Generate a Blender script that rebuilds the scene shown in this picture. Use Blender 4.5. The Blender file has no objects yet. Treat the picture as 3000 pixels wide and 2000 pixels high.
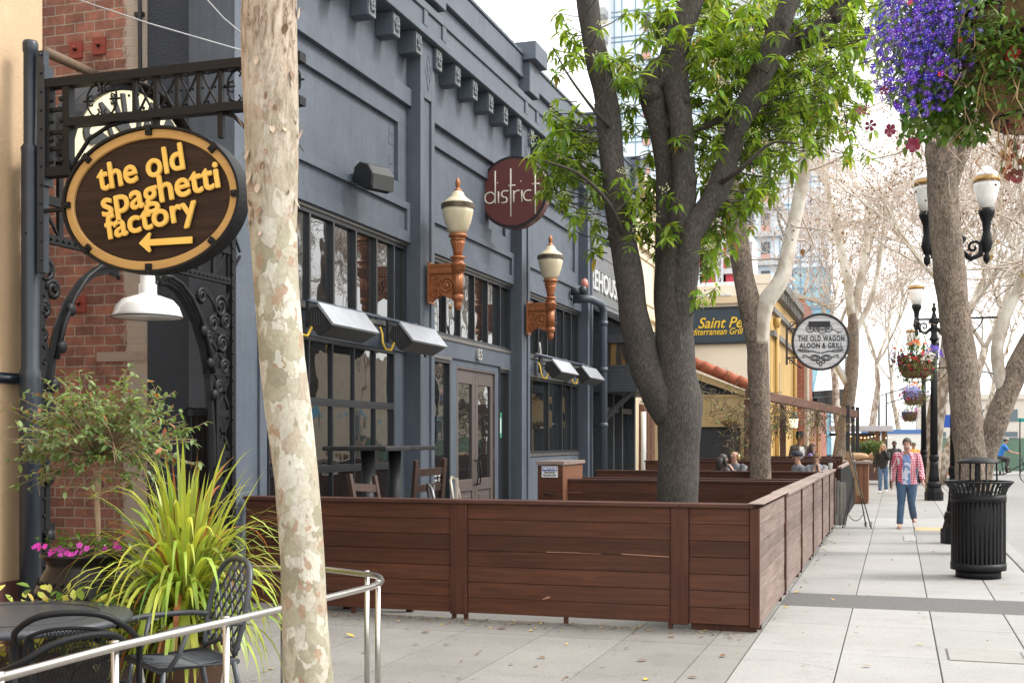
import bpy, bmesh, math, random
from mathutils import Vector, Matrix, Euler, noise as mnoise
SC = bpy.context.scene
COL = SC.collection
R = math.radians
# ------------------------------------------------------------------ camera, sky, sun, exposure
YAW = math.atan(1127 / 3500); FOC = 3500.0; CAMH = 1.7
cam_d = bpy.data.cameras.new('camera'); cam = bpy.data.objects.new('camera', cam_d); COL.objects.link(cam)
cam.location = (0, 0, CAMH); cam.rotation_euler = (R(90), 0, YAW)
cam_d.sensor_width = 36; cam_d.lens = 36 * FOC / 3000; cam_d.shift_y = 285 / 3000
cam_d.clip_start = 0.05; cam_d.clip_end = 3000
SC.camera = cam
SUN_EL, SUN_AZ = 46, 72          # azimuth from +Y towards +X
w = bpy.data.worlds.new('World'); SC.world = w; w.use_nodes = True
nt = w.node_tree; bg = nt.nodes['Background']
sky = nt.nodes.new('ShaderNodeTexSky'); sky.sky_type = 'NISHITA'; sky.sun_disc = False
sky.sun_elevation = R(SUN_EL); sky.sun_rotation = R(SUN_AZ); sky.dust_density = 4; sky.air_density = 1.0
hs = nt.nodes.new('ShaderNodeHueSaturation'); hs.inputs['Saturation'].default_value = 0.12
mixw = nt.nodes.new('ShaderNodeMixRGB'); mixw.inputs[0].default_value = 0.7
mixw.inputs[2].default_value = (9.3, 9.3, 9.3, 1)      # the even white of an overcast cloud layer
nt.links.new(sky.outputs[0], hs.inputs['Color']); nt.links.new(hs.outputs[0], mixw.inputs[1])
nt.links.new(mixw.outputs[0], bg.inputs[0]); bg.inputs[1].default_value = 0.15
sd = bpy.data.lights.new('sun', 'SUN'); sun = bpy.data.objects.new('sun', sd); COL.objects.link(sun)
sd.energy = 1.7; sd.angle = R(17); sd.color = (1, .96, .9)
sun.rotation_euler = Vector((-math.sin(R(SUN_AZ)) * math.cos(R(SUN_EL)), -math.cos(R(SUN_AZ)) * math.cos(R(SUN_EL)), -math.sin(R(SUN_EL)))).to_track_quat('-Z', 'Y').to_euler()
SC.view_settings.view_transform = 'Standard'; SC.view_settings.look = 'None'
SC.view_settings.exposure = 1.0; SC.view_settings.gamma = 1
SC.cycles.max_bounces = 6; SC.cycles.diffuse_bounces = 3; SC.cycles.glossy_bounces = 3; SC.cycles.transmission_bounces = 4
SC.cycles.transparent_max_bounces = 6
# ------------------------------------------------------------------ survey: photo pixel -> point on a known plane
def ray(u, v):
    r = (u - 1500) / FOC; z = -(v - 1285) / FOC
    return Vector((r * math.cos(YAW) - math.sin(YAW), r * math.sin(YAW) + math.cos(YAW), z))
EYE = Vector((0, 0, CAMH))
def PX(u, v, X): d = ray(u, v); return EYE + d * (X / d.x)
def PY(u, v, Y): d = ray(u, v); return EYE + d * (Y / d.y)
def PZ(u, v, Z=0): d = ray(u, v); return EYE + d * ((Z - CAMH) / d.z)
def PD(u, v, t): return EYE + ray(u, v) * t
# ------------------------------------------------------------------ mesh builder
def smooth(pts, n=5):
    pts = [Vector(p) for p in pts]; o = []
    for i in range(len(pts)-1):
        p0, a, b, p3 = pts[max(i-1,0)], pts[i], pts[i+1], pts[min(i+2,len(pts)-1)]
        for k in range(n): t = k/n; o.append(.5*((2*a)+(b-p0)*t+(2*p0-5*a+4*b-p3)*t*t+(3*a-p0-3*b+p3)*t**3))
    return o + [pts[-1]]
class MB:
    def __init__(s): s.v = []; s.f = []; s.sm = []; s.mi = []
    def add(s, vs, fs, smooth=False, mi=0):
        o = len(s.v); s.v.extend([tuple(p) for p in vs])
        for f in fs: s.f.append(tuple(i + o for i in f)); s.sm.append(smooth); s.mi.append(mi)
        return s
    def box(s, x0, x1, y0, y1, z0, z1, mi=0):
        return s.add([(x0,y0,z0),(x1,y0,z0),(x1,y1,z0),(x0,y1,z0),(x0,y0,z1),(x1,y0,z1),(x1,y1,z1),(x0,y1,z1)],
            [(0,3,2,1),(4,5,6,7),(0,1,5,4),(1,2,6,5),(2,3,7,6),(3,0,4,7)], False, mi)
    def obox(s, c, sx, sy, sz, rot=None, mi=0):
        m = (rot if rot is not None else Matrix.Identity(3)); c = Vector(c); vs = []
        for z in (-1, 1):
            for x, y in ((-1,-1),(1,-1),(1,1),(-1,1)): vs.append(c + m @ Vector((x*sx/2, y*sy/2, z*sz/2)))
        return s.add(vs, [(0,3,2,1),(4,5,6,7),(0,1,5,4),(1,2,6,5),(2,3,7,6),(3,0,4,7)], False, mi)
    def bar(s, a, b, wd, th, up=(0,0,1), mi=0):
        a, b = Vector(a), Vector(b); d = b - a; L = d.length; d.normalize(); u = Vector(up)
        if abs(d.dot(u)) > .98: u = Vector((1, 0, 0))
        x = d.cross(u).normalized(); z = x.cross(d).normalized()
        return s.obox((a + b) / 2, wd, L, th, Matrix((x, d, z)).transposed(), mi)
    def tube(s, pts, r, seg=8, cap=True, smooth=True, mi=0, jit=0, closed=False, seed=0):
        pts = [Vector(p) for p in pts]; n = len(pts)
        rs = r if isinstance(r, (list, tuple)) else [r] * n
        vs = []; fs = []; prev = None
        for i in range(n):
            if closed: t = pts[(i+1) % n] - pts[i-1]
            else: t = pts[min(i+1, n-1)] - pts[max(i-1, 0)]
            if t.length < 1e-9: t = Vector((0, 0, 1))
            t.normalize()
            if prev is None:
                a = Vector((0, 0, 1)) if abs(t.z) < .9 else Vector((1, 0, 0))
                x = t.cross(a).normalized()
            else:
                x = prev - t * prev.dot(t)
                if x.length < 1e-6: x = t.orthogonal()
                x.normalize()
            y = t.cross(x); prev = x
            for k in range(seg):
                an = 2 * math.pi * k / seg; dv = x * math.cos(an) + y * math.sin(an)
                rr = rs[i]
                if jit:
                    q = pts[i] + dv * rr
                    rr *= 1 + jit * mnoise.noise(Vector((q.x*5, q.y*5, q.z*2.2 + seed)))
                vs.append(pts[i] + dv * rr)
        m = n if closed else n - 1
        for i in range(m):
            j = (i + 1) % n
            for k in range(seg):
                k2 = (k + 1) % seg
                fs.append((i*seg+k, i*seg+k2, j*seg+k2, j*seg+k))
        if cap and not closed:
            fs.append(tuple(range(seg-1, -1, -1))); fs.append(tuple((n-1)*seg + k for k in range(seg)))
        return s.add(vs, fs, smooth, mi)
    def lathe(s, prof, c=(0,0,0), seg=20, smooth=True, mi=0, flute=0, nfl=0, sx=1, sy=1):
        c = Vector(c); vs = []; fs = []; n = len(prof)
        for (r, z) in prof:
            for k in range(seg):
                a = 2*math.pi*k/seg; rr = r * (1 + (flute * math.cos(nfl * a) if nfl else 0))
                vs.append(c + Vector((rr*math.cos(a)*sx, rr*math.sin(a)*sy, z)))
        for i in range(n-1):
            for k in range(seg):
                k2 = (k+1) % seg; fs.append((i*seg+k, i*seg+k2, (i+1)*seg+k2, (i+1)*seg+k))
        if prof[0][0] > 1e-4: fs.append(tuple(range(seg-1, -1, -1)))
        if prof[-1][0] > 1e-4: fs.append(tuple((n-1)*seg + k for k in range(seg)))
        return s.add(vs, fs, smooth, mi)
    def ball(s, c, rx, ry=None, rz=None, seg=10, rings=6, mi=0, rot=None, jit=0):
        ry = ry or rx; rz = rz or rx; c = Vector(c); vs = []; fs = []
        for i in range(rings+1):
            th = math.pi*i/rings
            for k in range(seg):
                a = 2*math.pi*k/seg; p = Vector((math.sin(th)*math.cos(a), math.sin(th)*math.sin(a), math.cos(th)))
                q = 1 + (jit*mnoise.noise(p*2.3 + c) if jit else 0)
                p = Vector((p.x*rx*q, p.y*ry*q, p.z*rz*q))
                vs.append(c + (rot @ p if rot is not None else p))
        for i in range(rings):
            for k in range(seg):
                k2 = (k+1) % seg; fs.append((i*seg+k, (i+1)*seg+k, (i+1)*seg+k2, i*seg+k2))
        return s.add(vs, fs, True, mi)
    def prism(s, poly, o, ax, ay, depth, smooth=False, mi=0):
        o, ax, ay = Vector(o), Vector(ax), Vector(ay); n = ax.cross(ay).normalized() * depth; k = len(poly)
        a = [o + ax*x + ay*y for x, y in poly]; b = [p + n for p in a]
        return s.add(a + b, [tuple(range(k-1, -1, -1)), tuple(range(k, 2*k))] + [(i, (i+1) % k, (i+1) % k + k, i + k) for i in range(k)], smooth, mi)
    def leaf(s, base, d, L, W, up, curl=.25, mi=0, fold=.12):
        base = Vector(base); d = Vector(d).normalized(); up = Vector(up)
        x = d.cross(up)
        if x.length < 1e-4: x = d.orthogonal()
        x.normalize(); n = x.cross(d).normalized()
        def P(t, sx): return base + d*(L*t) - n*(curl*L*t*t) + x*(sx*W) + n*(abs(sx)*fold*W*2)
        vs = [P(0,0), P(.3,-.42), P(.3,.42), P(.65,-.42), P(.65,.42), P(1,0), P(.3,0), P(.65,0)]
        return s.add(vs, [(0,6,1),(0,2,6),(1,6,7,3),(6,2,4,7),(3,7,5),(7,4,5)], True, mi)
    def blade(s, pts, W, mi=0, up=None):
        pts = [Vector(p) for p in pts]; n = len(pts); vs = []
        for i, p in enumerate(pts):
            t = (pts[min(i+1,n-1)] - pts[max(i-1,0)]).normalized(); x = t.cross(up if up is not None else Vector((0,0,1)))
            if x.length < 1e-3: x = t.orthogonal()
            x.normalize(); q = i/(n-1); ww = W*(.55+.9*q*(1-q)*1.6)*(1-q**5)+.0006
            vs += [p - x*ww/2, p + x*ww/2]
        return s.add(vs, [(2*i, 2*i+1, 2*i+3, 2*i+2) for i in range(n-1)], True, mi)
    def build(s, name, mat, parent=None, world=False, bevel=0, seg=2):
        me = bpy.data.meshes.new(name)
        vs = s.v
        if world and parent is not None:
            q = parent; off = Vector(q.location)
            if q.parent: off = off + q.parent.location
            vs = [(x-off.x, y-off.y, z-off.z) for x, y, z in vs]
        me.from_pydata(vs, [], s.f)
        for m in (mat if isinstance(mat, (list, tuple)) else [mat]): me.materials.append(m)
        me.polygons.foreach_set('use_smooth', s.sm); me.polygons.foreach_set('material_index', s.mi)
        me.update()
        o = bpy.data.objects.new(name, me); COL.objects.link(o)
        if parent is not None: o.parent = parent
        if bevel:
            b = o.modifiers.new('bevel', 'BEVEL'); b.width = bevel; b.segments = seg; b.limit_method = 'ANGLE'; b.angle_limit = R(40)
        return o
def tag(o, label, cat, group=None):
    o['label'] = label; o['category'] = cat
    if group: o['group'] = group
    return o
def thing(name, label, cat, loc=(0,0,0), rz=0, group=None):
    o = bpy.data.objects.new(name, None); COL.objects.link(o); o.location = loc; o.rotation_euler = (0, 0, rz)
    o.empty_display_size = .1
    return tag(o, label, cat, group)
def struct(o, kind='structure'): o['kind'] = kind; return o
def dup(root, loc, rz=0, label=None, group=None, scale=1):
    r = root.copy(); COL.objects.link(r); r.location = loc; r.rotation_euler = (0, 0, rz); r.scale = (scale,)*3
    if label: r['label'] = label
    if group: r['group'] = group
    for ch in list(root.children):
        c = ch.copy(); COL.objects.link(c); c.parent = r
        for g in list(ch.children):
            d = g.copy(); COL.objects.link(d); d.parent = c
    return r
def boldtext(name, body, size, mat, parent, loc, rot, wd, ht, w=.006, ext=.008, **kw):
    o = text(name, body, size, mat, parent, loc, rot, ext, 0, **kw); me = o.data
    xs = [v.co.x for v in me.vertices]; ys = [v.co.y for v in me.vertices]; cx, cy = (max(xs)+min(xs))/2, (max(ys)+min(ys))/2; sx, sy = (wd-2*w)/(max(xs)-min(xs)), (ht-2*w)/(max(ys)-min(ys))
    V = [((v.co.x-cx)*sx, (v.co.y-cy)*sy, v.co.z) for v in me.vertices]; F_ = [tuple(p.vertices) for p in me.polygons]; mb = MB()
    for k in range(8): a = k*math.pi/4; mb.add([(x+w*math.cos(a), y+w*math.sin(a), z-.0007*k) for x, y, z in V], F_)
    bpy.data.objects.remove(o); o = mb.build(name, mat, parent); o.location = loc; o.rotation_euler = rot; return o
def text(name, body, size, mat, parent, loc, rot, ext=.006, off=0, align='CENTER', sx=1, shear=0, spacing=1, bev=0):
    cu = bpy.data.curves.new(name, 'FONT'); cu.body = body; cu.size = size; cu.extrude = ext; cu.offset = off
    cu.align_x = align; cu.align_y = 'CENTER'; cu.resolution_u = 4; cu.shear = shear; cu.space_character = spacing; cu.bevel_depth = bev
    t = bpy.data.objects.new(name, cu); COL.objects.link(t)
    me = bpy.data.meshes.new_from_object(t.evaluated_get(bpy.context.evaluated_depsgraph_get()))
    bpy.data.objects.remove(t)
    me.materials.clear(); me.materials.append(mat)
    o = bpy.data.objects.new(name, me); COL.objects.link(o); o.parent = parent
    o.location = loc; o.rotation_euler = rot; o.scale = (sx, 1, 1)
    return o
# ------------------------------------------------------------------ materials
def base(name):
    m = bpy.data.materials.new(name); m.use_nodes = True; t = m.node_tree
    return m, t, t.nodes['Principled BSDF']
def N(t, typ, **kw):
    n = t.nodes.new(typ)
    for k, v in kw.items(): setattr(n, k, v)
    return n
def coords(t, stretch=(1,1,1), co='Object'):
    tc = N(t, 'ShaderNodeTexCoord'); mp = N(t, 'ShaderNodeMapping'); mp.inputs['Scale'].default_value = stretch
    t.links.new(tc.outputs[co], mp.inputs[0]); return mp.outputs[0]
def noise(t, vec, scale, detail=6, rough=.6, dist=0):
    n = N(t, 'ShaderNodeTexNoise'); n.inputs['Scale'].default_value = scale; n.inputs['Detail'].default_value = detail
    n.inputs['Roughness'].default_value = rough; n.inputs['Distortion'].default_value = dist
    t.links.new(vec, n.inputs['Vector']); return n.outputs['Fac']
def ramp(t, fac, stops, interp='LINEAR'):
    r = N(t, 'ShaderNodeValToRGB'); cr = r.color_ramp; cr.interpolation = interp
    while len(cr.elements) < len(stops): cr.elements.new(.5)
    for e, (p, c) in zip(cr.elements, stops): e.position = p; e.color = (*c, 1) if len(c) == 3 else c
    t.links.new(fac, r.inputs[0]); return r.outputs[0]
def mixc(t, fac, a, b, mode='MIX'):
    m = N(t, 'ShaderNodeMixRGB', blend_type=mode)
    for i, x in enumerate((fac, a, b)):
        if isinstance(x, (int, float)): m.inputs[i].default_value = x
        elif isinstance(x, tuple): m.inputs[i].default_value = (*x, 1)
        else: t.links.new(x, m.inputs[i])
    return m.outputs[0]
def bumpn(t, b, h, strength, dist=.01):
    n = N(t, 'ShaderNodeBump'); n.inputs['Strength'].default_value = strength; n.inputs['Distance'].default_value = dist
    t.links.new(h, n.inputs['Height']); t.links.new(n.outputs[0], b.inputs['Normal'])
def island(t, col, amt, hue=0):
    g = N(t, 'ShaderNodeNewGeometry'); mr = N(t, 'ShaderNodeMapRange'); mr.inputs[3].default_value = 1-amt; mr.inputs[4].default_value = 1+amt
    t.links.new(g.outputs['Random Per Island'], mr.inputs[0])
    h = N(t, 'ShaderNodeHueSaturation'); t.links.new(mr.outputs[0], h.inputs['Value']); t.links.new(col, h.inputs['Color'])
    if hue:
        m2 = N(t, 'ShaderNodeMapRange'); m2.inputs[3].default_value = .5-hue; m2.inputs[4].default_value = .5+hue
        ml = N(t, 'ShaderNodeMath', operation='FRACT'); mm = N(t, 'ShaderNodeMath', operation='MULTIPLY'); mm.inputs[1].default_value = 7.31
        t.links.new(g.outputs['Random Per Island'], mm.inputs[0]); t.links.new(mm.outputs[0], ml.inputs[0]); t.links.new(ml.outputs[0], m2.inputs[0])
        t.links.new(m2.outputs[0], h.inputs['Hue'])
    return h.outputs[0]
def nmat(name, c1, c2=None, scale=6, stretch=(1,1,1), rough=.6, metal=0, bump=0, bscale=60, bdist=.01, detail=6, isl=0, hue=0, lo=.3, hi=.7, spec=.5, rvar=0, dirt=None, dist=0, coat=0):
    m, t, b = base(name); vec = coords(t, stretch)
    c2 = c2 or tuple(x*.8 for x in c1)
    f = noise(t, vec, scale, detail, dist=dist); col = ramp(t, f, [(lo, c1), (hi, c2)])
    if dirt:
        f2 = noise(t, vec, dirt[0], 8, .7); col = mixc(t, ramp(t, f2, [(dirt[2], (0,0,0)), (dirt[2]+.15, (1,1,1))]), col, dirt[1])
    if isl or hue: col = island(t, col, isl, hue)
    t.links.new(col, b.inputs['Base Color']); b.inputs['Roughness'].default_value = rough; b.inputs['Metallic'].default_value = metal
    b.inputs['Specular IOR Level'].default_value = spec; b.inputs['Coat Weight'].default_value = coat
    if rvar: t.links.new(ramp(t, f, [(.3, (rough-rvar,)*3), (.7, (rough+rvar,)*3)]), b.inputs['Roughness'])
    if bump: bumpn(t, b, noise(t, vec, bscale, 4), bump, bdist)
    return m
def leafmat(name, c1, c2, trans=.35, isl=.3, hue=.02, rough=.4):
    m, t, b = base(name); vec = coords(t); f = noise(t, vec, 2.2, 2)
    col = island(t, ramp(t, f, [(.35, c1), (.65, c2)]), isl, hue)
    t.links.new(col, b.inputs['Base Color']); b.inputs['Roughness'].default_value = rough
    tr = N(t, 'ShaderNodeBsdfTranslucent'); t.links.new(mixc(t, 1, col, (1.35, 1.25, .55), 'MULTIPLY'), tr.inputs[0])
    mx = N(t, 'ShaderNodeMixShader'); mx.inputs[0].default_value = trans
    t.links.new(b.outputs[0], mx.inputs[1]); t.links.new(tr.outputs[0], mx.inputs[2])
    t.links.new(mx.outputs[0], t.nodes['Material Output'].inputs[0]); return m
def glassmat(name, col=(.012,.014,.016), spec=.5, ior=2.5, wav=.02):
    m, t, b = base(name); b.inputs['Base Color'].default_value = (*col, 1); b.inputs['Roughness'].default_value = .015
    b.inputs['IOR'].default_value = ior; b.inputs['Specular IOR Level'].default_value = spec
    if wav: bumpn(t, b, noise(t, coords(t), 1.3, 2), wav, .3)
    return m
def brickmat(name, c1, c2, mortar, bw=.24, bh=.085, axis='Y', var=.5):
    # brick texture laid on the wall plane: axis 'Y' = wall facing along Y (uses x,z), 'X' uses y,z
    m, t, b = base(name); tc = N(t, 'ShaderNodeTexCoord'); sp = N(t, 'ShaderNodeSeparateXYZ'); cb = N(t, 'ShaderNodeCombineXYZ')
    t.links.new(tc.outputs['Object'], sp.inputs[0]); t.links.new(sp.outputs['X' if axis == 'Y' else 'Y'], cb.inputs[0]); t.links.new(sp.outputs['Z'], cb.inputs[1])
    wob = N(t, 'ShaderNodeTexNoise'); wob.inputs['Scale'].default_value = 7; t.links.new(cb.outputs[0], wob.inputs['Vector'])
    vm = N(t, 'ShaderNodeVectorMath', operation='MULTIPLY_ADD'); vm.inputs[1].default_value = (.02,.016,0); t.links.new(wob.outputs['Color'], vm.inputs[0]); t.links.new(cb.outputs[0], vm.inputs[2])
    br = N(t, 'ShaderNodeTexBrick'); br.inputs['Scale'].default_value = 1; br.inputs['Brick Width'].default_value = bw; br.inputs['Row Height'].default_value = bh
    br.inputs['Mortar Size'].default_value = .008; br.inputs['Mortar Smooth'].default_value = .3; br.inputs['Bias'].default_value = 0
    br.inputs['Color1'].default_value = (*c1,1); br.inputs['Color2'].default_value = (*c2,1); br.inputs['Mortar'].default_value = (*mortar,1)
    t.links.new(vm.outputs[0], br.inputs['Vector'])
    f = noise(t, vm.outputs[0], 3.5, 8, .7); f3 = noise(t, vm.outputs[0], 30, 4)
    c = mixc(t, var, br.outputs['Color'], ramp(t, f, [(.3,(.32,.3,.3)),(.5,(.85,.85,.85)),(.72,(1.5,1.35,1.25))]), 'MULTIPLY')
    c = mixc(t, .35, c, ramp(t, f3, [(.3,(.6,.6,.6)),(.7,(1.3,1.3,1.3))]), 'MULTIPLY')
    t.links.new(c, b.inputs['Base Color']); b.inputs['Roughness'].default_value = .9
    h = mixc(t, .25, ramp(t, br.outputs['Fac'], [(0,(1,1,1)),(1,(0,0,0))]), f3)
    bumpn(t, b, h, .8, .012); return m
def stucco(name, c1, c2, bs=.5, bscale=130, streak=None):
    m, t, b = base(name); vec = coords(t); f = noise(t, vec, 1.1, 7, .65); col = ramp(t, f, [(.3, c1), (.7, c2)])
    if streak:
        f2 = noise(t, coords(t, (6, 6, .35)), 1.4, 6, .7); col = mixc(t, ramp(t, f2, [(.48,(0,0,0)),(.72,(.42,.42,.42))]), col, streak)
    dn = noise(t, coords(t, (2.5,2.5,1.2)), 2.6, 9, .75); col = mixc(t, ramp(t, dn, [(.58,(0,)*3),(.75,(.35,)*3)]), col, tuple(min(1,x*1.6+.01) for x in c2))
    t.links.new(col, b.inputs['Base Color']); b.inputs['Roughness'].default_value = .62
    bumpn(t, b, noise(t, vec, bscale*.6, 5, .75), bs, .012); return m
def woodmat(name, axis, c1, c2, gray=None, isl=.22, rough=.55):
    m, t, b = base(name); st = {'X': (.5, 9, 9), 'Y': (9, .5, 9), 'Z': (9, 9, .5)}[axis]
    vec = coords(t, st); f = noise(t, vec, 3.0, 8, .65, .6); f2 = noise(t, coords(t), 1.3, 5, .6)
    col = ramp(t, f, [(.36, c1), (.64, c2)])
    col = mixc(t, ramp(t, f2, [(.35,(.0,)*3),(.75,(.7,)*3)]), col, gray or tuple(x*.6 for x in c1))
    vo = N(t, 'ShaderNodeTexVoronoi'); vo.inputs['Scale'].default_value = 2.2; t.links.new(coords(t, tuple(1 if s == .5 else 3 for s in st)), vo.inputs['Vector'])
    col = mixc(t, ramp(t, vo.outputs['Distance'], [(.0,(.75,)*3),(.06,(0,)*3)]), col, tuple(x*.35 for x in c1))
    col = island(t, col, isl); t.links.new(col, b.inputs['Base Color']); b.inputs['Roughness'].default_value = rough; b.inputs['Specular IOR Level'].default_value = .22
    bumpn(t, b, noise(t, vec, 9, 6, .7), .25, .004); return m
def barkpatch(name):
    # smooth plane-tree bark: cream, olive and tan flakes, rough brown plates high up
    m, t, b = base(name); vec = coords(t, (1, 1, .72))
    def cells(sc, dw):
        nz = N(t, 'ShaderNodeTexNoise'); nz.inputs['Scale'].default_value = sc*.9; nz.inputs['Detail'].default_value = 4; t.links.new(vec, nz.inputs['Vector'])
        ds = N(t, 'ShaderNodeVectorMath', operation='MULTIPLY_ADD'); ds.inputs[1].default_value = (dw,)*3; t.links.new(nz.outputs['Color'], ds.inputs[0]); t.links.new(vec, ds.inputs[2])
        vo = N(t, 'ShaderNodeTexVoronoi'); vo.inputs['Scale'].default_value = sc; t.links.new(ds.outputs[0], vo.inputs['Vector']); sx = N(t, 'ShaderNodeSeparateXYZ'); t.links.new(vo.outputs['Color'], sx.inputs[0])
        ve = N(t, 'ShaderNodeTexVoronoi', feature='DISTANCE_TO_EDGE'); ve.inputs['Scale'].default_value = sc; t.links.new(ds.outputs[0], ve.inputs['Vector'])
        return sx.outputs['X'], sx.outputs['Y'], ve.outputs['Distance']
    ca, cb, ce = cells(13, .12); da, db, de = cells(30, .06); ff = noise(t, vec, 60, 6, .7); fa = noise(t, vec, 5, 4)
    col = ramp(t, ca, [(0,(.47,.44,.37)),(.22,(.40,.37,.29)),(.42,(.53,.51,.44)),(.56,(.345,.32,.235)),(.72,(.39,.335,.26)),(.84,(.275,.255,.18)),(.93,(.45,.43,.34))], 'CONSTANT')
    col = mixc(t, ramp(t, db, [(0,(0,)*3),(.78,(.85,)*3)], 'CONSTANT'), col, ramp(t, da, [(0,(.33,.22,.145)),(.35,(.55,.53,.46)),(.7,(.29,.27,.19))], 'CONSTANT'))
    col = mixc(t, ramp(t, ce, [(0,(.45,)*3),(.03,(0,)*3)]), col, (.2,.15,.1))
    col = mixc(t, .6, col, ramp(t, ff, [(.3,(.58,.56,.52)),(.7,(1.12,1.12,1.12))]), 'MULTIPLY'); col = mixc(t, .5, col, ramp(t, fa, [(.3,(.72,.72,.66)),(.7,(1.15,1.13,1.1))]), 'MULTIPLY')
    fa = mixc(t, .5, ca, da)
    sp = N(t, 'ShaderNodeSeparateXYZ'); tc = N(t, 'ShaderNodeTexCoord'); t.links.new(tc.outputs['Object'], sp.inputs[0])
    ad = N(t, 'ShaderNodeMath', operation='MULTIPLY_ADD'); ad.inputs[1].default_value = 1.6; t.links.new(noise(t, vec, 4, 4), ad.inputs[0]); t.links.new(sp.outputs['Z'], ad.inputs[2])
    hi = ramp(t, ad.outputs[0], [(0,(0,)*3),(1,(1,)*3)])
    mr = N(t, 'ShaderNodeMapRange'); mr.inputs[1].default_value = 3.3; mr.inputs[2].default_value = 4.3; t.links.new(ad.outputs[0], mr.inputs[0])
    rough_c = ramp(t, noise(t, coords(t, (1.6,1.6,.4)), 13, 9, .75, 1.5), [(.36,(.05,.033,.022)),(.44,(.2,.14,.095)),(.5,(.33,.255,.19)),(.62,(.45,.37,.295))])
    col = mixc(t, mr.outputs[0], col, rough_c)
    t.links.new(col, b.inputs['Base Color']); b.inputs['Roughness'].default_value = .75
    bumpn(t, b, mixc(t, .35, fa, noise(t, vec, 45, 6, .7)), .55, .012); return m
def barkrough(name, c0, c1, c2, scale=9, st=(1,1,.35), bs=.9, bd=.03, crack=.85):
    m, t, b = base(name); vec = coords(t, st)
    vo = N(t, 'ShaderNodeTexVoronoi', feature='DISTANCE_TO_EDGE'); vo.inputs['Scale'].default_value = scale
    ds = N(t, 'ShaderNodeVectorMath', operation='MULTIPLY_ADD'); nz = N(t, 'ShaderNodeTexNoise'); nz.inputs['Scale'].default_value = scale*.7; nz.inputs['Detail'].default_value = 4
    t.links.new(vec, nz.inputs['Vector']); ds.inputs[1].default_value = (.5,.5,.5); t.links.new(nz.outputs['Color'], ds.inputs[0]); t.links.new(vec, ds.inputs[2]); t.links.new(ds.outputs[0], vo.inputs['Vector'])
    f = noise(t, vec, scale*2.2, 8, .7); g = noise(t, coords(t, (1,1,.6)), 4.5, 7, .7)
    col = ramp(t, f, [(.28, c0), (.5, c1), (.72, c2)])
    col = mixc(t, ramp(t, vo.outputs['Distance'], [(0,(crack,)*3),(.05,(0,)*3)]), col, tuple(x*.5 for x in c0))
    vf = N(t, 'ShaderNodeTexVoronoi'); vf.inputs['Scale'].default_value = scale*.6; t.links.new(ds.outputs[0], vf.inputs['Vector']); sx = N(t, 'ShaderNodeSeparateXYZ'); t.links.new(vf.outputs['Color'], sx.inputs[0])
    col = mixc(t, crack, col, ramp(t, sx.outputs['X'], [(.05,(.45,.42,.4)),(.5,(1,1,1)),(.95,(1.5,1.45,1.4))]), 'MULTIPLY')
    col = mixc(t, .5, col, ramp(t, g, [(.32,(.5,.5,.5)),(.5,(.95,.95,.93)),(.68,(1.45,1.38,1.28))]), 'MULTIPLY')
    t.links.new(col, b.inputs['Base Color']); b.inputs['Roughness'].default_value = .9
    bumpn(t, b, mixc(t, .4, mixc(t, .4, ramp(t, vo.outputs['Distance'], [(0,(0,)*3),(.12,(1,)*3)]), sx.outputs['X']), f), bs, bd); return m
MT = {}
MT['blue'] = stucco('blue_stucco', (.062,.078,.102), (.096,.115,.142), .75, 80, (.034,.043,.057))
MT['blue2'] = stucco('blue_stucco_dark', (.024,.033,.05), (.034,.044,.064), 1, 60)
MT['bluesmooth'] = nmat('blue_paint', (.055,.07,.092), (.068,.084,.108), rough=.45, bump=.05)
MT['beige'] = stucco('beige_stucco', (.42,.285,.16), (.47,.33,.2), .5, 60)
MT['plinth'] = stucco('oxblood_plinth', (.09,.032,.025), (.11,.04,.03), .4, 60)
MT['brick'] = brickmat('old_red_brick', (.40,.18,.13), (.23,.105,.08), (.42,.36,.30), .25, .108, var=.8)
MT['brickX'] = brickmat('far_red_brick', (.42,.13,.09), (.34,.1,.07), (.5,.42,.36), axis='X')
MT['iron'] = nmat('black_iron', (.006,.0065,.0075), (.01,.0105,.012), scale=20, rough=.5, bump=.12, bscale=50, spec=.25)
MT['navyiron'] = nmat('navy_iron', (.013,.02,.03), (.02,.028,.04), scale=9, rough=.35, bump=.08, bscale=40)
MT['redplate'] = nmat('red_plate', (.32,.06,.04), (.26,.05,.035), rough=.6)
MT['winframe'] = nmat('window_frame', (.018,.021,.025), (.026,.03,.035), rough=.4)
MT['winmetal'] = nmat('window_metal', (.16,.155,.145), (.2,.19,.18), rough=.4, metal=.6)
MT['glass'] = glassmat('window_glass')
MT['doorwood'] = nmat('door_brown', (.085,.067,.062), (.105,.084,.077), stretch=(8,8,1), scale=3, rough=.5, bump=.05)
MT['copper'] = nmat('copper_paint', (.42,.155,.06), (.29,.1,.038), scale=14, rough=.42, metal=.35, bump=.15, bscale=45)
MT['globe'] = nmat('cream_globe', (.74,.66,.47), (.64,.54,.36), scale=5, rough=.25, bump=.03)
MT['globewhite'] = nmat('white_globe', (.85,.84,.8), (.78,.77,.74), scale=4, rough=.2)
MT['brass'] = nmat('brass_band', (.45,.28,.1), (.35,.2,.07), rough=.35, metal=.7)
MT['woodX'] = woodmat('patio_wood_x', 'X', (.056,.02,.012), (.108,.041,.021), (.06,.03,.022), .24)
MT['woodY'] = woodmat('patio_wood_y', 'Y', (.15,.105,.09), (.27,.205,.178), (.13,.096,.083), .18)
MT['woodcap'] = woodmat('patio_cap', 'Y', (.26,.19,.165), (.36,.28,.24), (.2,.15,.13), .1)
MT['woodcapX'] = woodmat('patio_capx', 'X', (.06,.026,.019), (.1,.045,.033), None, .1)
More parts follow.
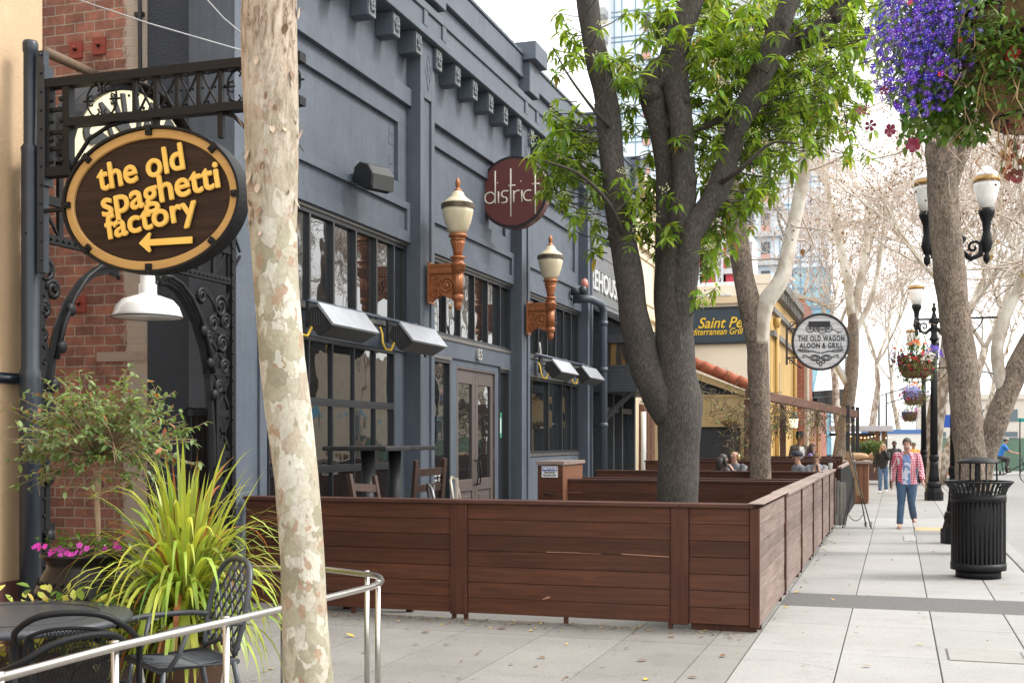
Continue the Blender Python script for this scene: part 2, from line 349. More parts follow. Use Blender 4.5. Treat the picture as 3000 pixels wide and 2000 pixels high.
MT['woodZ'] = woodmat('patio_post', 'Z', (.06,.022,.014), (.09,.036,.023), None, .12)
MT['woodlight'] = woodmat('cabinet_wood', 'X', (.2,.09,.05), (.28,.13,.075), None, .15)
MT['beam'] = woodmat('beam_wood', 'Y', (.12,.06,.043), (.19,.105,.075), None, .1)
MT['steel'] = nmat('brushed_steel', (.52,.5,.47), (.6,.58,.55), scale=30, stretch=(1,1,8), rough=.3, metal=1)
MT['heater'] = nmat('heater_steel', (.40,.42,.45), (.5,.52,.55), rough=.35, metal=.6)
MT['dark'] = nmat('dark_plastic', (.014,.014,.015), (.022,.022,.023), rough=.5)
MT['tabletop'] = nmat('table_mesh_top', (.03,.035,.042), (.065,.07,.08), scale=70, rough=.35, bump=.25, bscale=90)
MT['chair'] = nmat('grey_aluminium', (.04,.045,.052), (.055,.06,.068), scale=30, rough=.4, bump=.05)
MT['white'] = nmat('white_enamel', (.8,.8,.78), (.74,.74,.72), rough=.2)
MT['concrete'] = None
MT['leaf'] = leafmat('evergreen_leaf', (.13,.225,.03), (.26,.375,.06), .55, .5, .025, .3)
MT['leafdark'] = leafmat('shrub_leaf', (.13,.20,.07), (.23,.32,.14), .38, .35, .02)
MT['leafyellow'] = leafmat('yellow_leaf', (.42,.42,.05), (.55,.5,.14), .3, .35, .03)
MT['leafgreen'] = leafmat('green_leaf', (.07,.14,.02), (.13,.23,.04), .35, .35, .03)
MT['flax'] = leafmat('flax_blade', (.27,.36,.04), (.44,.49,.10), .35, .35, .03)
MT['flaxred'] = leafmat('flax_red', (.3,.1,.04), (.38,.16,.05), .25, .3, .02)
MT['drygrass'] = leafmat('dry_leaf', (.3,.18,.09), (.4,.26,.14), .25, .4, .03)
MT['bark'] = barkrough('evergreen_bark', (.022,.019,.0165), (.052,.045,.04), (.125,.112,.1), 28, (1,1,.3), .55, .01, .25)
MT['barkpeel'] = barkrough('peeling_bark', (.13,.095,.07), (.29,.23,.18), (.46,.39,.33), 26, (1,1,.45), 1, .025, .85)
MT['barkmix'] = nmat('flaking_pale_bark', (.50,.45,.38), (.24,.18,.13), scale=7, stretch=(1,1,.5), rough=.9, bump=.8, bscale=22, bdist=.02, lo=.42, hi=.56, detail=9, dirt=(11,(.56,.53,.47),.6))
MT['barkpale'] = nmat('pale_limb', (.62,.58,.5), (.36,.3,.23), scale=3, stretch=(1,1,.6), rough=.8, bump=.4, bscale=12, lo=.4, hi=.6, dirt=(9,(.27,.2,.14),.58))
MT['patch'] = barkpatch('plane_tree_bark')
MT['twig'] = nmat('bare_twig', (.60,.52,.44), (.45,.35,.27), scale=2, rough=.8)
MT['seedball'] = nmat('seed_ball', (.25,.15,.09), (.2,.11,.06), rough=.9, isl=.3)
MT['purple'] = leafmat('purple_petal', (.055,.014,.42), (.115,.032,.58), .3, .4, .02)
MT['lilac'] = leafmat('lilac_petal', (.25,.25,.68), (.36,.36,.78), .3, .3, .02)
MT['redpetal'] = leafmat('red_petal', (.62,.015,.02), (.72,.03,.03), .25, .2, .01)
MT['pinkpetal'] = leafmat('pink_petal', (.68,.03,.5), (.78,.08,.6), .3, .25, .015)
MT['maroon'] = leafmat('maroon_petal', (.11,.004,.028), (.16,.008,.04), .2, .2, .01)
MT['whitepetal'] = leafmat('white_petal', (.75,.7,.68), (.8,.78,.75), .3, .1, 0)
MT['orangepetal'] = leafmat('orange_petal', (.75,.16,.05), (.8,.22,.06), .25, .2, .02)
MT['coir'] = nmat('coir_liner', (.26,.16,.08), (.15,.085,.04), scale=25, rough=.95, bump=.8, bscale=60, bdist=.02)
MT['glaze'] = nmat('black_glaze', (.010,.009,.009), (.018,.016,.015), scale=14, rough=.3, bump=.2, bscale=25, spec=.25)
MT['paper'] = nmat('kraft_paper', (.42,.27,.15), (.36,.22,.12), rough=.8, bump=.4, bscale=9)
MT['skin'] = nmat('skin', (.52,.31,.22), (.47,.27,.19), rough=.55)
MT['skindark'] = nmat('skin_brown', (.2,.1,.06), (.17,.085,.05), rough=.55)
MT['darkhair'] = nmat('dark_hair', (.02,.015,.012), (.035,.026,.02), scale=60, rough=.5, bump=.3)
def flat(name, c, rough=.6, metal=0, **k): return nmat(name, c, tuple(x*.9 for x in c), rough=rough, metal=metal, **k)
# ================================================================== GROUND
def concrete(name, c1, c2, speck, stain):
    m, t, b = base(name); vec = coords(t); f = noise(t, vec, .9, 7, .65); col = ramp(t, f, [(.3, c1), (.7, c2)])
    col = island(t, col, .11)
    s = noise(t, vec, 42, 5, .75); col = mixc(t, ramp(t, s, [(.54,(0,)*3),(.66,(.85,)*3)]), col, speck)
    s2 = noise(t, vec, 2.1, 9, .75); col = mixc(t, ramp(t, s2, [(.54,(0,)*3),(.72,(.55,)*3)]), col, stain)
    s3 = noise(t, coords(t, (.25,3,1)), 1.5, 6, .7); col = mixc(t, ramp(t, s3, [(.55,(0,)*3),(.8,(.3,)*3)]), col, stain)
    vg = N(t, 'ShaderNodeTexVoronoi'); vg.inputs['Scale'].default_value = 2.6; vg.inputs['Randomness'].default_value = 1; t.links.new(vec, vg.inputs['Vector'])
    col = mixc(t, ramp(t, vg.outputs['Distance'], [(.05,(.6,)*3),(.075,(0,)*3)]), col, tuple(x*.45 for x in stain))
    vk = N(t, 'ShaderNodeTexVoronoi', feature='DISTANCE_TO_EDGE'); vk.inputs['Scale'].default_value = .42; dz = N(t, 'ShaderNodeVectorMath', operation='MULTIPLY_ADD'); nz = N(t, 'ShaderNodeTexNoise'); nz.inputs['Scale'].default_value = 3; nz.inputs['Detail'].default_value = 6
    t.links.new(vec, nz.inputs['Vector']); dz.inputs[1].default_value = (.5,.5,0); t.links.new(nz.outputs['Color'], dz.inputs[0]); t.links.new(vec, dz.inputs[2]); t.links.new(dz.outputs[0], vk.inputs['Vector'])
    col = mixc(t, mixc(t, 1, ramp(t, vk.outputs['Distance'], [(0,(.5,)*3),(.004,(0,)*3)]), ramp(t, noise(t, vec, .5, 2), [(.54,(0,)*3),(.6,(1,)*3)]), 'MULTIPLY'), col, tuple(x*.4 for x in stain))
    t.links.new(col, b.inputs['Base Color']); b.inputs['Roughness'].default_value = .85
    bumpn(t, b, noise(t, vec, 120, 4, .7), .25, .004); return m
MT['walk'] = concrete('sidewalk_concrete', (.315,.309,.298), (.262,.256,.245), (.15,.146,.138), (.17,.164,.153))
MT['patio'] = concrete('patio_concrete', (.235,.225,.208), (.18,.172,.158), (.085,.08,.072), (.11,.103,.092))
MT['asphalt'] = nmat('asphalt_patch', (.085,.084,.082), (.15,.146,.142), scale=60, rough=.95, bump=.8, bscale=110, bdist=.01, lo=.35, hi=.65)
MT['road'] = nmat('road_asphalt', (.27,.265,.26), (.22,.217,.212), scale=3, rough=.9, bump=.3, bscale=120)
def slabs(mb, xs, ys, z=0, th=.06, gap=.009):
    for i in range(len(xs)-1):
        for j in range(len(ys)-1): mb.box(xs[i]+gap/2, xs[i+1]-gap/2, ys[j]+gap/2, ys[j+1]-gap/2, z-th, z)
g = MB(); g.box(-900, 900, -300, 1500, -.6, -.16); struct(g.build('ground', nmat('ground_soil', (.2,.18,.15), (.26,.24,.2))))
g = MB(); g.box(-16, 1.56, -6, 120, -.159, -.022); struct(g.build('sidewalk_bed', nmat('joint_dirt', (.075,.068,.06), (.1,.09,.08))))
px = [-14, -6.5] + [-6.5+.7*0] [:0] + [-5.84,-5.11,-4.385,-3.66,-2.925,-2.205,-1.478,-1.142]
g = MB(); slabs(g, px, [-6,-3,0,2.2,4.4,6.6,9.9,12.5,14,16.2,19,22,25,28,31,35,40]); struct(g.build('patio_paving', MT['patio']))
sx = [-1.142,-.422,.308,.985,1.545]
g = MB(); slabs(g, sx, [-6,-3,0,2.4,4.9,7.3,9.8,11.33,12.49]); slabs(g, sx, [13.56,15.1,16.18,18.6,21.0,22.0,24.35,27,30,33,36,39,43,47,52,58,66,75,90,120])
struct(g.build('sidewalk', MT['walk'], bevel=.004, seg=1))
g = MB(); slabs(g, [-14,-1.142], [40,48,56,66,80,120]); struct(g.build('plaza_paving', MT['walk']))
g = MB(); g.box(-1.14, 1.545, 12.5, 13.55, -.021, -.003); struct(g.build('asphalt_strip', MT['asphalt']))
g = MB()
yy = -6
while yy < 118: g.box(1.557, 1.74, yy+.004, yy+2.99, -.158, .004); yy += 3
struct(g.build('kerb', MT['walk'], bevel=.012))
g = MB(); g.box(1.745, 9.5, -60, 300, -.158, -.13); g.box(-60, 1.74, 121, 140, -.158, -.128); struct(g.build('road', MT['road']))
g = MB(); g.box(9.5, 15.9, -40, 300, -.158, .0); struct(g.build('far_sidewalk', MT['walk']))
for (a, b, c, d, nm, lab, cc) in ((.12,.31,20.97,21.97,'utility_cover','pale grey utility cover plate set in the sidewalk in front of the walking man',(.33,.325,.31)),
                            (.33,.86,23.4,24.3,'tactile_plate','tan paving plate in the sidewalk beside the walking man',(.52,.36,.2)),
                            (.39,.93,9.78,10.3,'access_cover','concrete access cover in the sidewalk in the near right corner',(.29,.28,.265))):
    t_ = thing(nm, lab, 'cover plate', ((a+b)/2, (c+d)/2, 0)); m_ = MB(); m_.box(a, b, c, d, -.004, .0045)
    m_.build('plate', nmat(nm+'_mat', cc, tuple(x*.85 for x in cc), rough=.8), t_, True)
    m_ = MB()
    for (x0,x1,y0,y1) in ((a-.016,a-.002,c,d),(b+.002,b+.016,c,d),(a,b,c-.016,c-.002),(a,b,d+.002,d+.016)): m_.box(x0,x1,y0,y1,-.004,.0025)
    m_.build('rim', flat(nm+'_rim', (.09,.085,.08)), t_, True)
rng = random.Random(5)
lf = MB()
for k in range(900):
    if k > 560: x = rng.uniform(-6.2,-1.2); y = 10.6 - abs(rng.gauss(0,.16)) if rng.random() < .8 else rng.uniform(9.3,10.5)
    elif k < 300:
        x = rng.uniform(-5.4,-1.25); y = 10.42 + abs(rng.gauss(0,.13))*(-1.6)+.2
    elif k < 400: x = rng.uniform(-5.5,-1.2); y = rng.uniform(7.2,10.3)
    elif k < 480: x = -1.1 + abs(rng.gauss(0,.06)); y = rng.uniform(11,23)
    else: x = rng.uniform(-1,1.5); y = rng.uniform(8,30)
    s = rng.uniform(.008,.03) if k > 560 else rng.uniform(.012,.05) if k < 300 or rng.random() < .5 else rng.uniform(.03,.09)
    if 300 < k < 560 and rng.random() < .35: continue
    an = rng.uniform(0, 6.28); lf.leaf((x,y,.008), (math.cos(an),math.sin(an),rng.uniform(0,.2)), s, s*.6, (0,0,1), rng.uniform(-.2,.3), rng.choice([0,0,0,1,2]))
o = lf.build('fallen_leaves', [flat('leaf_litter_brown', (.17,.1,.055), .8), flat('leaf_litter_tan', (.33,.23,.12), .8), flat('leaf_litter_yellow', (.55,.38,.04), .7)]); struct(o, 'stuff')
# ================================================================== BLUE CORNER BUILDING
XW, XP = -6.5, -6.3
BL = thing('blue_building', 'dark blue grey stucco building with pilasters, bracketed cornice and tall mullioned windows', 'building', (-6.5, 20, 0))
pil = [(10.52,11.22),(15.42,16.03),(20.14,20.72),(24.88,25.42),(29.1,29.7)]
bays = [(11.22,15.42),(16.03,20.14),(20.72,24.88),(25.42,29.1)]
wall = MB()
wall.box(-16, -6.83, 10.8, 29.68, 0, 8.2)
def wx(y0, y1, z0, z1, x=XW, xb=-6.82): wall.box(xb, x, y0, y1, z0, z1)
BOT = [.42, 0, 1.36, 0]
for i, (a, b) in enumerate(bays):
    wx(a, b, 6.03, 7.6)                              # upper wall under the soffit
    wx(a, a+.32, 5.22, 6.03); wx(b-.32, b, 5.22, 6.03); wx(a+.32, b-.32, 5.22, 6.03, XW-.055)
    wx(a, b, 4.97, 5.22)
    wall.box(XW, XW+.075, a, b, 6.315, 6.555)        # moulded beam
    wall.box(-6.82, XW+.06, a, b, 4.87, 4.97); wall.box(-6.82, XW+.06, a, b, 4.42, 4.57)
    wall.box(-6.82, XW+.06, a, a+.13, 4.57, 4.87); wall.box(-6.82, XW+.06, b-.13, b, 4.57, 4.87); wall.box(-6.82, XW+.015, a+.13, b-.13, 4.57, 4.87)
    for k in range(5):                               # incised squares at the panel end
        if k == 2: continue
        z = 5.3 + k*.135
        for (y0,y1,z0,z1) in ((b-.52,b-.38,z,z+.006),(b-.52,b-.514,z,z+.12)): wall.box(XW-.056, XW-.049, y0, y1, z0, z1)
    if i == 0:
        wx(a, b, 2.9, 3.2); wx(b-.4, b, .0, 2.9, XW-.03); wx(a, a+.35, 0, 2.9, XW-.03); wx(a+.35, b-.4, 0, .42, XW-.02)
    elif i == 1:
        wx(a, b, 2.94, 3.2); wx(a, a+.1, 0, 2.94); wx(17.16, 17.46, 0, 2.94, XW-.03); wx(19.34, 19.52, 0, 2.94, XW-.03); wx(17.46, 19.34, 2.83, 2.94, XW-.03); wx(b-.08, b, 0, 2.94)
    elif i == 2:
        wx(a, b, 2.9, 3.2); wx(a, b, 0, 1.36)
    else:
        wx(a, b, 3.6, 4.42, XW-.02)
    
for (a, b) in pil:
    wall.box(-6.83, XP-.03, a, b, 0, 7.5)
    wall.box(XP-.03, XP, a, a+.13, .0, 7.27); wall.box(XP-.03, XP, b-.2, b-.08, 0, 7.27); wall.box(XP-.03, XP, a+.13, b-.2, 6.48, 7.27); wall.box(XP-.03, XP, a+.13, b-.2, 0, .5)
    m_ = (a+b)/2 - .02
    for (p, q) in (((m_,7.12),(m_+.11,6.86)),((m_+.11,6.86),(m_,6.6)),((m_,6.6),(m_-.11,6.86)),((m_-.11,6.86),(m_,7.12)),((m_-.055,6.99),(m_+.055,6.73)),((m_+.055,6.99),(m_-.055,6.73))):
        wall.bar((XP+.003,p[0],p[1]), (XP+.003,q[0],q[1]), .012, .008, (1,0,0))
wall.build('wall', MT['blue'], BL, True, bevel=.008, seg=1)
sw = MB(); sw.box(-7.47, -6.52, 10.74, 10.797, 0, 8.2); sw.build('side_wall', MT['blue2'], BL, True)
cn = MB()
cn.box(-6.55, -6.22, 10.45, 29.75, 7.28, 7.74)
cn.box(-6.22, -6.19, 10.45, 29.75, 7.28, 7.4); cn.box(-6.22, -6.19, 10.45, 29.75, 7.62, 7.74)
ed = [10.45]
for (a, b) in pil: ed += [a+.02, a+.14, b-.14, b-.02]
ed += [29.75]
for k in range(0, len(ed)-1):
    if k % 2 == 0 and k > 0 and k < len(ed)-2: pass
for (a, b) in pil:
    for (p, q) in ((a-.12, a+.02), (b-.02, b+.12)): cn.box(-6.221, -6.191, max(p,10.46), min(q,29.74), 7.399, 7.621)
cn.box(-6.55, -6.26, 10.5, 29.7, 7.74, 7.82); cn.box(-6.55, -6.35, 10.5, 29.7, 7.82, 8.06)
cn.box(-6.6, -6.27, 10.5, 29.7, 8.06, 8.44); cn.box(-6.64, -6.24, 10.48, 29.72, 8.44, 8.5)
for (a, b) in pil: cn.box(-6.65, -6.15, a, b, 7.82, 8.36); cn.box(-6.72, -6.02, a-.08, b+.08, 8.36, 8.68)
cn.build('cornice', MT['blue'], BL, True, bevel=.01, seg=1)
ornm = nmat('bracket_rosette', (.16,.17,.18), (.07,.08,.09), scale=28, rough=.6, bump=1, bscale=28, bdist=.03, lo=.42, hi=.58)
y = 10.62
while y < 29.5:
    b_ = MB(); b_.box(-6.5, -6.255, y-.11, y+.11, 6.97, 7.278); bo = b_.build('bracket', MT['blue'], BL, True, bevel=.008, seg=1)
    b_ = MB(); b_.box(-6.255, -6.242, y-.105, y+.105, 6.98, 7.26)
    for k in range(5): b_.ball((-6.235, y+.045*math.cos(k*1.256+.3), 7.12+.06*math.sin(k*1.256+.3)), .02, .035, .042, 8, 5)
    b_.ball((-6.23, y, 7.12), .02, .025, .025, 8, 5)
    b_.build('rosette', ornm, bo, True); y += .7667
def window(y0, y1, z0, z1, ys, zs=(), fr=.05, dep=.12, gx=-6.565, metal_head=True, parent=None, mw=.022):
    wn = MB(); xf = XW-.012; n_ = 0
    for z in (z0, z1): wn.box(gx-.02, xf, y0, y1, z-(fr if z == z1 else 0), z+(fr if z == z0 else 0))
    for yv in [y0+fr/2] + list(ys) + [y1-fr/2]: wn.box(gx-.02, xf-.003, yv-mw, yv+mw, z0+fr, z1-fr)
    for zv in zs: wn.box(gx-.02, xf+.004, y0+fr*.9, y1-fr*.9, zv-.045, zv+.045); wn.box(xf+.004, xf+.011, y0+fr, y1-fr, zv-.012, zv+.012)
    f = wn.build('window', MT['winframe'], parent or BL, True)
    gl = MB(); rr = random.Random(int(y0*100+z0*10)); zz = [z0] + list(zs) + [z1]; yl = [y0] + list(ys) + [y1]
    for a_, b_ in zip(yl[:-1], yl[1:]):
        for c_, d_ in zip(zz[:-1], zz[1:]):
            e1, e2 = rr.uniform(-.006,.006), rr.uniform(-.006,.006)
            gl.add([(gx+e1,a_,c_),(gx-e1,b_,c_),(gx-e1+e2,b_,d_),(gx+e1+e2,a_,d_)], [(0,1,2,3)])
    gl.build('pane', MT['glass'], f, True)
    if metal_head:
        s_ = MB(); s_.box(gx-.02, XW+.012, y0, y1, z1+.001, z1+.04); s_.box(gx-.02, XW+.018, y0, y1, z0-.05, z0-.001)
        for yv in list(ys): s_.box(xf-.003, xf+.003, yv-.02, yv-.008, z0+fr, z1-fr)
        s_.build('sill', MT['winmetal'], f, True)
    return f
window(11.3, 15.42, 3.25, 4.38, [11.92,12.55,13.17,13.8,14.43,15.0][0:6])
window(11.57, 15.02, .42, 2.9, [11.9,12.53,13.14,13.75,14.39], [1.34, 2.14], metal_head=False, gx=-6.545, mw=.015)
window(16.04, 20.13, 3.25, 4.38, [16.36,16.97,17.59,18.25,18.91,19.58])
sl = window(16.13, 17.16, .05, 2.9, [], metal_head=True); window(19.52, 20.06, .05, 2.9, [])
window(20.73, 24.87, 3.25, 4.38, [21.3,21.9,22.5,23.1,23.7,24.3])
window(20.78, 24.83, 1.42, 2.86, [21.45,22.6,23.6,24.3])
# opening-hours lettering on the sidelight
text('lettering', 'Sunday - Saturday\n5pm - Close', .075, flat('window_vinyl', (.75,.75,.73)), sl, Vector((-6.55,16.72,1.12))-Vector((-6.5,20,0)), (R(90),0,R(90)), .001)
gs = MB(); gs.box(-6.561,-6.557, 19.62, 19.78, 1.72, 2.16); gs_ = gs.build('window_sticker', flat('green_sticker', (.03,.26,.13)), None)
gs = MB(); gs.box(-6.557,-6.555, 19.655, 19.745, 1.8, 2.06); gs.build('sticker_print', flat('sticker_white', (.6,.72,.66)), gs_)
tag(gs_, 'narrow green sticker on the glass beside the brown double door', 'sticker')
# double door
for k, (a, b) in enumerate(((17.5, 18.4), (18.42, 19.32))):
    d_ = MB(); X = -6.56
    for (y0,y1,z0,z1) in ((a,a+.13,.02,2.8),(b-.13,b,.02,2.8),(a+.13,b-.13,2.58,2.8),(a+.13,b-.13,.02,.3),(a+.13,b-.13,.86,1.05)): d_.box(X-.045, X, y0, y1, z0, z1)
    d_.box(X-.04, X-.02, a+.13, b-.13, .3, .86); d_.box(X-.02, X-.008, a+.2, b-.2, .37, .79)
    dd = d_.build('door', MT['doorwood'], BL, True, bevel=.006, seg=1)
    p_ = MB(); p_.add([(X-.03,a+.13,1.05),(X-.03,b-.13,1.05),(X-.03,b-.13,2.58),(X-.03,a+.13,2.58)], [(0,1,2,3)]); p_.build('pane', MT['glass'], dd, True)
    hy = b-.06 if k == 0 else a+.06
    h_ = MB(); h_.tube([(X,hy,.95),(X+.06,hy,.97),(X+.08,hy,1.1),(X+.06,hy,1.33),(X,hy,1.36)], .012, 6); h_.build('handle', MT['iron'], dd, True)
    h_ = MB(); hy = a+.01 if k == 0 else b-.01
    for z in (.35,1.35,2.3): h_.box(X, X+.014, hy-.012, hy+.012, z, z+.2)
    h_.build('hinge', MT['winmetal'], dd, True)
fr = MB()
fr.box(-6.62,-6.53,17.462,17.498,0,2.83); fr.box(-6.62,-6.53,19.322,19.338,0,2.83); fr.box(-6.62,-6.53,17.498,19.322,2.802,2.829); fr.build('door_frame', MT['doorwood'], BL, True)
text('house_number', '65', .26, flat('number_metal', (.55,.54,.52), .35, .6), BL, Vector((-6.47,18.36,3.06))-Vector((-6.5,20,0)), (R(90),0,R(90)), .02, .002, sx=.8)
# firehouse lettering on dark grey upper panel of the fourth bay
fp = MB(); fp.box(-6.5,-6.44, 25.45, 29.05, 3.7, 6.2)
for k in range(7): fp.box(-6.44,-6.425, 25.45, 29.05, 3.75+k*.35, 4.06+k*.35)
fp.build('clapboard_panel', nmat('grey_clapboard', (.12,.125,.13), (.15,.155,.16), rough=.7), BL, True)
boldtext('lettering', 'REHOUSE', .52, flat('white_letters', (.5,.5,.49)), BL, Vector((-6.41,26.93,5.25))-Vector((-6.5,20,0)), (R(90),0,R(90)), 2.9, .46, .012, .02)
# drainpipe with elbow
dp = MB(); dp.tube([(-6.45,24.2,4.62),(-6.1,24.25,4.62),(-6.05,25.0,4.6),(-6.05,25.22,4.5),(-6.05,25.26,4.3),(-6.05,25.26,.3)], .085, 12)
for z in (4.2,3.2,2.0,.9): dp.lathe([(.1,z-.05),(.1,z+.05)], (-6.05,25.26,0), 12)
dpo = dp.build('drainpipe', MT['bluesmooth'], None); tag(dpo, 'blue grey drainpipe with an elbow running down the pilaster right of the notice cabinet', 'pipe')
al = MB(); al.tube([(-6.45,24.05,4.75),(-6.25,24.05,4.75)], .07, 10); al.ball((-6.2,24.05,4.78), .09, .08, .1); ao = al.build('alarm_bell', MT['winframe'])
al = MB(); al.lathe([(.075,0),(.08,.09),(.06,.16),(.02,.19),(0,.2)], (-6.2,24.2,4.85), 12); al.build('lens', flat('pink_lens', (.55,.2,.16), .3), ao); tag(ao, 'small alarm light with a pink lens above the drainpipe elbow', 'alarm')
# floodlight / loudspeaker
c = PX(1093, 516, -6.2); sp_ = thing('loudspeaker', 'black loudspeaker mounted on the blue wall between two beams', 'loudspeaker', c)
q = MB(); rt = Euler((0, R(20), R(-24))).to_matrix()
prof = [(-.2,-.17),(.12,-.2),(.2,-.15),(.2,.1),(.1,.17),(-.2,.15)]
q.prism([(x*.95,z*.9) for x, z in [(-.17,-.1),(-.12,-.16),(.14,-.19),(.24,-.12),(.2,.06),(.08,.15),(-.1,.15),(-.18,.06)]], rt @ Vector((0,-.19,0)), rt @ Vector((1,0,0)), rt @ Vector((0,0,1)), -.38)
q.build('housing', MT['dark'], sp_, bevel=.02)
q = MB(); q.obox(rt @ Vector((.215,0,-.04)), .015, .34, .18, rt @ Euler((0,R(-14),0)).to_matrix()); q.build('grille', nmat('speaker_grille', (.04,.04,.04), (.06,.06,.06), scale=90, rough=.6), sp_)
q = MB(); q.tube([(-.3,0,0),(-.1,0,0)], .05, 8); q.tube([(-.28,-.12,-.05),(-.2,-.14,-.12),(-.1,-.1,-.1)], .012, 6); q.build('bracket', MT['dark'], sp_)
# ================================================================== wall lamps, heaters, signs on the blue facade
def wall_lamp(name, label, loc):
    t = thing(name, label, 'wall lamp', loc, 0, 'copper wall lamps on the blue facade')
    # local: x away from the wall (wall at x=-0.42), z=0 at arm level top
    b = MB()
    b.box(-.42,.09,-.085,.085,.0,.035); b.box(-.42,.07,-.07,.07,-.1,0); b.box(-.42,-.39,-.1,.1,-.52,.06)
    for k in range(12): b.box(-.4+k*.037,-.385+k*.037,-.078,.078,-.09,-.02)
    b.prism([(-.39,-.1),(-.39,-.49),(-.34,-.46),(-.31,-.42),(-.26,-.4),(-.2,-.41),(-.12,-.45),(-.06,-.47),(-.06,-.1)], (0,.035,0), (1,0,0), (0,0,1), .07)
    for s in (-1,1):
        for (cx,cz,r) in ((-.15,-.27,.12),(-.3,-.2,.07),(-.31,-.38,.07)):
            pts = [(cx+r*(1-k/26)*math.cos(k*.55), s*.05, cz+r*(1-k/26)*math.sin(k*.55)) for k in range(24)]
            b.tube(pts, .014, 5)
        b.ball((-.15,s*.05,-.27), .04, .02, .04, 8, 5)
    b.build('bracket', MT['copper'], t, bevel=.004, seg=1)
    def z_(pr): return [(r, (z*.6 if z < .75 else .45+(z-.75)*.79) if z > 0 else z*.8) for r, z in pr]
    p = MB()
    p.lathe(z_([(.0,-.78),(.03,-.77),(.055,-.71),(.06,-.66),(.05,-.62),(.075,-.6),(.08,-.55),(.075,-.5)]), (0,0,0), 18)
    p.lathe(z_([(.072,-.5),(.072,-.1)]), (0,0,0), 36, flute=.07, nfl=12)
    p.lathe(z_([(.1,-.1),(.1,.0),(.115,.02),(.115,.05),(.08,.07),(.08,.16),(.115,.19),(.1,.22),(.065,.24)]), (0,0,0), 18)
    p.lathe(z_([(.06,.24),(.065,.34),(.09,.5),(.1,.58)]), (0,0,0), 36, flute=.05, nfl=12)
    p.lathe(z_([(.1,.58),(.115,.61),(.095,.64),(.1,.66),(.13,.68),(.13,.74),(.1,.75)]), (0,0,0), 18)
    p.build('post', MT['copper'], t)
    g_ = MB(); g_.lathe(z_([(.1,.75),(.145,.82),(.19,.98),(.215,1.12),(.222,1.2)]), (0,0,0), 26)
    g_.lathe(z_([(.222,1.28),(.21,1.31),(.15,1.37),(.1,1.42),(.08,1.48),(.055,1.51),(.0,1.52)]), (0,0,0), 26); g_.build('globe', MT['globe'], t)
    h = MB(); h.lathe(z_([(.222,1.2),(.232,1.2),(.232,1.28),(.222,1.28)]), (0,0,0), 40, flute=.015, nfl=40, smooth=False); h.build('band', flat('band_metal', (.11,.085,.06), .4, .5), t)
    f = MB(); f.lathe(z_([(.05,1.5),(.055,1.53),(.02,1.55),(.025,1.59),(.035,1.65),(.02,1.71),(.0,1.76)]), (0,0,0), 12, flute=.2, nfl=4); f.build('finial', MT['copper'], t)
    return t
L1 = wall_lamp('wall_lamp', 'nearer ornate copper wall lamp with a cream globe, above the brown double door', PX(1337, 796, -5.86))
L1.location = (-5.86, 15.72, 4.12)
dup(L1, (-5.86, 20.43, 4.08), 0, 'farther ornate copper wall lamp with a cream globe, beside the right-hand heaters')
# heaters
def heater(first, loc, rz, label):
    if first is not None: return dup(first, loc, rz, label)
    t = thing('patio_heater', label, 'heater', loc, rz, 'gas heaters along the facade')
    b = MB(); pr = [(-.1,.11),(.05,.15),(.13,-.06),(-.13,-.2),(-.16,-.02)]
    b.prism([(.0,.17),(.19,-.07),(.165,-.09),(-.02,.14)], (0,-.6,0), (1,0,0), (0,0,1), -1.2); b.build('reflector', MT['heater'], t, bevel=.003, seg=1)
    b = MB(); b.prism([(-.02,.13),(.16,-.09),(-.02,-.19),(-.17,-.01),(-.12,.12)], (0,-.58,0), (1,0,0), (0,0,1), -1.16)
    for s in (-.583,.583):
        for k in range(6): b.box(-.1+k*.03,-.085+k*.03, s-.006, s+.006, -.1+k*.008, .06+k*.008)
    b.build('body', MT['dark'], t, bevel=.004, seg=1)
    b = MB(); n = Vector((.15,0,-.2)).normalized()
    b.add([(.16,-.55,-.094),(.16,.55,-.094),(-.02,.55,-.195),(-.02,-.55,-.195)], [(0,1,2,3)]); b.build('burner_screen', nmat('burner_mesh', (.07,.07,.07), (.13,.13,.13), scale=90, rough=.5, metal=.6), t)
    b = MB(); b.bar((-.35,0,.08),(-.1,0,.05),.03,.03); b.box(-.42,-.38,-.1,.1,-.05,.25); b.build('mount', MT['dark'], t)
    b = MB(); b.tube([(-.25,-.66,.1),(-.2,-.7,.0),(-.17,-.76,-.1),(-.14,-.74,-.19),(-.1,-.66,-.2),(-.08,-.6,-.1)], .014, 6); b.build('gas_hose', flat('yellow_hose', (.62,.4,.03), .4), t)
    return t
H1 = heater(None, (-6.0, 12.35, 3.02), 0, 'nearest gas heater, partly hidden by the mottled tree trunk, under the tall window')
heater(H1, (-6.0, 14.6, 3.02), 0, 'gas heater under the tall window, left of the brown double door')
heater(H1, (-6.0, 21.65, 3.0), 0, 'gas heater right of the brown double door, below the farther copper lamp')
heater(H1, (-6.0, 23.8, 3.0), 0, 'farthest gas heater, beside the drainpipe')
for (a, b, lab) in ((12.0, 15.7, 'left-hand gas pipe running along the facade above the first two heaters'), (20.8, 24.9, 'right-hand gas pipe running along the facade above the farther heaters')):
    q = MB(); q.tube([(-6.25,a,3.24),(-6.25,b,3.24)], .025, 8)
    for k in range(3):
        y = a + (b-a)*(k+.5)/3; q.tube([(-6.25,y,3.24),(-6.5,y,3.24)], .018, 6); q.lathe([(.036,-.03),(.036,.03)], (-6.25,y,3.24), 8)
    q.tube([(-6.25,b-.9,3.24),(-6.1,b-.85,3.2),(-6.05,b-.8,3.0),(-6.05,b-.72,2.8)], .02, 6)
    tag(q.build('gas_pipe', MT['bluesmooth']), lab, 'pipe')
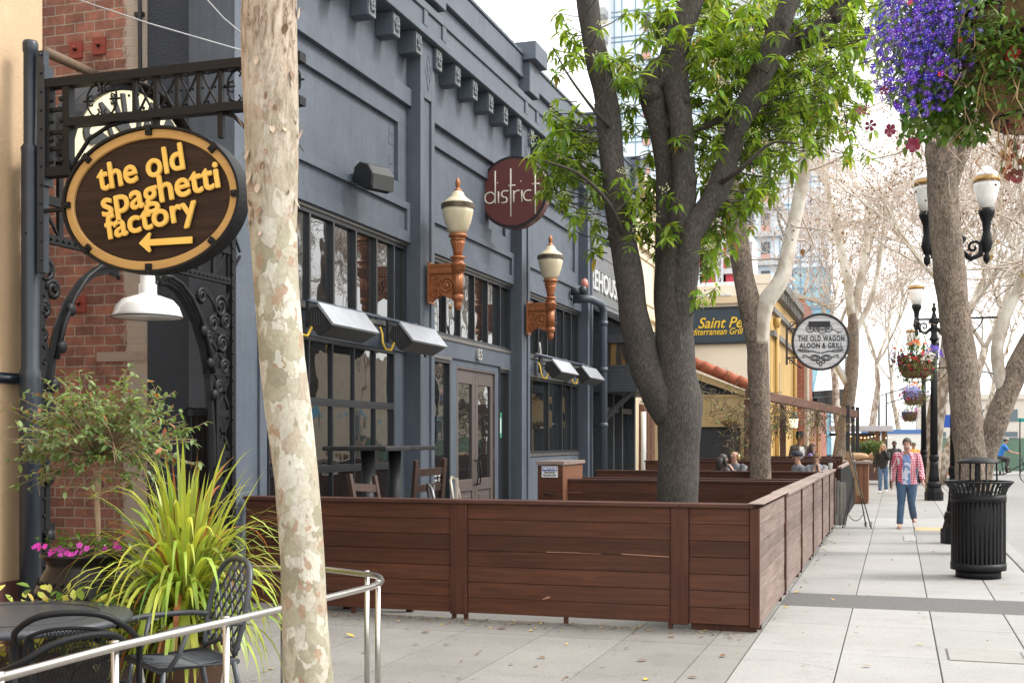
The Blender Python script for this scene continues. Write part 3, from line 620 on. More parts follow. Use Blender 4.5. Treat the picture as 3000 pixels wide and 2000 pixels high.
# DISTRICT round sign (hangs square to the facade)
c = PY(1503, 563, 18.9); ds = thing('round_sign', 'round maroon sign with thin cream lettering reading district on the blue facade', 'sign', c)
rad = 106*(c.y*math.cos(YAW)-c.x*math.sin(YAW))/3500
b = MB(); k = 48
b.prism([(rad*math.cos(2*math.pi*i/k), rad*math.sin(2*math.pi*i/k)) for i in range(k)], (0,0,0), (1,0,0), (0,0,1), -.2); b.build('drum', nmat('maroon_side', (.12,.04,.038), (.14,.05,.046), rough=.3, metal=.4), ds, bevel=.01)
b = MB(); b.prism([(rad*math.cos(2*math.pi*i/k)*.995, rad*math.sin(2*math.pi*i/k)*.995) for i in range(k)], (0,-.002,0), (1,0,0), (0,0,1), .01); b.build('rim', flat('black_rim', (.012,.011,.011)), ds)
b = MB(); b.prism([(rad*math.cos(2*math.pi*i/k)*.92, rad*math.sin(2*math.pi*i/k)*.92) for i in range(k)], (0,-.012,0), (1,0,0), (0,0,1), .006); b.build('face', nmat('maroon_face', (.115,.028,.026), (.13,.034,.03), rough=.55), ds)
b = MB(); th = .014*rad/.62; y_ = -.024; q = rad/.62
def arc(cx, cz, r, a0, a1, n=16): return [(cx+r*math.cos(R(a0+(a1-a0)*i/n)), y_, cz+r*math.sin(R(a0+(a1-a0)*i/n))) for i in range(n+1)]
def sl_(pts): b.tube([((x+.02)*q, y_, z*q) for x, _, z in pts], th, 6)
def ln(x0, z0, x1, z1): sl_([(x0,0,z0),(x1,0,z1)])
xh = .0; sl_(arc(-.43,-.08,.095,0,360)); ln(-.335,-.18,-.335,.38); ln(-.275,-.18,-.275,.02); b.ball((-.275*q,y_,.17*q), th*.9)
sl_(arc(-.165,-.03,.055,60,270,10)+arc(-.165,-.13,.045,90,-90,10)+[(-.22,0,-.18)]); sl_([(-.145,0,.022),(-.1,0,.022)])
ln(-.055,.4,-.055,-.42); ln(-.1,.11,.03,.11); ln(.0,-.18,.0,.02); sl_(arc(.075,-.06,.075,180,70,8)); ln(.145,-.18,.145,.02); b.ball((.145*q,y_,.17*q), th*.9)
sl_(arc(.265,-.08,.09,60,300)); ln(.385,.32,.385,-.4); ln(.33,.11,.46,.11)
b.build('lettering', flat('cream_letters', (.78,.72,.6)), ds)
b = MB(); xw = XW - c.x
for z in (.16,-.16): b.box(xw, -rad*.93, .06, .12, z-.03, z+.03)
b.box(xw, xw+.02, .0, .18, -.28, .28); b.build('bracket', MT['iron'], ds)
# notice cabinet and its sign
cb = thing('wooden_cabinet', 'red brown plank cabinet against the blue facade carrying the notice sign', 'cabinet', (-4.6, 17.2, 0))
c0 = PY(1575, 1446, 16.6); c1 = PY(1648, 1446, 16.6); c2 = PY(1575,1350,16.6); x0, x1, zt = c0.x, c1.x, c2.z
cb.location = ((x0+x1)/2, 17.1, 0)
for (y0, y1, x, nm, mt) in ((16.6, 16.63, None, 'front_panel', 'woodX'),):
    b = MB(); n = 7
    for k in range(n): b.box(x0, x1, 16.6, 16.63, .04+k*(zt-.1)/n+.003, .04+(k+1)*(zt-.1)/n)
    fp_ = b.build(nm, MT[mt], cb, True)
b = MB()
for k in range(7): b.box(x1-.03, x1+.0, 16.632, 17.75, .04+k*(zt-.1)/7+.003, .04+(k+1)*(zt-.1)/7); b.box(x0, x0+.03, 16.632, 17.75, .04+k*(zt-.1)/7+.003, .04+(k+1)*(zt-.1)/7)
b.build('side_panel', MT['woodlight'], cb, True)
b = MB(); b.box(x0-.02, x1+.03, 16.57, 17.8, zt-.05, zt); b.build('lid', MT['woodcap'], cb, True, bevel=.004)
b = MB(); xm = (x0+x1)/2; b.tube([(xm-.07,16.6,zt-.47),(xm-.07,16.56,zt-.48),(xm+.07,16.56,zt-.48),(xm+.07,16.6,zt-.47)], .008, 6); b.build('handle', MT['iron'], cb, True)
n0, n1 = PY(1587,1364,16.59), PY(1634,1398,16.59); ns = thing('notice_sign', 'white and blue notice sign reading fire main backflow on the wooden cabinet', 'sign', ((n0.x+n1.x)/2, 16.59, (n0.z+n1.z)/2))
W_, H_ = n1.x-n0.x, n0.z-n1.z
b = MB(); b.box(-W_/2,W_/2,-.003,.006,-H_/2,H_/2); b.build('plate', flat('sign_white', (.8,.8,.8), .4), ns)
b = MB(); b.box(-W_/2+.008,W_/2-.008,-.006,-.003,.06*H_,H_/2-.008); b.build('blue_band', flat('sign_blue', (.015,.07,.32), .4), ns)
wm, bm_ = flat('notice_white', (.85,.85,.85)), flat('notice_black', (.02,.02,.02))
text('lettering', 'NOTICE', H_*.33, wm, ns, (0,-.008,H_*.27), (R(90),0,0), .001, .003, sx=1.05)
text('lettering', 'FIRE MAIN', H_*.21, bm_, ns, (0,-.005,-H_*.08), (R(90),0,0), .001, .001, sx=1.05)
text('lettering', 'BACKFLOW', H_*.21, bm_, ns, (0,-.005,-H_*.32), (R(90),0,0), .001, .001, sx=1.05)
# high bar tables against the window
def bar_table(loc, label, copy=None):
    if copy: return dup(copy, loc, 0, label)
    t = thing('bar_table', label, 'table', loc, 0, 'high bar tables by the facade')
    b = MB(); b.box(-.38,.38,-.36,.36,1.57,1.62); b.build('top', MT['dark'], t, bevel=.01)
    b = MB(); b.tube([(0,0,.02),(0,0,1.57)], .075, 12); b.build('column', MT['dark'], t)
    b = MB(); b.lathe([(.3,0),(.3,.02),(.08,.05)], (0,0,0), 20); b.build('base', MT['dark'], t); return t
p = PX(1078, 1305, -5.55); T1 = bar_table((-5.55, p.y, 0), 'nearer dark high bar table beside the mottled tree trunk')
p = PX(1138, 1305, -5.55); bar_table((-5.62, p.y+.35, 0), 'farther dark high bar table by the tall window', T1)
# wooden chairs stacked upside down
chw = woodmat('chair_wood', 'Z', (.05,.03,.024), (.08,.05,.04), None, .1)
def wood_chair(loc, rot, label, tilt):
    t = thing('wooden_chair', label, 'chair', loc, rot, 'brown wooden chairs')
    t.rotation_euler = (tilt[0], tilt[1], rot)
    for x in (-.2,.2):
        b = MB(); b.bar((x,.2,0),(x,.26,.98),.045,.05,(0,1,0)); b.build('rear_leg', chw, t)
        b = MB(); b.bar((x,-.2,0),(x,-.2,.45),.045,.05,(0,1,0)); b.build('front_leg', chw, t)
    b = MB(); b.box(-.23,.23,-.23,.22,.45,.49); b.build('seat', chw, t)
    b = MB()
    for z in (.62,.8): b.box(-.18,.18,.2+z*.04,.225+z*.04,z,z+.08)
    b.build('backrest', chw, t); return t
def at_fence(u, v, X): return PX(u, v, X)
p = PX(1150, 1430, -4.9); wood_chair((p.x, p.y, .42), R(75), 'brown wooden chair tipped over, left of the other brown chair behind the fence', (R(-12), R(4)))
p = PX(1275, 1430, -4.9); wood_chair((p.x, p.y, .46), R(60), 'brown wooden chair with its tall back up against the pilaster', (R(14), R(-3)))
tb = thing('patio_table', 'low brown patio table under the upturned wooden chairs behind the fence', 'table', (PX(1200,1440,-4.9).x, PX(1200,1440,-4.9).y, 0))
b = MB(); b.box(-.4,.4,-.9,.9,.5,.55); b.build('top', MT['woodcapX'], tb)
for x in (-.34,.34):
    for y in (-.8,.8): b = MB(); b.box(x-.03,x+.03,y-.03,y+.03,0,.5); b.build('leg', MT['woodZ'], tb)
def metal_chair(loc, rot, label, mt, copy=None):
    t = thing('metal_cafe_chair', label, 'chair', loc, rot, 'curved metal cafe chairs')
    b = MB(); b.tube([(-.2,.2,.45),(-.2,.24,.7),(-.16,.27,.84),(0,.29,.88),(.16,.27,.84),(.2,.24,.7),(.2,.2,.45)], .017, 8); b.build('back_hoop', mt, t)
    b = MB(); b.box(-.05,.05,.215,.235,.46,.87); b.build('back_slat', mt, t)
    b = MB(); b.lathe([(.0,.44),(.2,.44),(.215,.455),(.2,.47),(0,.465)], (0,0,0), 20); b.build('seat', mt, t)
    for x in (-.18,.18):
        for y in (-.18,.18): b = MB(); b.tube([(x*.8,y*.8,.44),(x*1.2,y*1.2,0)], .014, 6); b.build('leg', mt, t)
    return t
p = PX(1330,1425,-4.6); metal_chair((p.x,p.y,.33), R(120), 'dark grey curved metal cafe chair behind the fence', flat('gunmetal', (.2,.2,.2), .35, .7))
p = PX(1395,1420,-4.6); metal_chair((p.x,p.y,.38), R(100), 'beige curved metal cafe chair in front of the double door', flat('beige_metal', (.45,.4,.33), .4, .3))
# ================================================================== LEFT: corner building, alley wall, iron gate, hanging sign
cbd = thing('corner_building', 'yellow beige stucco corner building with a dark red plinth at the left edge', 'building', (-6.4, 7.8, 0))
b = MB(); b.box(-16, -6.42, -3, 7.84, .62, 9); b.build('wall', MT['beige'], cbd, True)
b = MB(); b.box(-16, -6.40, -3, 7.86, 0, .618); b.build('plinth', MT['plinth'], cbd, True)
b = MB(); b.box(-6.419,-6.4,6.2,7.84,2.12,2.2); b.tube([(-6.4,7.3,2.16),(-6.33,7.5,2.16)], .02, 6); b.build('wall_strap', MT['navyiron'], cbd, True)
bw = thing('brick_wall', 'old red brick side wall in the alley with red anchor plates and a whitewashed edge', 'wall', (-8, 10.75, 0))
m_, t_, bs_ = MT['brick'], MT['brick'].node_tree, MT['brick'].node_tree.nodes['Principled BSDF']
# plaster smears and whitewash down the right-hand edge of the bricks
src = bs_.inputs['Base Color'].links[0].from_socket; vec = coords(t_); tc = N(t_, 'ShaderNodeTexCoord'); sx_ = N(t_, 'ShaderNodeSeparateXYZ'); t_.links.new(tc.outputs['Object'], sx_.inputs[0])
mr = N(t_, 'ShaderNodeMapRange'); mr.inputs[1].default_value = .12; mr.inputs[2].default_value = .52; t_.links.new(sx_.outputs['X'], mr.inputs[0])
ad = N(t_, 'ShaderNodeMath', operation='MULTIPLY_ADD'); t_.links.new(noise(t_, coords(t_, (1,1,.6)), 5, 8, .75), ad.inputs[0]); ad.inputs[1].default_value = 1.3; t_.links.new(mr.outputs[0], ad.inputs[2])
cc = mixc(t_, ramp(t_, ad.outputs[0], [(.92,(0,)*3),(1,(.8,)*3)]), src, (.50,.45,.38)); t_.links.new(cc, bs_.inputs['Base Color'])
b = MB(); b.box(-13, -7.472, 10.75, 10.95, 0, 8.4); b.build('wall', MT['brick'], bw, True)
for (x, z) in ((-8.358,5.856),(-8.064,5.87),(-8.31,3.142)):
    b = MB(); b.box(x-.08,x+.08,10.725,10.749,z-.09,z+.09); b.lathe([(.02,0),(.015,.03)], (x,10.7,z), 8); po = b.build('anchor_plate', MT['redplate'], bw, True)
    b = MB(); b.ball((x,10.715,z), .02); b.build('bolt', MT['iron'], po, True)
b = MB(); b.box(-8.1,-7.5,10.742,10.75,2.52,2.62); b.build('lintel_patch', stucco('patch_plaster', (.45,.38,.32), (.36,.27,.22), .9, 40), bw, True)
b = MB(); pts = [(-7.56,10.72,6.5),(-7.535,10.70,6.2),(-7.535,10.70,5.9),(-7.54,10.72,5.2),(-7.53,10.72,4.7)]; b.tube(pts, .022, 8); b.box(-7.6,-7.5,10.69,10.74,6.12,6.16); o = b.build('wall_cable', MT['dark']); tag(o, 'black cable running down the red brick wall', 'cable')
b = MB(); a_, c_ = PY(128,150,8.6), PY(300,228,10.65); b.tube([a_, c_], .045, 10); o = b.build('rusty_pipe', nmat('rusty_pipe', (.16,.1,.06), (.1,.065,.045), scale=8, rough=.7)); tag(o, 'brown pipe slanting across the alley behind the sign post', 'pipe')
# ---- post with the lattice arm
sp = thing('sign_post', 'dark navy iron post with a riveted lattice arm holding the oval sign', 'sign post', (-6.25, 7.5, 0))
b = MB(); b.lathe([(.078,0),(.078,2.15),(.08,2.2),(.066,2.24),(.066,3.86),(.07,3.9),(.05,3.93),(.05,4.62),(.056,4.63),(.058,4.69),(.05,4.71),(0,4.715)], (-6.25,7.5,0), 24); b.build('pole', MT['navyiron'], sp, True)
b = MB(); b.box(-6.165,-6.105,7.47,7.53,2.95,4.62)
b.box(-6.1,-6.1+.02,7.45,7.55,3.6,4.5)
for k in range(12): b.ball((-6.13,7.465,3.05+k*.14), .012, .012, .012, 6, 4)
b.build('mounting_channel', MT['navyiron'], sp, True)
F = MB(); Y0 = 7.5; w2 = .028
def hb(x0, x1, z, h=.055): F.box(x0, x1, Y0-.045, Y0+.045, z-h/2, z+h/2)
def vb(x, z0, z1, ww=.05): F.box(x-ww/2, x+ww/2, Y0-.035, Y0+.035, z0, z1)
hb(-6.1,-3.95,4.365,.065); hb(-5.9,-3.95,4.06,.06); vb(-6.08,3.7,4.335,.06); vb(-5.905,3.7,4.335,.06); hb(-6.1,-5.87,3.7,.07)
for z in (3.88,4.0-.0,4.17): F.box(-6.05,-5.93,Y0-.015,Y0+.015,z-.014,z+.014)
for x in (-5.32,-5.14,-4.96,-4.78,-4.6): F.box(x-.014,x+.014,Y0-.02,Y0+.02,4.09,4.335)
for x in (-5.32,-5.14,-4.96,-4.78): 
    F.bar((x+.02,Y0-.02,4.335),(x+.16,Y0-.02,4.09),.012,.016,(0,1,0)); F.bar((x+.02,Y0+.012,4.09),(x+.16,Y0+.012,4.335),.012,.016,(0,1,0))
for x in (-5.14,-4.6): F.box(x-.02,x+.02,Y0-.02,Y0+.02,3.85,4.03)
b = F
for z in (3.78,3.94,4.08,4.24):
    for x in (-6.035,-5.945): b.ball((x,Y0-.03,z), .022, .022, .022, 10, 6)
for x in (-5.32,-5.14,-4.96,-4.78,-4.6):
    for dx in (-.04,.04): b.ball((x+dx,Y0-.02,4.215), .011, .011, .011, 8, 5)
    b.ball((x+.09,Y0-.03,4.315), .014); b.ball((x+.09,Y0-.03,4.11), .014)
b.build('lattice_arm', MT['iron'], sp, True)
def scroll(cx, cz, r, a0, turns, sgn=1, n=18, th=.009):
    b.tube([(cx+r*(1-.75*i/n)*math.cos(a0+sgn*turns*2*math.pi*i/n), Y0, cz+r*(1-.75*i/n)*math.sin(a0+sgn*turns*2*math.pi*i/n)) for i in range(n+1)], th, 6)
for cx in (-5.61,-4.42,-4.1):
    cz = 4.21; b = MB()
    for s in (-1,1):
        for q in (-1,1):
            b.tube([(cx+s*.13,Y0,cz),(cx+s*.125,Y0,cz+q*.05),(cx+s*.09,Y0,cz+q*.1),(cx+s*.05,Y0,cz+q*.115),(cx+s*.02,Y0,cz+q*.09),(cx+s*.035,Y0,cz+q*.065)], .008, 6)
            b.tube([(cx+s*.13,Y0,cz),(cx+s*.115,Y0,cz+q*.03),(cx+s*.085,Y0,cz+q*.04),(cx+s*.08,Y0,cz+q*.02)], .007, 6)
        b.tube([(cx+s*.16,Y0,cz),(cx+s*.07,Y0,cz)], .008, 6)
    b.tube([(cx,Y0,cz+.13),(cx,Y0,cz+.06)], .009, 6); b.tube([(cx,Y0,cz-.13),(cx,Y0,cz-.06)], .009, 6); b.build('scrollwork', MT['iron'], sp, True)
# curved braces
b = MB()
b.tube([(-5.87,Y0,3.68),(-5.84,Y0,3.78),(-5.72,Y0,3.93),(-5.55,Y0,4.01),(-5.36,Y0,4.045)], .016, 8); b.build('curved_brace', MT['iron'], sp, True); b = MB()
b.tube([(-4.62,Y0,4.04),(-4.5,Y0,4.0),(-4.4,Y0,3.9),(-4.36,Y0,3.75)], .014, 8)
b.build('curved_brace', MT['iron'], sp, True)
b = MB(); b.box(-6.11,-5.87,7.48,7.52,3.405,3.43); b.build('stay_bar', MT['iron'], sp, True)
# ---- oval sign
OC = Vector((-5.15, 7.46, 3.43)); A_, B_ = .735, .52
ov = thing('oval_sign', 'oval dark wood sign with gold rim, yellow the old spaghetti factory lettering and arrow', 'sign', OC)
def ell(a, b_, n=72): return [(a*math.cos(2*math.pi*i/n), b_*math.sin(2*math.pi*i/n)) for i in range(n)]
b = MB(); b.prism(ell(A_-.03,B_-.03), (0,-.005,0), (1,0,0), (0,0,1), -.09)
def ring(mb, a0, b0, a1, b1, y0, y1, n=72):
    e0, e1 = ell(a0,b0,n), ell(a1,b1,n); vs = [(x,y0,z) for x,z in e0]+[(x,y0,z) for x,z in e1]+[(x,y1,z) for x,z in e0]+[(x,y1,z) for x,z in e1]; fs = []
    for i in range(n):
        j = (i+1)%n; fs += [(i,j,n+j,n+i),(2*n+i,3*n+i,3*n+j,2*n+j),(i,2*n+i,2*n+j,j),(n+i,n+j,3*n+j,3*n+i)]
    mb.add(vs, fs)
bm_board = woodmat('sign_wood', 'X', (.022,.011,.008), (.05,.027,.018), None, .0, .5)
bo = b.build('board', bm_board, ov)
b = MB(); ring(b, A_-.075, B_-.075, A_-.008, B_-.008, -.03, .0); b.build('gold_rim', nmat('gold_rim', (.42,.235,.075), (.50,.30,.10), scale=4, stretch=(1,4,4), rough=.45), ov, bevel=.006, seg=1)
b = MB(); ring(b, A_-.007, B_-.007, A_+.012, B_+.012, -.05, .1); b.build('iron_band', MT['iron'], ov)
b = MB()
for k in range(8):
    a = R(-90+45*k+ (0 if k % 2 == 0 else (3 if k in (1,5) else -3))); x, z = (A_-.02)*math.cos(a), (B_-.02)*math.sin(a)
    b = MB(); b.obox((x,-.04,z), .045, .03, .07, Euler((0, -a+math.pi/2, 0)).to_matrix()); b.ball((x*.985,-.057,z*.985), .011); b.build('clip', MT['iron'], ov)
gold = nmat('yellow_letters', (.78,.47,.085), (.85,.55,.13), scale=3, rough=.5)
def fit(o, wd, ht=None):
    xs = [v.co.x for v in o.data.vertices]; ys = [v.co.y for v in o.data.vertices]; W = max(xs)-min(xs); cx = (max(xs)+min(xs))/2; cy = (max(ys)+min(ys))/2
    s = wd/W; sy = (ht/(max(ys)-min(ys))) if ht else 1
    for v in o.data.vertices: v.co.x = (v.co.x-cx)*s; v.co.y = (v.co.y-cy)*sy
for (body, u, v, wd, ht) in (('the old', 409, 491, .74, .2), ('spaghetti', 467, 567, 1.0, .262), ('factory', 441, 645, .78, .245)):
    p = PY(u, v, 7.43); boldtext('lettering', body, .27, gold, ov, p-OC, (R(90), R(-9.3), 0), wd, ht, .0062, .007)
b = MB(); p0, p1 = PY(408,713,7.43)-OC, PY(563,700,7.43)-OC; L = p1.x-p0.x
b.prism([(0,0),(.085,.075),(.1,.07),(.088,.024),(L,.027),(L,-.022),(.088,-.022),(.1,-.06),(.085,-.07)], (p0.x,-.024,p0.z), (1,0,0), (0,0,1), .012); b.build('arrow', gold, ov)
# ---- iron arch gate across the alley (plane x = -6.5)
ga = thing('iron_gateway', 'black riveted iron arch gateway with lattice legs spanning the alley', 'gateway', (-6.25, 8.87, 0)); GX = -6.27; GC = 8.87
def gbar(mb, y0, z0, y1, z1, w=.05, d=.05): mb.bar((GX,y0,z0),(GX,y1,z1), w, d, (1,0,0))
for s in (-1, 1):
    def Yc(y): return GC + s*y
    b = MB()
    rib = [(1.2,0),(1.2,.9),(1.18,1.7),(1.12,2.28),(1.03,2.56),(.91,2.78),(.75,2.96),(.58,3.07),(.42,3.11),(.3,3.1)]
    b.tube([(GX,Yc(y),z) for y, z in rib], .04, 6, smooth=False)
    b.tube([(GX+.06,Yc(y*1.0+.0),z+.045) for y, z in rib[3:]], .022, 6)
    b.tube([(GX,Yc(.3+.07*(1-i/14)*math.cos(i*.6)), 3.1+.07*(1-i/14)*math.sin(i*.6+1.57)) for i in range(13)], .02, 6)
    b.build('arch_rib', MT['iron'], ga, True)
    b = MB()
    outer = 1.53 if s > 0 else 1.27
    gbar(b, Yc(outer), 0, Yc(outer), 3.9, .07, .07); gbar(b, Yc(1.27), 0, Yc(1.25), 2.2, .05, .05)
    for z in (.35,.75,1.15,1.55,1.95,2.35,2.75): gbar(b, Yc(outer), z, Yc((1.22 if z < 2.2 else 1.05) if s > 0 else 1.16), z, .07, .03)
    for k in range(7):
        z = .35+k*.4; y_in = (1.24 if z < 2 else 1.05) if s > 0 else 1.16; gbar(b, Yc(outer), z, Yc(y_in), z+.4, .04, .02); gbar(b, Yc(y_in), z, Yc(outer), z+.4, .04, .02)
    for z in (3.25,3.55,3.9): gbar(b, Yc(.3), z, Yc(outer), z, .07, .05)
    for k in range(5 if s > 0 else 4): y = .4+k*.27 if s > 0 else .35+k*.22; gbar(b, Yc(y), 3.25, Yc(y), 3.9, .05, .03); gbar(b, Yc(y), 3.27, Yc(y+.22), 3.53, .02, .02); gbar(b, Yc(y+.22), 3.57, Yc(y), 3.88, .02, .02)
    for (cy, cz, r) in (((1.33,2.98,.12),(1.2,2.8,.09),(1.36,2.62,.1),(1.0,3.05,.08),(1.4,2.4,.08),(1.3,2.2,.07),(1.42,2.84,.09),(1.12,2.66,.07)) if s > 0 else ((1.18,3.0,.1),(1.1,2.86,.08),(1.2,2.7,.07),(1.22,2.5,.05))):
        b.tube([(GX+.0,Yc(cy+r*(1-.7*i/16)*math.cos(i*.62)),cz+r*(1-.7*i/16)*math.sin(i*.62)) for i in range(17)], .026, 5)
    for (y, z) in ((1.2,.95),(1.2,1.4),(1.14,2.12),(1.06,2.42),(.95,2.72),(1.2,.5)): b.ball((GX+.06,Yc(y),z), .03, .055, .055, 10, 6); 
    for k in range(16): b.ball((GX+.03,Yc(.35+k*.072),3.25), .012)
    for k in range(28): b.ball((GX+.04,Yc(outer-.03),.2+k*.13), .012)
    b.build('lattice_leg', MT['iron'], ga, True)
# the two gate leaves folded open inside the legs
for (y0, ys_) in ((9.84,(9.9,10.0,10.1,10.2)),(7.65,(7.7,7.8,7.9))):
    b = MB(); y1 = y0+(.42 if y0 > 9 else .31)
    for y in ys_: b.box(-6.45,-6.4,y-.012,y+.012,.1,2.0)
    for z in (.15,1.0,1.95): b.box(-6.455,-6.395,y0,y1,z-.03,z+.03)
    for z in (.5,1.35):
        for y in ys_[:2]: b.tube([(-6.425,y+.05+.05*math.cos(a*.8),z+.12*math.sin(a*.8)) for a in range(8)], .01, 5)
    b.build('gate_leaf', MT['iron'], ga, True)
# arched cream sign on top of the gateway
ar = MB(); cz, r0, r1, n = 3.7, .56, .97, 28
def arcpts(r, a0=12, a1=168): return [(GC-.03-r*math.cos(R(a0+(a1-a0)*i/n)), cz+r*math.sin(R(a0+(a1-a0)*i/n))) for i in range(n+1)]
ar.prism(arcpts(r1)+arcpts(r0)[::-1], (-6.2,0,0), (0,1,0), (0,0,1), -.16)
ao = ar.build('arched_sign', flat('cream_panel', (.74,.66,.42), .5), ga, True)
ar = MB()
for r in (r0, r1+.04):
    p = arcpts(r); ar.tube([(-6.28,y,z) for y, z in p], .05, 6, smooth=False)
for i in (0, n): a, c_ = arcpts(r0)[i], arcpts(r1+.04)[i]; ar.bar((-6.28,a[0],a[1]),(-6.28,c_[0],c_[1]),.1,.12,(1,0,0))
for i in range(0, n, 1):
    a, c_ = arcpts(r1+.075)[i], arcpts(r1+.075)[i+1]; ar.bar((-6.28,a[0],a[1]),(-6.28,c_[0],c_[1]),.3,.015,(0,a[0]-GC,a[1]-cz))
ar.build('sign_border', MT['iron'], ao, True)
inkm = flat('sign_ink', (.02,.022,.024))
for ch, a in (('S',35),('N',58),('U',78),('A',98),('R',120),('E',143)):
    y, z = GC-.03-.76*math.cos(R(a)), cz+.76*math.sin(R(a)); o = text('lettering', ch, .46, inkm, ao, Vector((-6.19,y,z))-Vector((-6.25,8.87,0)), (R(90),0,R(90)), .006, .012); fit(o, .24, .36)
    o.rotation_euler = (Matrix.Rotation(R(a-90), 3, 'X') @ Euler((R(90),0,R(90))).to_matrix()).to_euler() if False else (Matrix.Rotation(R(90-a)*-1*-1, 3, 'X') @ Euler((R(90),0,R(90))).to_matrix()).to_euler()
# ---- white barn lamp
lp = thing('barn_lamp', 'white enamel barn lamp hanging under the iron arch', 'lamp', (-6.3, 9.06, 2.77))
b = MB(); b.lathe([(.3,0),(.305,.005),(.295,.03),(.27,.1),(.22,.155),(.12,.19),(.085,.2),(.08,.22),(.08,.29),(.065,.3),(.065,.36),(.058,.37),(.058,.5),(0,.5)], (0,0,0), 36); b.build('shade', MT['white'], lp)
b = MB(); b.lathe([(.298,.002),(.285,.03),(.26,.095),(.21,.148),(.1,.18),(0,.185)], (0,0,0), 36); b.build('inner_shade', flat('lamp_inside', (.62,.58,.52), .4), lp)
b = MB(); b.tube([(.305*math.cos(k*.2618),.305*math.sin(k*.2618),.002) for k in range(24)], .006, 5, closed=True); b.build('rim', MT['dark'], lp)
# ---- overhead cables
for (a, c_, lab) in ((PX(110,-40,-6.5), PD(702,145,9.5), 'thin grey cable crossing in front of the red brick wall'), (PD(598,-10,9.5), PD(702,92,9.4), 'thin grey cable crossing in front of the blue side wall')):
    b = MB(); e = a + (c_-a)*1.1; b.tube([a, (a+e)/2-Vector((0,0,.02)), e], .006, 5); tag(b.build('overhead_cable', flat('grey_cable', (.35,.36,.38))), lab, 'cable')
# ================================================================== LEFT FOREGROUND: dining corner
rng = random.Random(11)
def arch_blade(mb, base, az, el, L, W, grav, mi=0, n=9):
    p = Vector(base); d = Vector((math.cos(az)*math.cos(el), math.sin(az)*math.cos(el), math.sin(el))); pts = [p.copy()]
    for i in range(n):
        p = p + d*(L/n); pts.append(p.copy()); d = (d + Vector((0,0,-grav*(i+1)/n))).normalized()
    if min(q.z for q in pts) > .02: mb.blade(pts, W, mi)
# steel rail
RZ = .83
rl = thing('steel_railing', 'brushed stainless steel railing curving round the dining corner', 'railing', PZ(1087,1716,RZ)*1)
rl.location.z = 0
pt = [PZ(u,v,RZ) for u,v in ((-330,2085),(0,1984),(337,1894),(663,1820),(950,1752),(1087,1718))]
c1, c2 = PZ(1118,1700,RZ), PZ(1100,1685,RZ); bk = [PZ(u,v,RZ) for u,v in ((1065,1680),(959,1667),(740,1662),(400,1655),(163,1650))]
b = MB(); b.tube(pt + [PZ(1112,1707,RZ), c1, PZ(1112,1690,RZ), c2] + bk, .019, 12); b.build('handrail', MT['steel'], rl, True)
for i, (u, v) in enumerate(((0,1984),(337,1890),(663,1817),(1107,1708),(1075,1680),(829,1665),(163,1650))):
    p = PZ(u, v, RZ); b = MB(); b.tube([(p.x,p.y,.0),(p.x,p.y,RZ+.022)], .017, 12); b.lathe([(.045,0),(.045,.008),(.02,.012)], (p.x,p.y,0), 14); b.build('post', MT['steel'], rl, True)
# plane tree in the front
TP = thing('plane_tree', 'mottled cream and olive plane tree trunk in the foreground', 'tree', (-2.2, 4.5, 0))
ctr = [(918,2150,148),(905,2000,142),(890,1700,132),(868,1400,128),(845,1200,134),(828,1050,130),(812,850,134),(800,650,142),(795,450,158),(792,250,166),(790,60,168),(792,-80,160)]
pts = []; rs = []
for u, v, wpx in ctr: p = PD(u, v, 5.0); pts.append(p); rs.append(wpx*5.0/3500/2*.98)
base_p = Vector((pts[0].x+.02, pts[0].y, -.02)); pts = [base_p, base_p.lerp(pts[0], .5)] + pts; rs = [.19,.125] + rs
# resample
fp, frs = [], []
for i in range(len(pts)-1):
    for k in range(6): q = k/6; fp.append(pts[i].lerp(pts[i+1], q)); frs.append((rs[i]*(1-q)+rs[i+1]*q))
top = pts[-1]; fp.append(top); frs.append(rs[-1])
for k in range(1, 14): fp.append(top + Vector((.02*k, .03*k, .32*k))); frs.append(rs[-1]*(1-.05*k))
b = MB(); b.tube(fp, frs, 36, jit=.09); rr = random.Random(3)
for k in range(120):          # curling flakes of bark on the upper trunk
    z = rr.uniform(2.5, 4.0); i = min(range(len(fp)), key=lambda i: abs(fp[i].z-z)); a = rr.uniform(0, 6.28); d = Vector((math.cos(a), math.sin(a), 0)); p = fp[i] + d*(frs[i]*1.0)
    L = rr.uniform(.02,.06); b.leaf(p, Vector((d.x*.12+rr.uniform(-.2,.2), d.y*.12, -1 if rr.random() < .6 else 1)), L, L*rr.uniform(.35,.7), d, -rr.uniform(.1,.5), rr.choice([1,2]))
tr = b.build('trunk', [MT['patch'], flat('flake_brown', (.22,.14,.09), .9), flat('flake_tan', (.45,.35,.26), .9)], TP, True)
b = MB()
for k in range(9):
    a = k*2.4; p0 = fp[-4 - (k % 6)]; pp = [p0]; d = Vector((math.cos(a), math.sin(a), 1.1)).normalized()
    for j in range(7): pp.append(pp[-1] + d*.45); d = (d + Vector((rr.uniform(-.25,.25), rr.uniform(-.25,.25), .12))).normalized()
    b.tube(pp, [.05*(1-j/8.5) for j in range(8)], 6)
b.build('branches', MT['barkpale'], TP, True)
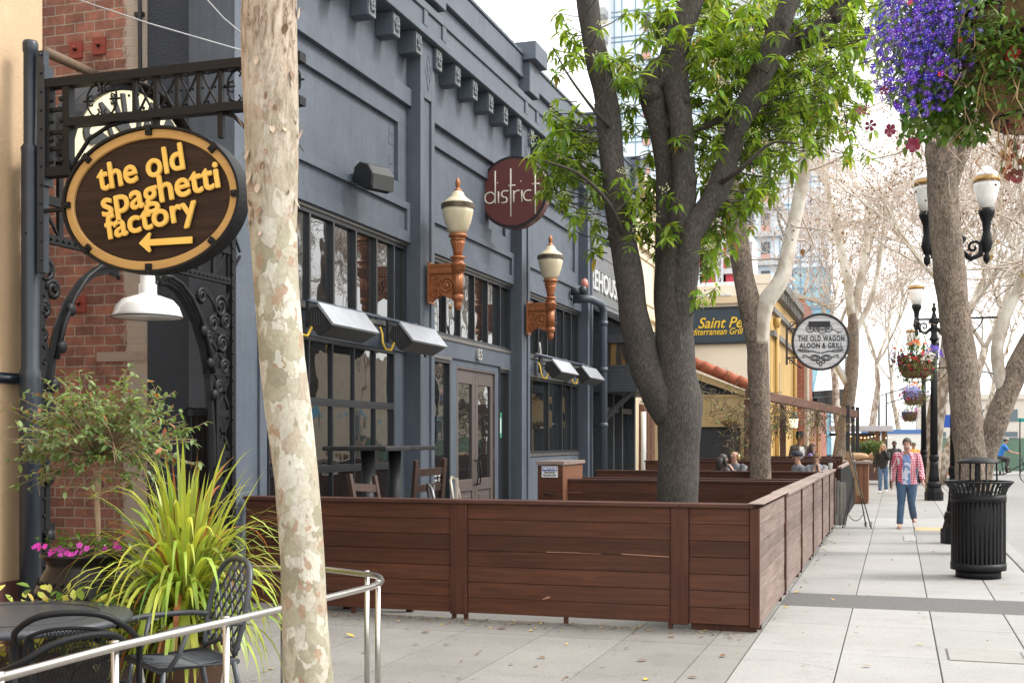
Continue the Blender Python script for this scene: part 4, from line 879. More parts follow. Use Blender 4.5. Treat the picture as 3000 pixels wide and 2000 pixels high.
# flax-like grass in a rusty planter
FC = PD(538, 1700, 7.5); FC.z = 0
fx = thing('arching_grass', 'large clump of arching yellow green strap leaves in a brown planter', 'plant', FC)
b = MB(); b.lathe([(.2,0),(.27,.42),(.28,.45),(.25,.45)], (0,0,0), 24); b.build('planter', nmat('rust_planter', (.12,.06,.035), (.08,.045,.03), scale=6, rough=.8), fx)
b = MB()
for k in range(560):
    az = rng.uniform(0, 6.283); q = rng.random(); el = R(rng.uniform(35, 88)); L = rng.uniform(.5, 1.04); r0 = rng.uniform(0,.12)
    gv = rng.uniform(.25,.75); z0 = .52 + .3*rng.random()
    mi = 0 if rng.random() < .9 else (1 if rng.random() < .5 else 2)
    if k < 46: el = R(rng.uniform(62,88)); gv = rng.uniform(.04,.2); L = rng.uniform(.6,.95)
    if 40 < k < 60: mi = 1
    if k > 300: el = R(rng.uniform(5,50)); gv = rng.uniform(.5,.95); L = rng.uniform(.45,.9); z0 = rng.uniform(.45,.75)
    arch_blade(b, (r0*math.cos(az), r0*math.sin(az), z0), az, el, L, rng.uniform(.022,.04), gv, mi)
b.build('strap_leaves', [MT['flax'], MT['flaxred'], MT['leafgreen']], fx)
# black pot with a clipped standard shrub and pink flowers
PC = PD(262, 1700, 7.9); PC.z = 0
pot = thing('black_urn', 'glossy black urn with dimpled bands holding the shrub', 'pot', PC)
b = MB(); b.lathe([(.2,0),(.24,.05),(.33,.4),(.355,.6),(.345,.7),(.3,.8),(.265,.86),(.27,.9),(.31,.935),(.31,.95),(.275,.95),(.26,.9),(0,.9)], (0,0,0), 40)
for z, n, r in ((.77,30,.322),(.69,32,.348),(.61,32,.357)):
    for k in range(n): a = 6.283*k/n; b.ball((r*math.cos(a), r*math.sin(a), z), .012, .012, .018, 6, 4)
b.build('body', MT['glaze'], pot)
sh = thing('standard_shrub', 'loose green standard shrub with a thin bare stem growing from the black urn', 'shrub', (PC.x, PC.y, .9))
b = MB(); b.tube([(.06,.0,-.05),(.07,.0,.2),(.05,.01,.45),(.08,0,.62)], [.018,.016,.02,.016], 8, jit=.25); b.ball((.07,0,.03), .03, .03, .05); b.build('stem', nmat('shrub_stem', (.4,.29,.19), (.3,.2,.13), rough=.8), sh)
b = MB(); lv = MB(); cz = .83
for k in range(230):
    a = rng.uniform(0,6.283); e = rng.uniform(-.9,1.2); d = Vector((math.cos(a)*math.cos(e)*1.25, math.sin(a)*math.cos(e)*.9, math.sin(e)*.8)); Lr = rng.uniform(.22,.66)
    p = Vector((.07,0,.68)); tip = Vector((.07+.02,0,cz)) + d*Lr; mid = p.lerp(tip,.55)+Vector((rng.uniform(-.08,.08),rng.uniform(-.08,.08),rng.uniform(-.02,.12)))
    seg = [p.lerp(mid, t/3) if t < 3 else mid.lerp(tip, (t-3)/3) for t in range(7)]
    b.tube(seg, [.0045*(1-t/9) for t in range(7)], 3)
    for j in range(rng.randint(10,18)):
        t = rng.uniform(.45,1.0); q = seg[min(5,int(t*6))].lerp(seg[min(6,int(t*6)+1)], t*6-int(t*6)) if t < 1 else tip
        dd = Vector((rng.gauss(0,1), rng.gauss(0,1), rng.gauss(0,.6))).normalized()*.8 + d*.5
        L = rng.uniform(.032,.068); lv.leaf(q, dd, L, L*.5, (rng.gauss(0,.3),rng.gauss(0,.3),1), rng.uniform(.1,.5), 0 if rng.random() < .93 else 1)
for k in range(140):
    a = rng.uniform(0,6.283); p = Vector((.07+rng.uniform(-.4,.4), rng.uniform(-.3,.3), cz-.12+rng.uniform(-.25,.1))); dd = Vector((rng.gauss(0,1),rng.gauss(0,1),rng.gauss(-.2,.7))).normalized()*rng.uniform(.1,.22)
    b.tube([p, p+dd*.5+Vector((0,0,.02)), p+dd], .0022, 3)
b.build('twigs', nmat('dry_twig', (.33,.23,.15), (.24,.16,.1), rough=.9), sh); lv.build('foliage', [MT['leafdark'], MT['flaxred']], sh)
def flower(mb, p, n, r, mi=0, petals=5, cmi=None):
    n = Vector(n).normalized(); x = n.orthogonal().normalized(); y = n.cross(x); vs = [Vector(p)-n*r*.25]; fs = []
    a0 = random.Random(int(abs(p[0])*9999)).uniform(0, 6)
    for k in range(petals):
        a = a0+2*math.pi*k/petals; w = math.pi/petals*.92 if r < .02 else math.pi/petals*1.22
        for da, rr in ((-w*.8,.75),(-w*.35,1.0),(w*.35,1.0),(w*.8,.75)): vs.append(Vector(p) + (x*math.cos(a+da)+y*math.sin(a+da))*r*rr)
        o = 1+4*k; fs.append((0,o,o+1,o+2,o+3))
    mb.add(vs, fs, False, mi)
pk = thing('pink_flowers', 'bright pink bedding flowers around the rim of the black urn', 'flowers', (PC.x, PC.y, .9))
b = MB(); lf2 = MB()
for k in range(120):
    a = rng.uniform(0,6.283); r = rng.uniform(.05,.32); p = Vector((r*math.cos(a), r*math.sin(a), .03+rng.uniform(0,.13)))
    for j in range(3): lf2.leaf(p+Vector((rng.gauss(0,.02),rng.gauss(0,.02),rng.gauss(0,.02))), (rng.gauss(0,1),rng.gauss(0,1),.5), .045, .026, (0,0,1), .3)
for k in range(26):
    a = rng.uniform(2.2,6.4) if k < 26 else rng.uniform(0,6.28); r = rng.uniform(.18,.36); p = (r*math.cos(a), r*math.sin(a), .04+rng.uniform(0,.09))
    flower(b, p, (math.cos(a)*.3+rng.gauss(.2,.3), -.8+rng.gauss(0,.3), .5), rng.uniform(.016,.026))
b.build('blossoms', MT['pinkpetal'], pk); lf2.build('leaves', MT['leafgreen'], pk)
# yellow variegated bush in a low planter
YC = PD(200, 1850, 7.2); YC.z = 0
yb = thing('variegated_bush', 'low bush of yellow green variegated leaves in a dark planter under the table', 'bush', YC)
b = MB(); b.box(-.42,.42,-.14,.14,0,.42); b.build('planter', nmat('dark_planter', (.05,.028,.02), (.035,.02,.015)), yb, bevel=.01)
b = MB()
for k in range(420):
    p = Vector((rng.uniform(-.46,.46), rng.uniform(-.2,.2), rng.uniform(.36,.74))); 
    if rng.random() < .06: p.z += .1
    d = Vector((rng.gauss(0,.7), rng.gauss(-.3,.6), rng.gauss(.25,.6))); L = rng.uniform(.05,.085); b.leaf(p, d, L, L*.62, (0,-.4,1), rng.uniform(0,.35), 0 if rng.random() < .62 else (1 if rng.random() < .6 else 2))
b.build('foliage', [MT['leafyellow'], MT['flax'], MT['leafgreen']], yb)
# round table
TC = PD(40, 1780, 6.55); TC.z = 0
tb2 = thing('round_table', 'round dark grey metal patio table with a textured top', 'table', TC)
b = MB(); b.lathe([(0,.735),(.6,.735),(.615,.73),(.625,.715),(.62,.695),(.6,.69),(0,.69)], (0,0,0), 64); b.build('tabletop', MT['tabletop'], tb2)
b = MB(); b.tube([(.45*math.cos(k*.2618),.45*math.sin(k*.2618),.737) for k in range(24)], .003, 4, closed=True); b.build('ring_groove', MT['dark'], tb2)
for k in range(4):
    a = R(45+90*k); b = MB(); b.tube([(.08*math.cos(a),.08*math.sin(a),.69),(.1*math.cos(a),.1*math.sin(a),.35),(.38*math.cos(a),.38*math.sin(a),.02)], .018, 8); b.build('leg', MT['chair'], tb2)
# lattice aluminium armchair
p = PD(590, 1905, 6.65); ch = thing('lattice_armchair', 'grey cast aluminium armchair with a woven lattice back behind the railing', 'chair', (p.x-.1, p.y, 0), R(-34))
# local: faces -Y... chair front toward -y, back at +y
b = MB(); bx = []
outl = [(-.2,.2,.5),(-.235,.24,.7),(-.22,.28,.88),(-.14,.315,.985),(0,.325,1.01),(.14,.315,.985),(.22,.28,.88),(.235,.24,.7),(.2,.2,.5)]
b.tube(smooth(outl), .017, 8); b.tube(smooth([(-.2,.2,.5),(0,.23,.56),(.2,.2,.5)]), .014, 8); b.build('back_frame', MT['chair'], ch)
b = MB()
def yb_(z): return .2+.13*((z-.5)/.5)**.8 if z > .5 else .2
for k in range(-4,5):
    for s in (-1,1):
        pts = []
        for j in range(9):
            z = .53+.46*j/8; x = k*.075 + s*(j/8-.5)*.3*1.0
            lim = .225*math.sqrt(max(0,1-max(0,(z-.8)/.215)**2))
            if abs(x) < lim: pts.append((x, yb_(z), z))
        if len(pts) > 1: b.tube(pts, .008, 5)
b.build('back_lattice', MT['chair'], ch)
b = MB(); b.tube([(-.24,-.25,.47),(.24,-.25,.47),(.23,.2,.47),(-.23,.2,.47)], .018, 8, closed=True)
for k in range(-6,7): b.tube([(k*.035,-.24,.472+.01*math.cos(k)),(k*.033+.01,-.05,.462),(k*.032,.19,.47)], .009, 5)
for y in (-.15,0,.1): b.tube([(-.23,y,.465),(.23,y,.465)], .008, 5)
b.build('seat', MT['chair'], ch)
for s in (-1,1):
    b = MB(); b.tube(smooth([(s*.23,.23,.68),(s*.275,.1,.69),(s*.285,-.15,.685),(s*.28,-.27,.66)]), .017, 8); b.tube([(s*.275,-.1,.685),(s*.25,-.14,.55),(s*.235,-.2,.46)], .014, 8); b.build('armrest', MT['chair'], ch)
    for (y, yy) in ((-.22,-.27),(.18,.27)): b = MB(); b.tube([(s*.23,y,.47),(s*.235,(y+yy)/2,.25),(s*.25,yy,0)], .017, 8); b.build('leg', MT['chair'], ch)
# two mesh armchairs
def mesh_chair(loc, rz, label, src=None):
    if src: return dup(src, loc, rz, label)
    t = thing('mesh_armchair', label, 'chair', loc, rz, 'black mesh armchairs')
    b = MB(); b.tube(smooth([(-.29,-.22,.0),(-.29,-.24,.4),(-.29,-.22,.62),(-.285,0,.7),(-.25,.2,.78),(-.15,.27,.85),(0,.29,.87),(.15,.27,.85),(.25,.2,.78),(.285,0,.7),(.29,-.22,.62),(.29,-.24,.4),(.29,-.22,0)]), .016, 10); b.build('frame_hoop', MT['iron'], t)
    b = MB(); tops = [(-.2,.2,.42),(-.21,.21,.7),(-.15,.235,.77),(0,.25,.79),(.15,.235,.77),(.21,.21,.7),(.2,.2,.42)]; b.tube(smooth(tops), .01, 8); b.build('back_frame', MT['iron'], t)
    b = MB()
    for k in range(-26, 27):
        for s in (-1,1):
            pts = []
            for j in range(7):
                z = .43+.35*j/6; x = k*.018 + s*(j/6)*.17
                lim = .205 if z < .7 else .205*math.sqrt(max(0,1-((z-.7)/.1)**2))
                if abs(x) < lim: pts.append((x, .2+.05*(1-(x/.21)**2), z))
            if len(pts) > 1: b.tube(pts, .0028, 3, cap=False)
    b.build('back_mesh', MT['iron'], t)
    b = MB(); b.tube([(-.23,-.22,.43),(.23,-.22,.43),(.21,.2,.42),(-.21,.2,.42)], .012, 8, closed=True)
    for k in range(-24,25):
        for s in (-1,1):
            q = [(k*.019+s*(j/4)*.2, -.21+.4*j/4, .43) for j in range(5)]; q = [w_ for w_ in q if abs(w_[0]) < .22]
            if len(q) > 1: b.tube(q, .0028, 3, cap=False)
    b.build('seat', MT['iron'], t)
    for s in (-1,1): b = MB(); b.tube([(s*.22,.2,.43),(s*.24,.3,0)], .014, 8); b.build('rear_leg', MT['iron'], t)
    return t
p = PD(225, 1800, 5.75); m1 = mesh_chair((p.x-.16, p.y+.2, 0), R(212), 'black mesh armchair whose back rises in front of the round table')
p = PD(-40, 1850, 5.0); mesh_chair((p.x+.1, p.y+.25, 0), R(252), 'black mesh armchair cut off by the left edge of the picture', m1)
# ================================================================== PATIO FENCES
rng = random.Random(21)
ff = thing('patio_fence', 'red brown plank patio fence facing the camera across the sidewalk', 'fence', (-3.7, 10.62, 0))
FX0, FX1, FY, FT = -6.24, -1.14, 10.62, 1.09
edges = [(FX0,-4.03),(-3.86,-1.925),(-1.765,-1.225)]
FB = .058; bh = (FT-FB)/7
for (a, b_) in edges:
    m = MB()
    for k in range(7):
        z0 = FB+k*bh; t = rng.uniform(-.003,.003); m.box(a+.004, b_-.004, FY+t, FY+.022+t, z0+.0022, z0+bh-.0022)
    if a < -3 and b_ > -2.5:      # pale scuffs and a raw split edge
        for (u0,v0,u1,v1,h) in ((1590,1755,1612,1748,.012),(1596,1752,1606,1746,.01),(1600,1616,1700,1619,.006),(1820,1622,1960,1630,.008),(1700,1620,1760,1622,.004)):
            p0, p1 = PY(u0,v0,FY-.004), PY(u1,v1,FY-.004); m.bar((p0.x,FY-.0035,p0.z),(p1.x,FY-.0035,p1.z),.003,h,(0,0,1),1)
    m.build('board_panel', [MT['woodX'], flat('raw_wood', (.38,.2,.13), .8)], ff, True, bevel=.003, seg=1)
for (a, b_) in ((-4.03,-3.86),(-1.925,-1.765),(-1.225,-1.142)):
    m = MB(); m.box(a, b_, FY-.022, FY+.03, .045, FT-.002); m.build('post_board', MT['woodZ'], ff, True, bevel=.004, seg=1)
m = MB()
for a, b_ in ((FX0,-3.95),(-3.947,-1.845),(-1.842,-1.2)): m.box(a, b_, FY-.045, FY+.17, FT, FT+.036)
m.build('cap_rail', MT['woodcapX'], ff, True, bevel=.006)
for x in (-5.9,-5.05,-4.0,-3.88,-2.9,-1.93):
    m = MB(); m.box(x-.02, x+.02, FY+.0, FY+.026, 0, .058); m.build('foot', MT['woodZ'], ff, True)
m = MB(); m.box(-1.75,-1.17,FY+.04,FY+.08,.005,.06); m.build('bottom_rail', MT['woodZ'], ff, True); m = MB(); m.box(FX0,-1.2,FY+.027,FY+.05,.06,FT-.01); m.build('dark_gap_sheet', MT['dark'], ff, True)  # dark sheet added behind the boards so their gaps look shaded
sf = thing('side_fence', 'long weathered plank patio fence running away along the sidewalk', 'fence', (-1.15, 16, 0))
ys = [10.6,13.1,15.4,17.6,19.8,21.9,23.6]
for i, (a, b_) in enumerate(zip(ys[:-1], ys[1:])):
    m = MB()
    for k in range(7):
        z0 = FB+k*bh; t = rng.uniform(-.003,.003); m.box(-1.165+t, -1.142+t, a+.05, b_-.05, z0+.0022, z0+bh-.0022)
    m.build('board_panel', MT['woodY'], sf, True, bevel=.003, seg=1)
    m = MB(); m.box(-1.172, -1.125, b_-.05, b_+.05, .07, FT); m.build('post_board', MT['woodZ'], sf, True, bevel=.004, seg=1)
    m = MB(); m.box(-1.29+ (0.05 if i==0 else 0), -1.1, a+(.0 if i else -.03), b_-.003, FT+.037 if i == 0 else FT, FT+.036+(.012 if i==0 else 0)); m.build('cap_rail', MT['woodcap'], sf, True, bevel=.006)
    m = MB()
    for y in (a+.25, b_-.3): m.box(-1.2,-1.15,y-.03,y+.03,0,.1)
    m.build('foot', MT['woodZ'], sf, True)
def cross_fence(y, x0, x1, h, label, first=None):
    t = thing('bench_fence', label, 'fence', ((x0+x1)/2, y, 0), 0, 'plank cross fences in the patio')
    m = MB(); n = 6
    xm = (x0+x1)/2 + rng.uniform(-.3,.3)
    for a, b_ in ((x0, xm-.003), (xm+.003, x1)):
        for k in range(n): z0 = .1+k*(h-.1)/n; m.box(a, b_, y, y+.022, z0+.003, z0+(h-.1)/n-.003)
    m.build('board_panel', MT['woodX'], t, True)
    m = MB(); m.box(x0-.02, x1, y-.03, y+.12, h, h+.035); m.build('cap_rail', MT['woodcapX'], t, True, bevel=.005)
    for x in (x0+.1, xm, x1-.1): m = MB(); m.box(x-.04, x+.04, y+.024, y+.1, 0, h); m.build('post', MT['woodZ'], t, True)
    return t
cross_fence(16.9, -4.75, -1.2, 1.08, 'nearest plank cross fence behind the evergreen tree trunk')
cross_fence(17.75, -4.9, -1.2, 1.08, 'second plank cross fence, just behind the nearest one')
cross_fence(21.2, -5.2, -1.2, 1.1, 'plank cross fence directly in front of the seated couple')
cross_fence(22.0, -5.3, -1.2, 1.07, 'plank cross fence just behind the one in front of the seated couple')
cross_fence(25.6, -5.2, -1.2, 1.2, 'plank cross fence behind the seated man in the navy cap')
cross_fence(27.2, -4.4, -1.2, 1.22, 'farthest but one plank cross fence, in front of the woman in purple')
cross_fence(28.8, -3.4, -1.2, 1.26, 'farthest plank cross fence, beside the woman in purple')
c = PX(2433, 1382, -1.17); cp = thing('plastic_cup', 'clear plastic cup with a straw left on the fence top', 'cup', (c.x, c.y, FT+.037))
m = MB(); m.lathe([(.03,0),(.042,.12),(.045,.125),(.04,.12),(.028,.005)], (0,0,0), 16); m.build('cup', nmat('cup_plastic', (.7,.72,.73), (.78,.79,.8), rough=.2), cp)
m = MB(); m.tube([(0,0,.01),(.01,.0,.2)], .004, 6); m.build('straw', MT['dark'], cp)
# slat railing beyond, weathered gate boards, counter, bag
sl = thing('slat_railing', 'dark vertical slat railing along the sidewalk beyond the plank fence', 'railing', (-1.05, 28, 0))
m = MB(); y = 24.3
while y < 32.4: m.box(-1.08,-1.04,y,y+.09,.0,1.12); y += .2
m.build('slats', MT['dark'], sl, True)
m = MB(); m.box(-1.1,-1.02,24.2,32.4,1.121,1.16); m.build('top_rail', MT['woodcap'], sl, True)
wg = thing('weathered_boards', 'grey weathered board gate leaning between the plank fence and the slat railing', 'gate', (-1.0, 23.9, 0))
greyw = woodmat('grey_wood', 'Z', (.2,.185,.165), (.3,.28,.25), None, .15)
m = MB()
for k in range(4): m.box(-1.15+k*.06,-1.105+k*.06,23.75,23.79,.05,.95-.05*k)
for z in (.25,.8): m.box(-1.16,-.93,23.79,23.82,z,z+.07)
m.build('boards', greyw, wg, True)
ct = thing('bar_counter', 'wooden bar counter at the end of the slat railing', 'counter', (-.95, 33.2, 0))
m = MB()
for k in range(5): m.box(-1.3+k*.12,-1.19+k*.12,32.55,32.6,.02,1.05)
m.box(-1.3,-.72,32.6,34,.02,1.05); m.build('body', MT['woodlight'], ct, True)
m = MB(); m.box(-1.4,-.62,32.4,34.2,1.051,1.12); m.build('top', MT['woodcap'], ct, True, bevel=.01)
pb = thing('paper_bag', 'crumpled brown paper bag lying on the bar counter', 'bag', (-1.0, 33.0, 1.12))
m = MB(); m.ball((0,0,.1), .34, .16, .11, 14, 8, jit=.35); m.tube([(.3,0,.1),(.4,0,.11)], [.08,.13], 8, cap=False, jit=.3); m.build('bag', MT['paper'], pb)
# easel
p = PZ(2510, 1545); ez = thing('folding_easel', 'black wire folding easel with a wooden frame and hanging chain on the sidewalk', 'easel', p)
def L(u, v, dy=0): q = PY(u, v, p.y+dy); return q - Vector(p)
m = MB()
for (a, b_, dy) in (((2490,1325),(2553,1548),-.25),((2497,1322),(2538,1545),.2)): m.tube([L(*a,dy*.2), L(*b_,dy)], .012, 6)
for (a, b_, dy) in (((2500,1395),(2468,1545),-.2),((2503,1400),(2476,1540),.25)): m.tube([L(*a,0), L(*b_,dy)], .01, 6)
m.bar(L(2468,1544,-.2), L(2476,1541,.25), .012, .012); 
for u in (2536,2551): q = L(u,1535,0); m.tube([q+Vector((.02*math.cos(k),0,.05*math.sin(k))) for k in range(7)], .007, 5)
m.build('wire_frame', MT['dark'], ez)
m = MB(); m.bar(L(2479,1322,0), L(2528,1460,0), .05, .03, (0,1,0)); m.bar(L(2487,1322,.45), L(2515,1450,.45), .05, .03, (0,1,0)); m.build('wooden_frame', nmat('easel_wood', (.33,.22,.12), (.25,.16,.085), rough=.7), ez)
m = MB(); m.bar(L(2484,1322,.05), L(2524,1458,.05)+Vector((0,.0,0)), .02, .4, (1,0,0)); 
m = MB(); a, b_ = L(2482,1500,0), L(2532,1500,0)
for k in range(22):
    t = k/21; q = a.lerp(b_, t) - Vector((0,0,.16*(1-(2*t-1)**2))); m.ball(q, .012, .012, .009, 6, 4)
m.build('chain', MT['dark'], ez)
# ================================================================== EVERGREEN TREE
ET = thing('evergreen_tree', 'dark barked evergreen tree with drooping leaf whorls growing out of the plank patio', 'tree', (-2.55, 14.25, 0))
DE = 14.3; s_ = 1.2755
def limb(spec, d0=DE, n=6, seg=16, jit=.15, mb=None, D=0):
    P_ = []; r_ = []
    for q in spec:
        d = d0 + (q[3] if len(q) > 3 else 0); P_.append(PD(q[0]*s_, q[1]*s_, d)); r_.append(q[2]*s_*d/3500/2*.93)
    pts, rs = [], []
    for i in range(len(P_)-1):
        p0 = P_[max(i-1,0)]; p3 = P_[min(i+2,len(P_)-1)]
        for k in range(n):
            t = k/n; a, b_ = P_[i], P_[i+1]
            pts.append(.5*((2*a)+(b_-p0)*t+(2*p0-5*a+4*b_-p3)*t*t+(3*a-p0-3*b_+p3)*t**3)); rs.append(r_[i]*(1-t)+r_[i+1]*t)
    pts.append(P_[-1]); rs.append(r_[-1]); mb.tube(pts, rs, seg, jit=jit); return pts
m = MB(); LIM = []
base_ = PD(1553*s_, 1140*s_, DE); 
LIM.append(limb([(1553,1312,118),(1555,1230,106),(1556,1140,100),(1558,1030,104),(1562,930,112),(1560,890,100),(1556,840,84),(1554,770,40)], seg=24, jit=.07, mb=m))
LIM.append(limb([(1540,960,80),(1510,900,88),(1480,830,80),(1452,700,70),(1440,600,68),(1420,480,64),(1405,380,58),(1395,250,58),(1375,150,56),(1358,70,56),(1345,-20,55),(1330,-150,50),(1318,-300,40)], mb=m))
LIM.append(limb([(1556,930,100),(1552,800,96),(1548,700,86),(1553,600,76),(1566,520,62),(1572,400,56),(1566,300,56),(1552,200,66),(1545,150,74),(1560,80,64),(1590,0,58),(1640,-120,50),(1690,-260,38)], mb=m))
LIM.append(limb([(1550,860,50,.1),(1535,760,60,.25),(1528,650,56,.3),(1530,500,50,.3),(1530,400,50,.25),(1515,300,52,.2),(1500,230,62,.1),(1490,200,60,.05),(1500,180,66),(1540,150,70,.0)], mb=m))
LIM.append(limb([(1560,900,50,.0),(1561,800,60,-.05),(1566,700,66,-.08),(1574,620,66,-.1),(1592,532,60,-.1),(1640,456,58,-.1),(1668,380,54),(1700,280,56),(1730,220,56),(1760,140,54),(1790,60,52),(1825,-20,48),(1880,-150,40)], mb=m))
LIM.append(limb([(1725,230,50,0),(1760,160,46,.3),(1800,110,42,.4),(1860,85,44,.4),(1910,40,40,.3),(1955,-10,40,.3),(2040,-100,34)], mb=m))
LIM.append(limb([(1470,190,30,0),(1484,205,52,0),(1500,225,50,.05)], mb=m, n=4))
tw = MB()
LIM.append(limb([(1560,300,20,0),(1620,290,18,.5),(1680,250,14,.9),(1740,170,10,1.3),(1800,60,6,1.6)], mb=tw, seg=6))
LIM.append(limb([(1410,300,16,0),(1370,260,9,-.4),(1310,180,6,-.6),(1270,110,3,-.7)], mb=tw, seg=6))
LIM.append(limb([(1440,560,16,0),(1400,470,12,-.5),(1330,400,8,-.8),(1250,370,4,-1)], mb=tw, seg=6))
LIM.append(limb([(1640,430,16,0),(1700,390,12,-.6),(1770,330,7,-.8),(1830,330,4,-1)], mb=tw, seg=6))
kr_ = random.Random(12)
for L_ in LIM[:6]:
    for q_ in range(5):
        i_ = kr_.randint(4, len(L_)-8); a_ = kr_.uniform(3.3,6.1); o_ = Vector((math.cos(a_), math.sin(a_)*.8, 0))*.115; m.ball(L_[i_]+o_, .07, .07, .09, 12, 8, jit=.6)
m.ball(PD(1492*s_,208*s_,DE-.03), .13, .12, .15, 14, 10, jit=.4)
trunk = m.build('trunk', MT['bark'], ET, True)
allp = [(q, i) for i, l in enumerate(LIM) for q in l]
cl = [(1285,75,50,5),(1300,140,40,4),(1275,300,50,7),(1310,265,60,8),(1258,378,45,6),(1330,330,80,14),(1385,300,50,6),(1320,395,75,11),(1270,420,40,4),(1400,165,50,5),(1345,520,45,4),(1375,545,35,3),(1300,470,30,2),(1370,100,40,3),
 (1480,95,85,12),(1445,190,70,8),(1470,250,55,5),(1495,335,75,8),(1525,30,80,10),(1620,60,110,17),(1665,150,115,19),(1625,240,110,19),(1700,90,100,15),(1780,50,120,17),(1850,150,90,9),(1890,50,110,14),(1965,40,100,12),(1700,330,110,17),(1640,350,100,15),(1780,250,80,9),(1795,330,65,7),(1730,390,80,8),(1620,430,80,9),(1500,450,95,12),(1555,500,110,18),(1480,515,70,7),(1640,510,75,9),(1690,460,70,7),(1600,665,28,2),(1650,570,50,4),(1545,560,50,4),(1810,190,60,6),(1915,195,60,5),(1840,345,40,3),(1990,120,70,7),(1750,160,90,10),(1440,400,50,4),(1400,420,50,4)]
lv = MB(); fl = MB(); rng = random.Random(77)
def whorl(c, d, n, L, mbv, old=0):
    x = d.orthogonal().normalized(); y = d.cross(x); a0 = rng.uniform(0,6.28)
    for k in range(n):
        a = a0 + 2*math.pi*k/n + rng.uniform(-.25,.25); e = rng.uniform(.05,.75); dd = (x*math.cos(a)+y*math.sin(a))*math.cos(e) + d*math.sin(e)*.6 + Vector((0,0,-.42))
        l_ = L*rng.uniform(.7,1.1); lv.leaf(c + d*rng.uniform(-.05,.02), dd, l_, l_*rng.uniform(.27,.36), (0,0,1), rng.uniform(.25,.6), mi=(1 if rng.random() < old else 0), fold=.15)
def spray(cu, cv, rad, num, d0, spread):
    for i in range(num):
        a = rng.uniform(0,6.28); r = rad*math.sqrt(rng.random()); d = d0 + rng.uniform(-spread, spread)
        c = PD((cu+r*math.cos(a))*s_, (cv+r*math.sin(a))*s_, d)
        q = min(allp, key=lambda t: (t[0]-c).length)[0]; o = (c-q)
        if o.length < .3 and rng.random() < .75: c = c + Vector((.2,.75,0)); o = c-q
        dirv = Vector((o.x*.5+rng.gauss(0,.35), o.y*.5+rng.gauss(0,.35), .5+rng.random()*.5)).normalized()
        L0 = min(o.length, rng.uniform(.25,.75)); s0 = c - (o.normalized()*.6 + dirv*.4).normalized()*L0
        tw.tube([s0, (s0+c)/2 - Vector((0,0,.02)), c], [.008,.006,.005], 4, cap=False)
        whorl(c, dirv, rng.randint(7,10), rng.uniform(.15,.215), lv, .012)
        if rng.random() < .45: whorl(c - dirv*rng.uniform(.08,.16), dirv, rng.randint(4,7), rng.uniform(.12,.18), lv, .02)
        if rng.random() < .22:
            for k in range(22): fl.ball(c + dirv*.05 + Vector((rng.gauss(0,.035),rng.gauss(0,.035),rng.gauss(.03,.03))), .008, .008, .008, 5, 3)
for (u, v, r, n) in cl: spray(u, v, r, int(n*1.3)+1, DE+.25, .75)
for k in range(170): spray(rng.uniform(1590,2000), rng.uniform(-20,330), 40, 2, DE+1.5, .8)
for k in range(90): spray(rng.uniform(1350,2100), rng.uniform(-420,-20), 60, 1, DE, 1.6)
tw.build('twigs', nmat('twig_bark', (.05,.04,.03), (.035,.028,.022), rough=.9), ET, True)
lv.build('foliage', [MT['leaf'], leafmat('old_leaf', (.4,.26,.03), (.45,.34,.06), .35, .25, .03)], ET, True)
fl.build('flower_clusters', flat('cream_blossom', (.55,.55,.3), .8), ET, True)
# ================================================================== TREE 2 (peeling bark) and the farther street trees
def ptree(name, label, trunk_spec, branches, d0, mats=('barkpeel','barkpale'), scale=1):
    t = thing(name, label, 'tree', PD(trunk_spec[0][0]*s_, 1285, d0)); t.location.z = 0
    m = MB(); sp_ = list(trunk_spec); p = limb(sp_, d0, mb=m, seg=18, jit=.12); m.tube([Vector((p[0].x,p[0].y,-.02)), p[0]], [trunk_spec[0][2]*s_*d0/3500/2*1.15, trunk_spec[0][2]*s_*d0/3500/2], 18, jit=.12)
    m.build('trunk', MT[mats[0]], t, True)
    m = MB(); tips = []
    for b_ in branches: tips.append(limb(b_, d0, mb=m, seg=10, jit=.08))
    if branches: m.build('limb', MT[mats[1]], t, True)
    return t, tips, p
t2, tips2, tp2 = ptree('street_tree', 'street tree with flaking bark in the patio, in front of the Mediterranean grill sign', [(1748,1180,54),(1747,1095,50),(1746,980,50),(1742,860,53),(1738,780,56),(1722,700,56),(1705,620,50),(1690,520,52),(1678,430,46),(1668,300,40),(1655,120,34),(1640,-80,26)], [[(1742,790,44,-.05),(1758,700,44,-.1),(1795,640,40,-.1),(1815,550,36),(1835,460,34),(1850,360,32),(1872,240,28),(1888,140,24),(1905,0,20),(1920,-150,14)]], 20.5)
t3, tips3, tp3 = ptree('street_tree', 'slender street tree behind the round wagon sign, between the pergola and the kiosk', [(1925,1140,38),(1925,1060,31),(1934,1000,30),(1947,930,33),(1957,860,31),(1960,790,28),(1958,720,24)], [[(1958,730,24),(1945,640,22),(1925,540,18),(1900,430,14),(1880,330,10)],[(1960,740,22),(1975,650,20),(1990,560,16),(2000,430,12)],[(1960,770,16),(2000,690,14),(2020,600,10),(2035,480,7)],[(1945,880,18),(1915,820,14),(1890,700,10)]], 39.5)
t4, tips4, tp4 = ptree('street_tree', 'thick street tree with rough grey bark behind the black trash bin', [(2240,1290,92),(2236,1230,80),(2231,1113,74),(2228,1043,76),(2220,961,75),(2207,823,73),(2192,713,75),(2177,590,78),(2165,439,73),(2162,337,77),(2172,260,66),(2190,180,58),(2215,60,50),(2240,-100,40)], [[(2185,430,34),(2225,300,40),(2270,200,34),(2320,80,28),(2360,-60,22)]], 17.7, ('barkpeel','barkpeel'))
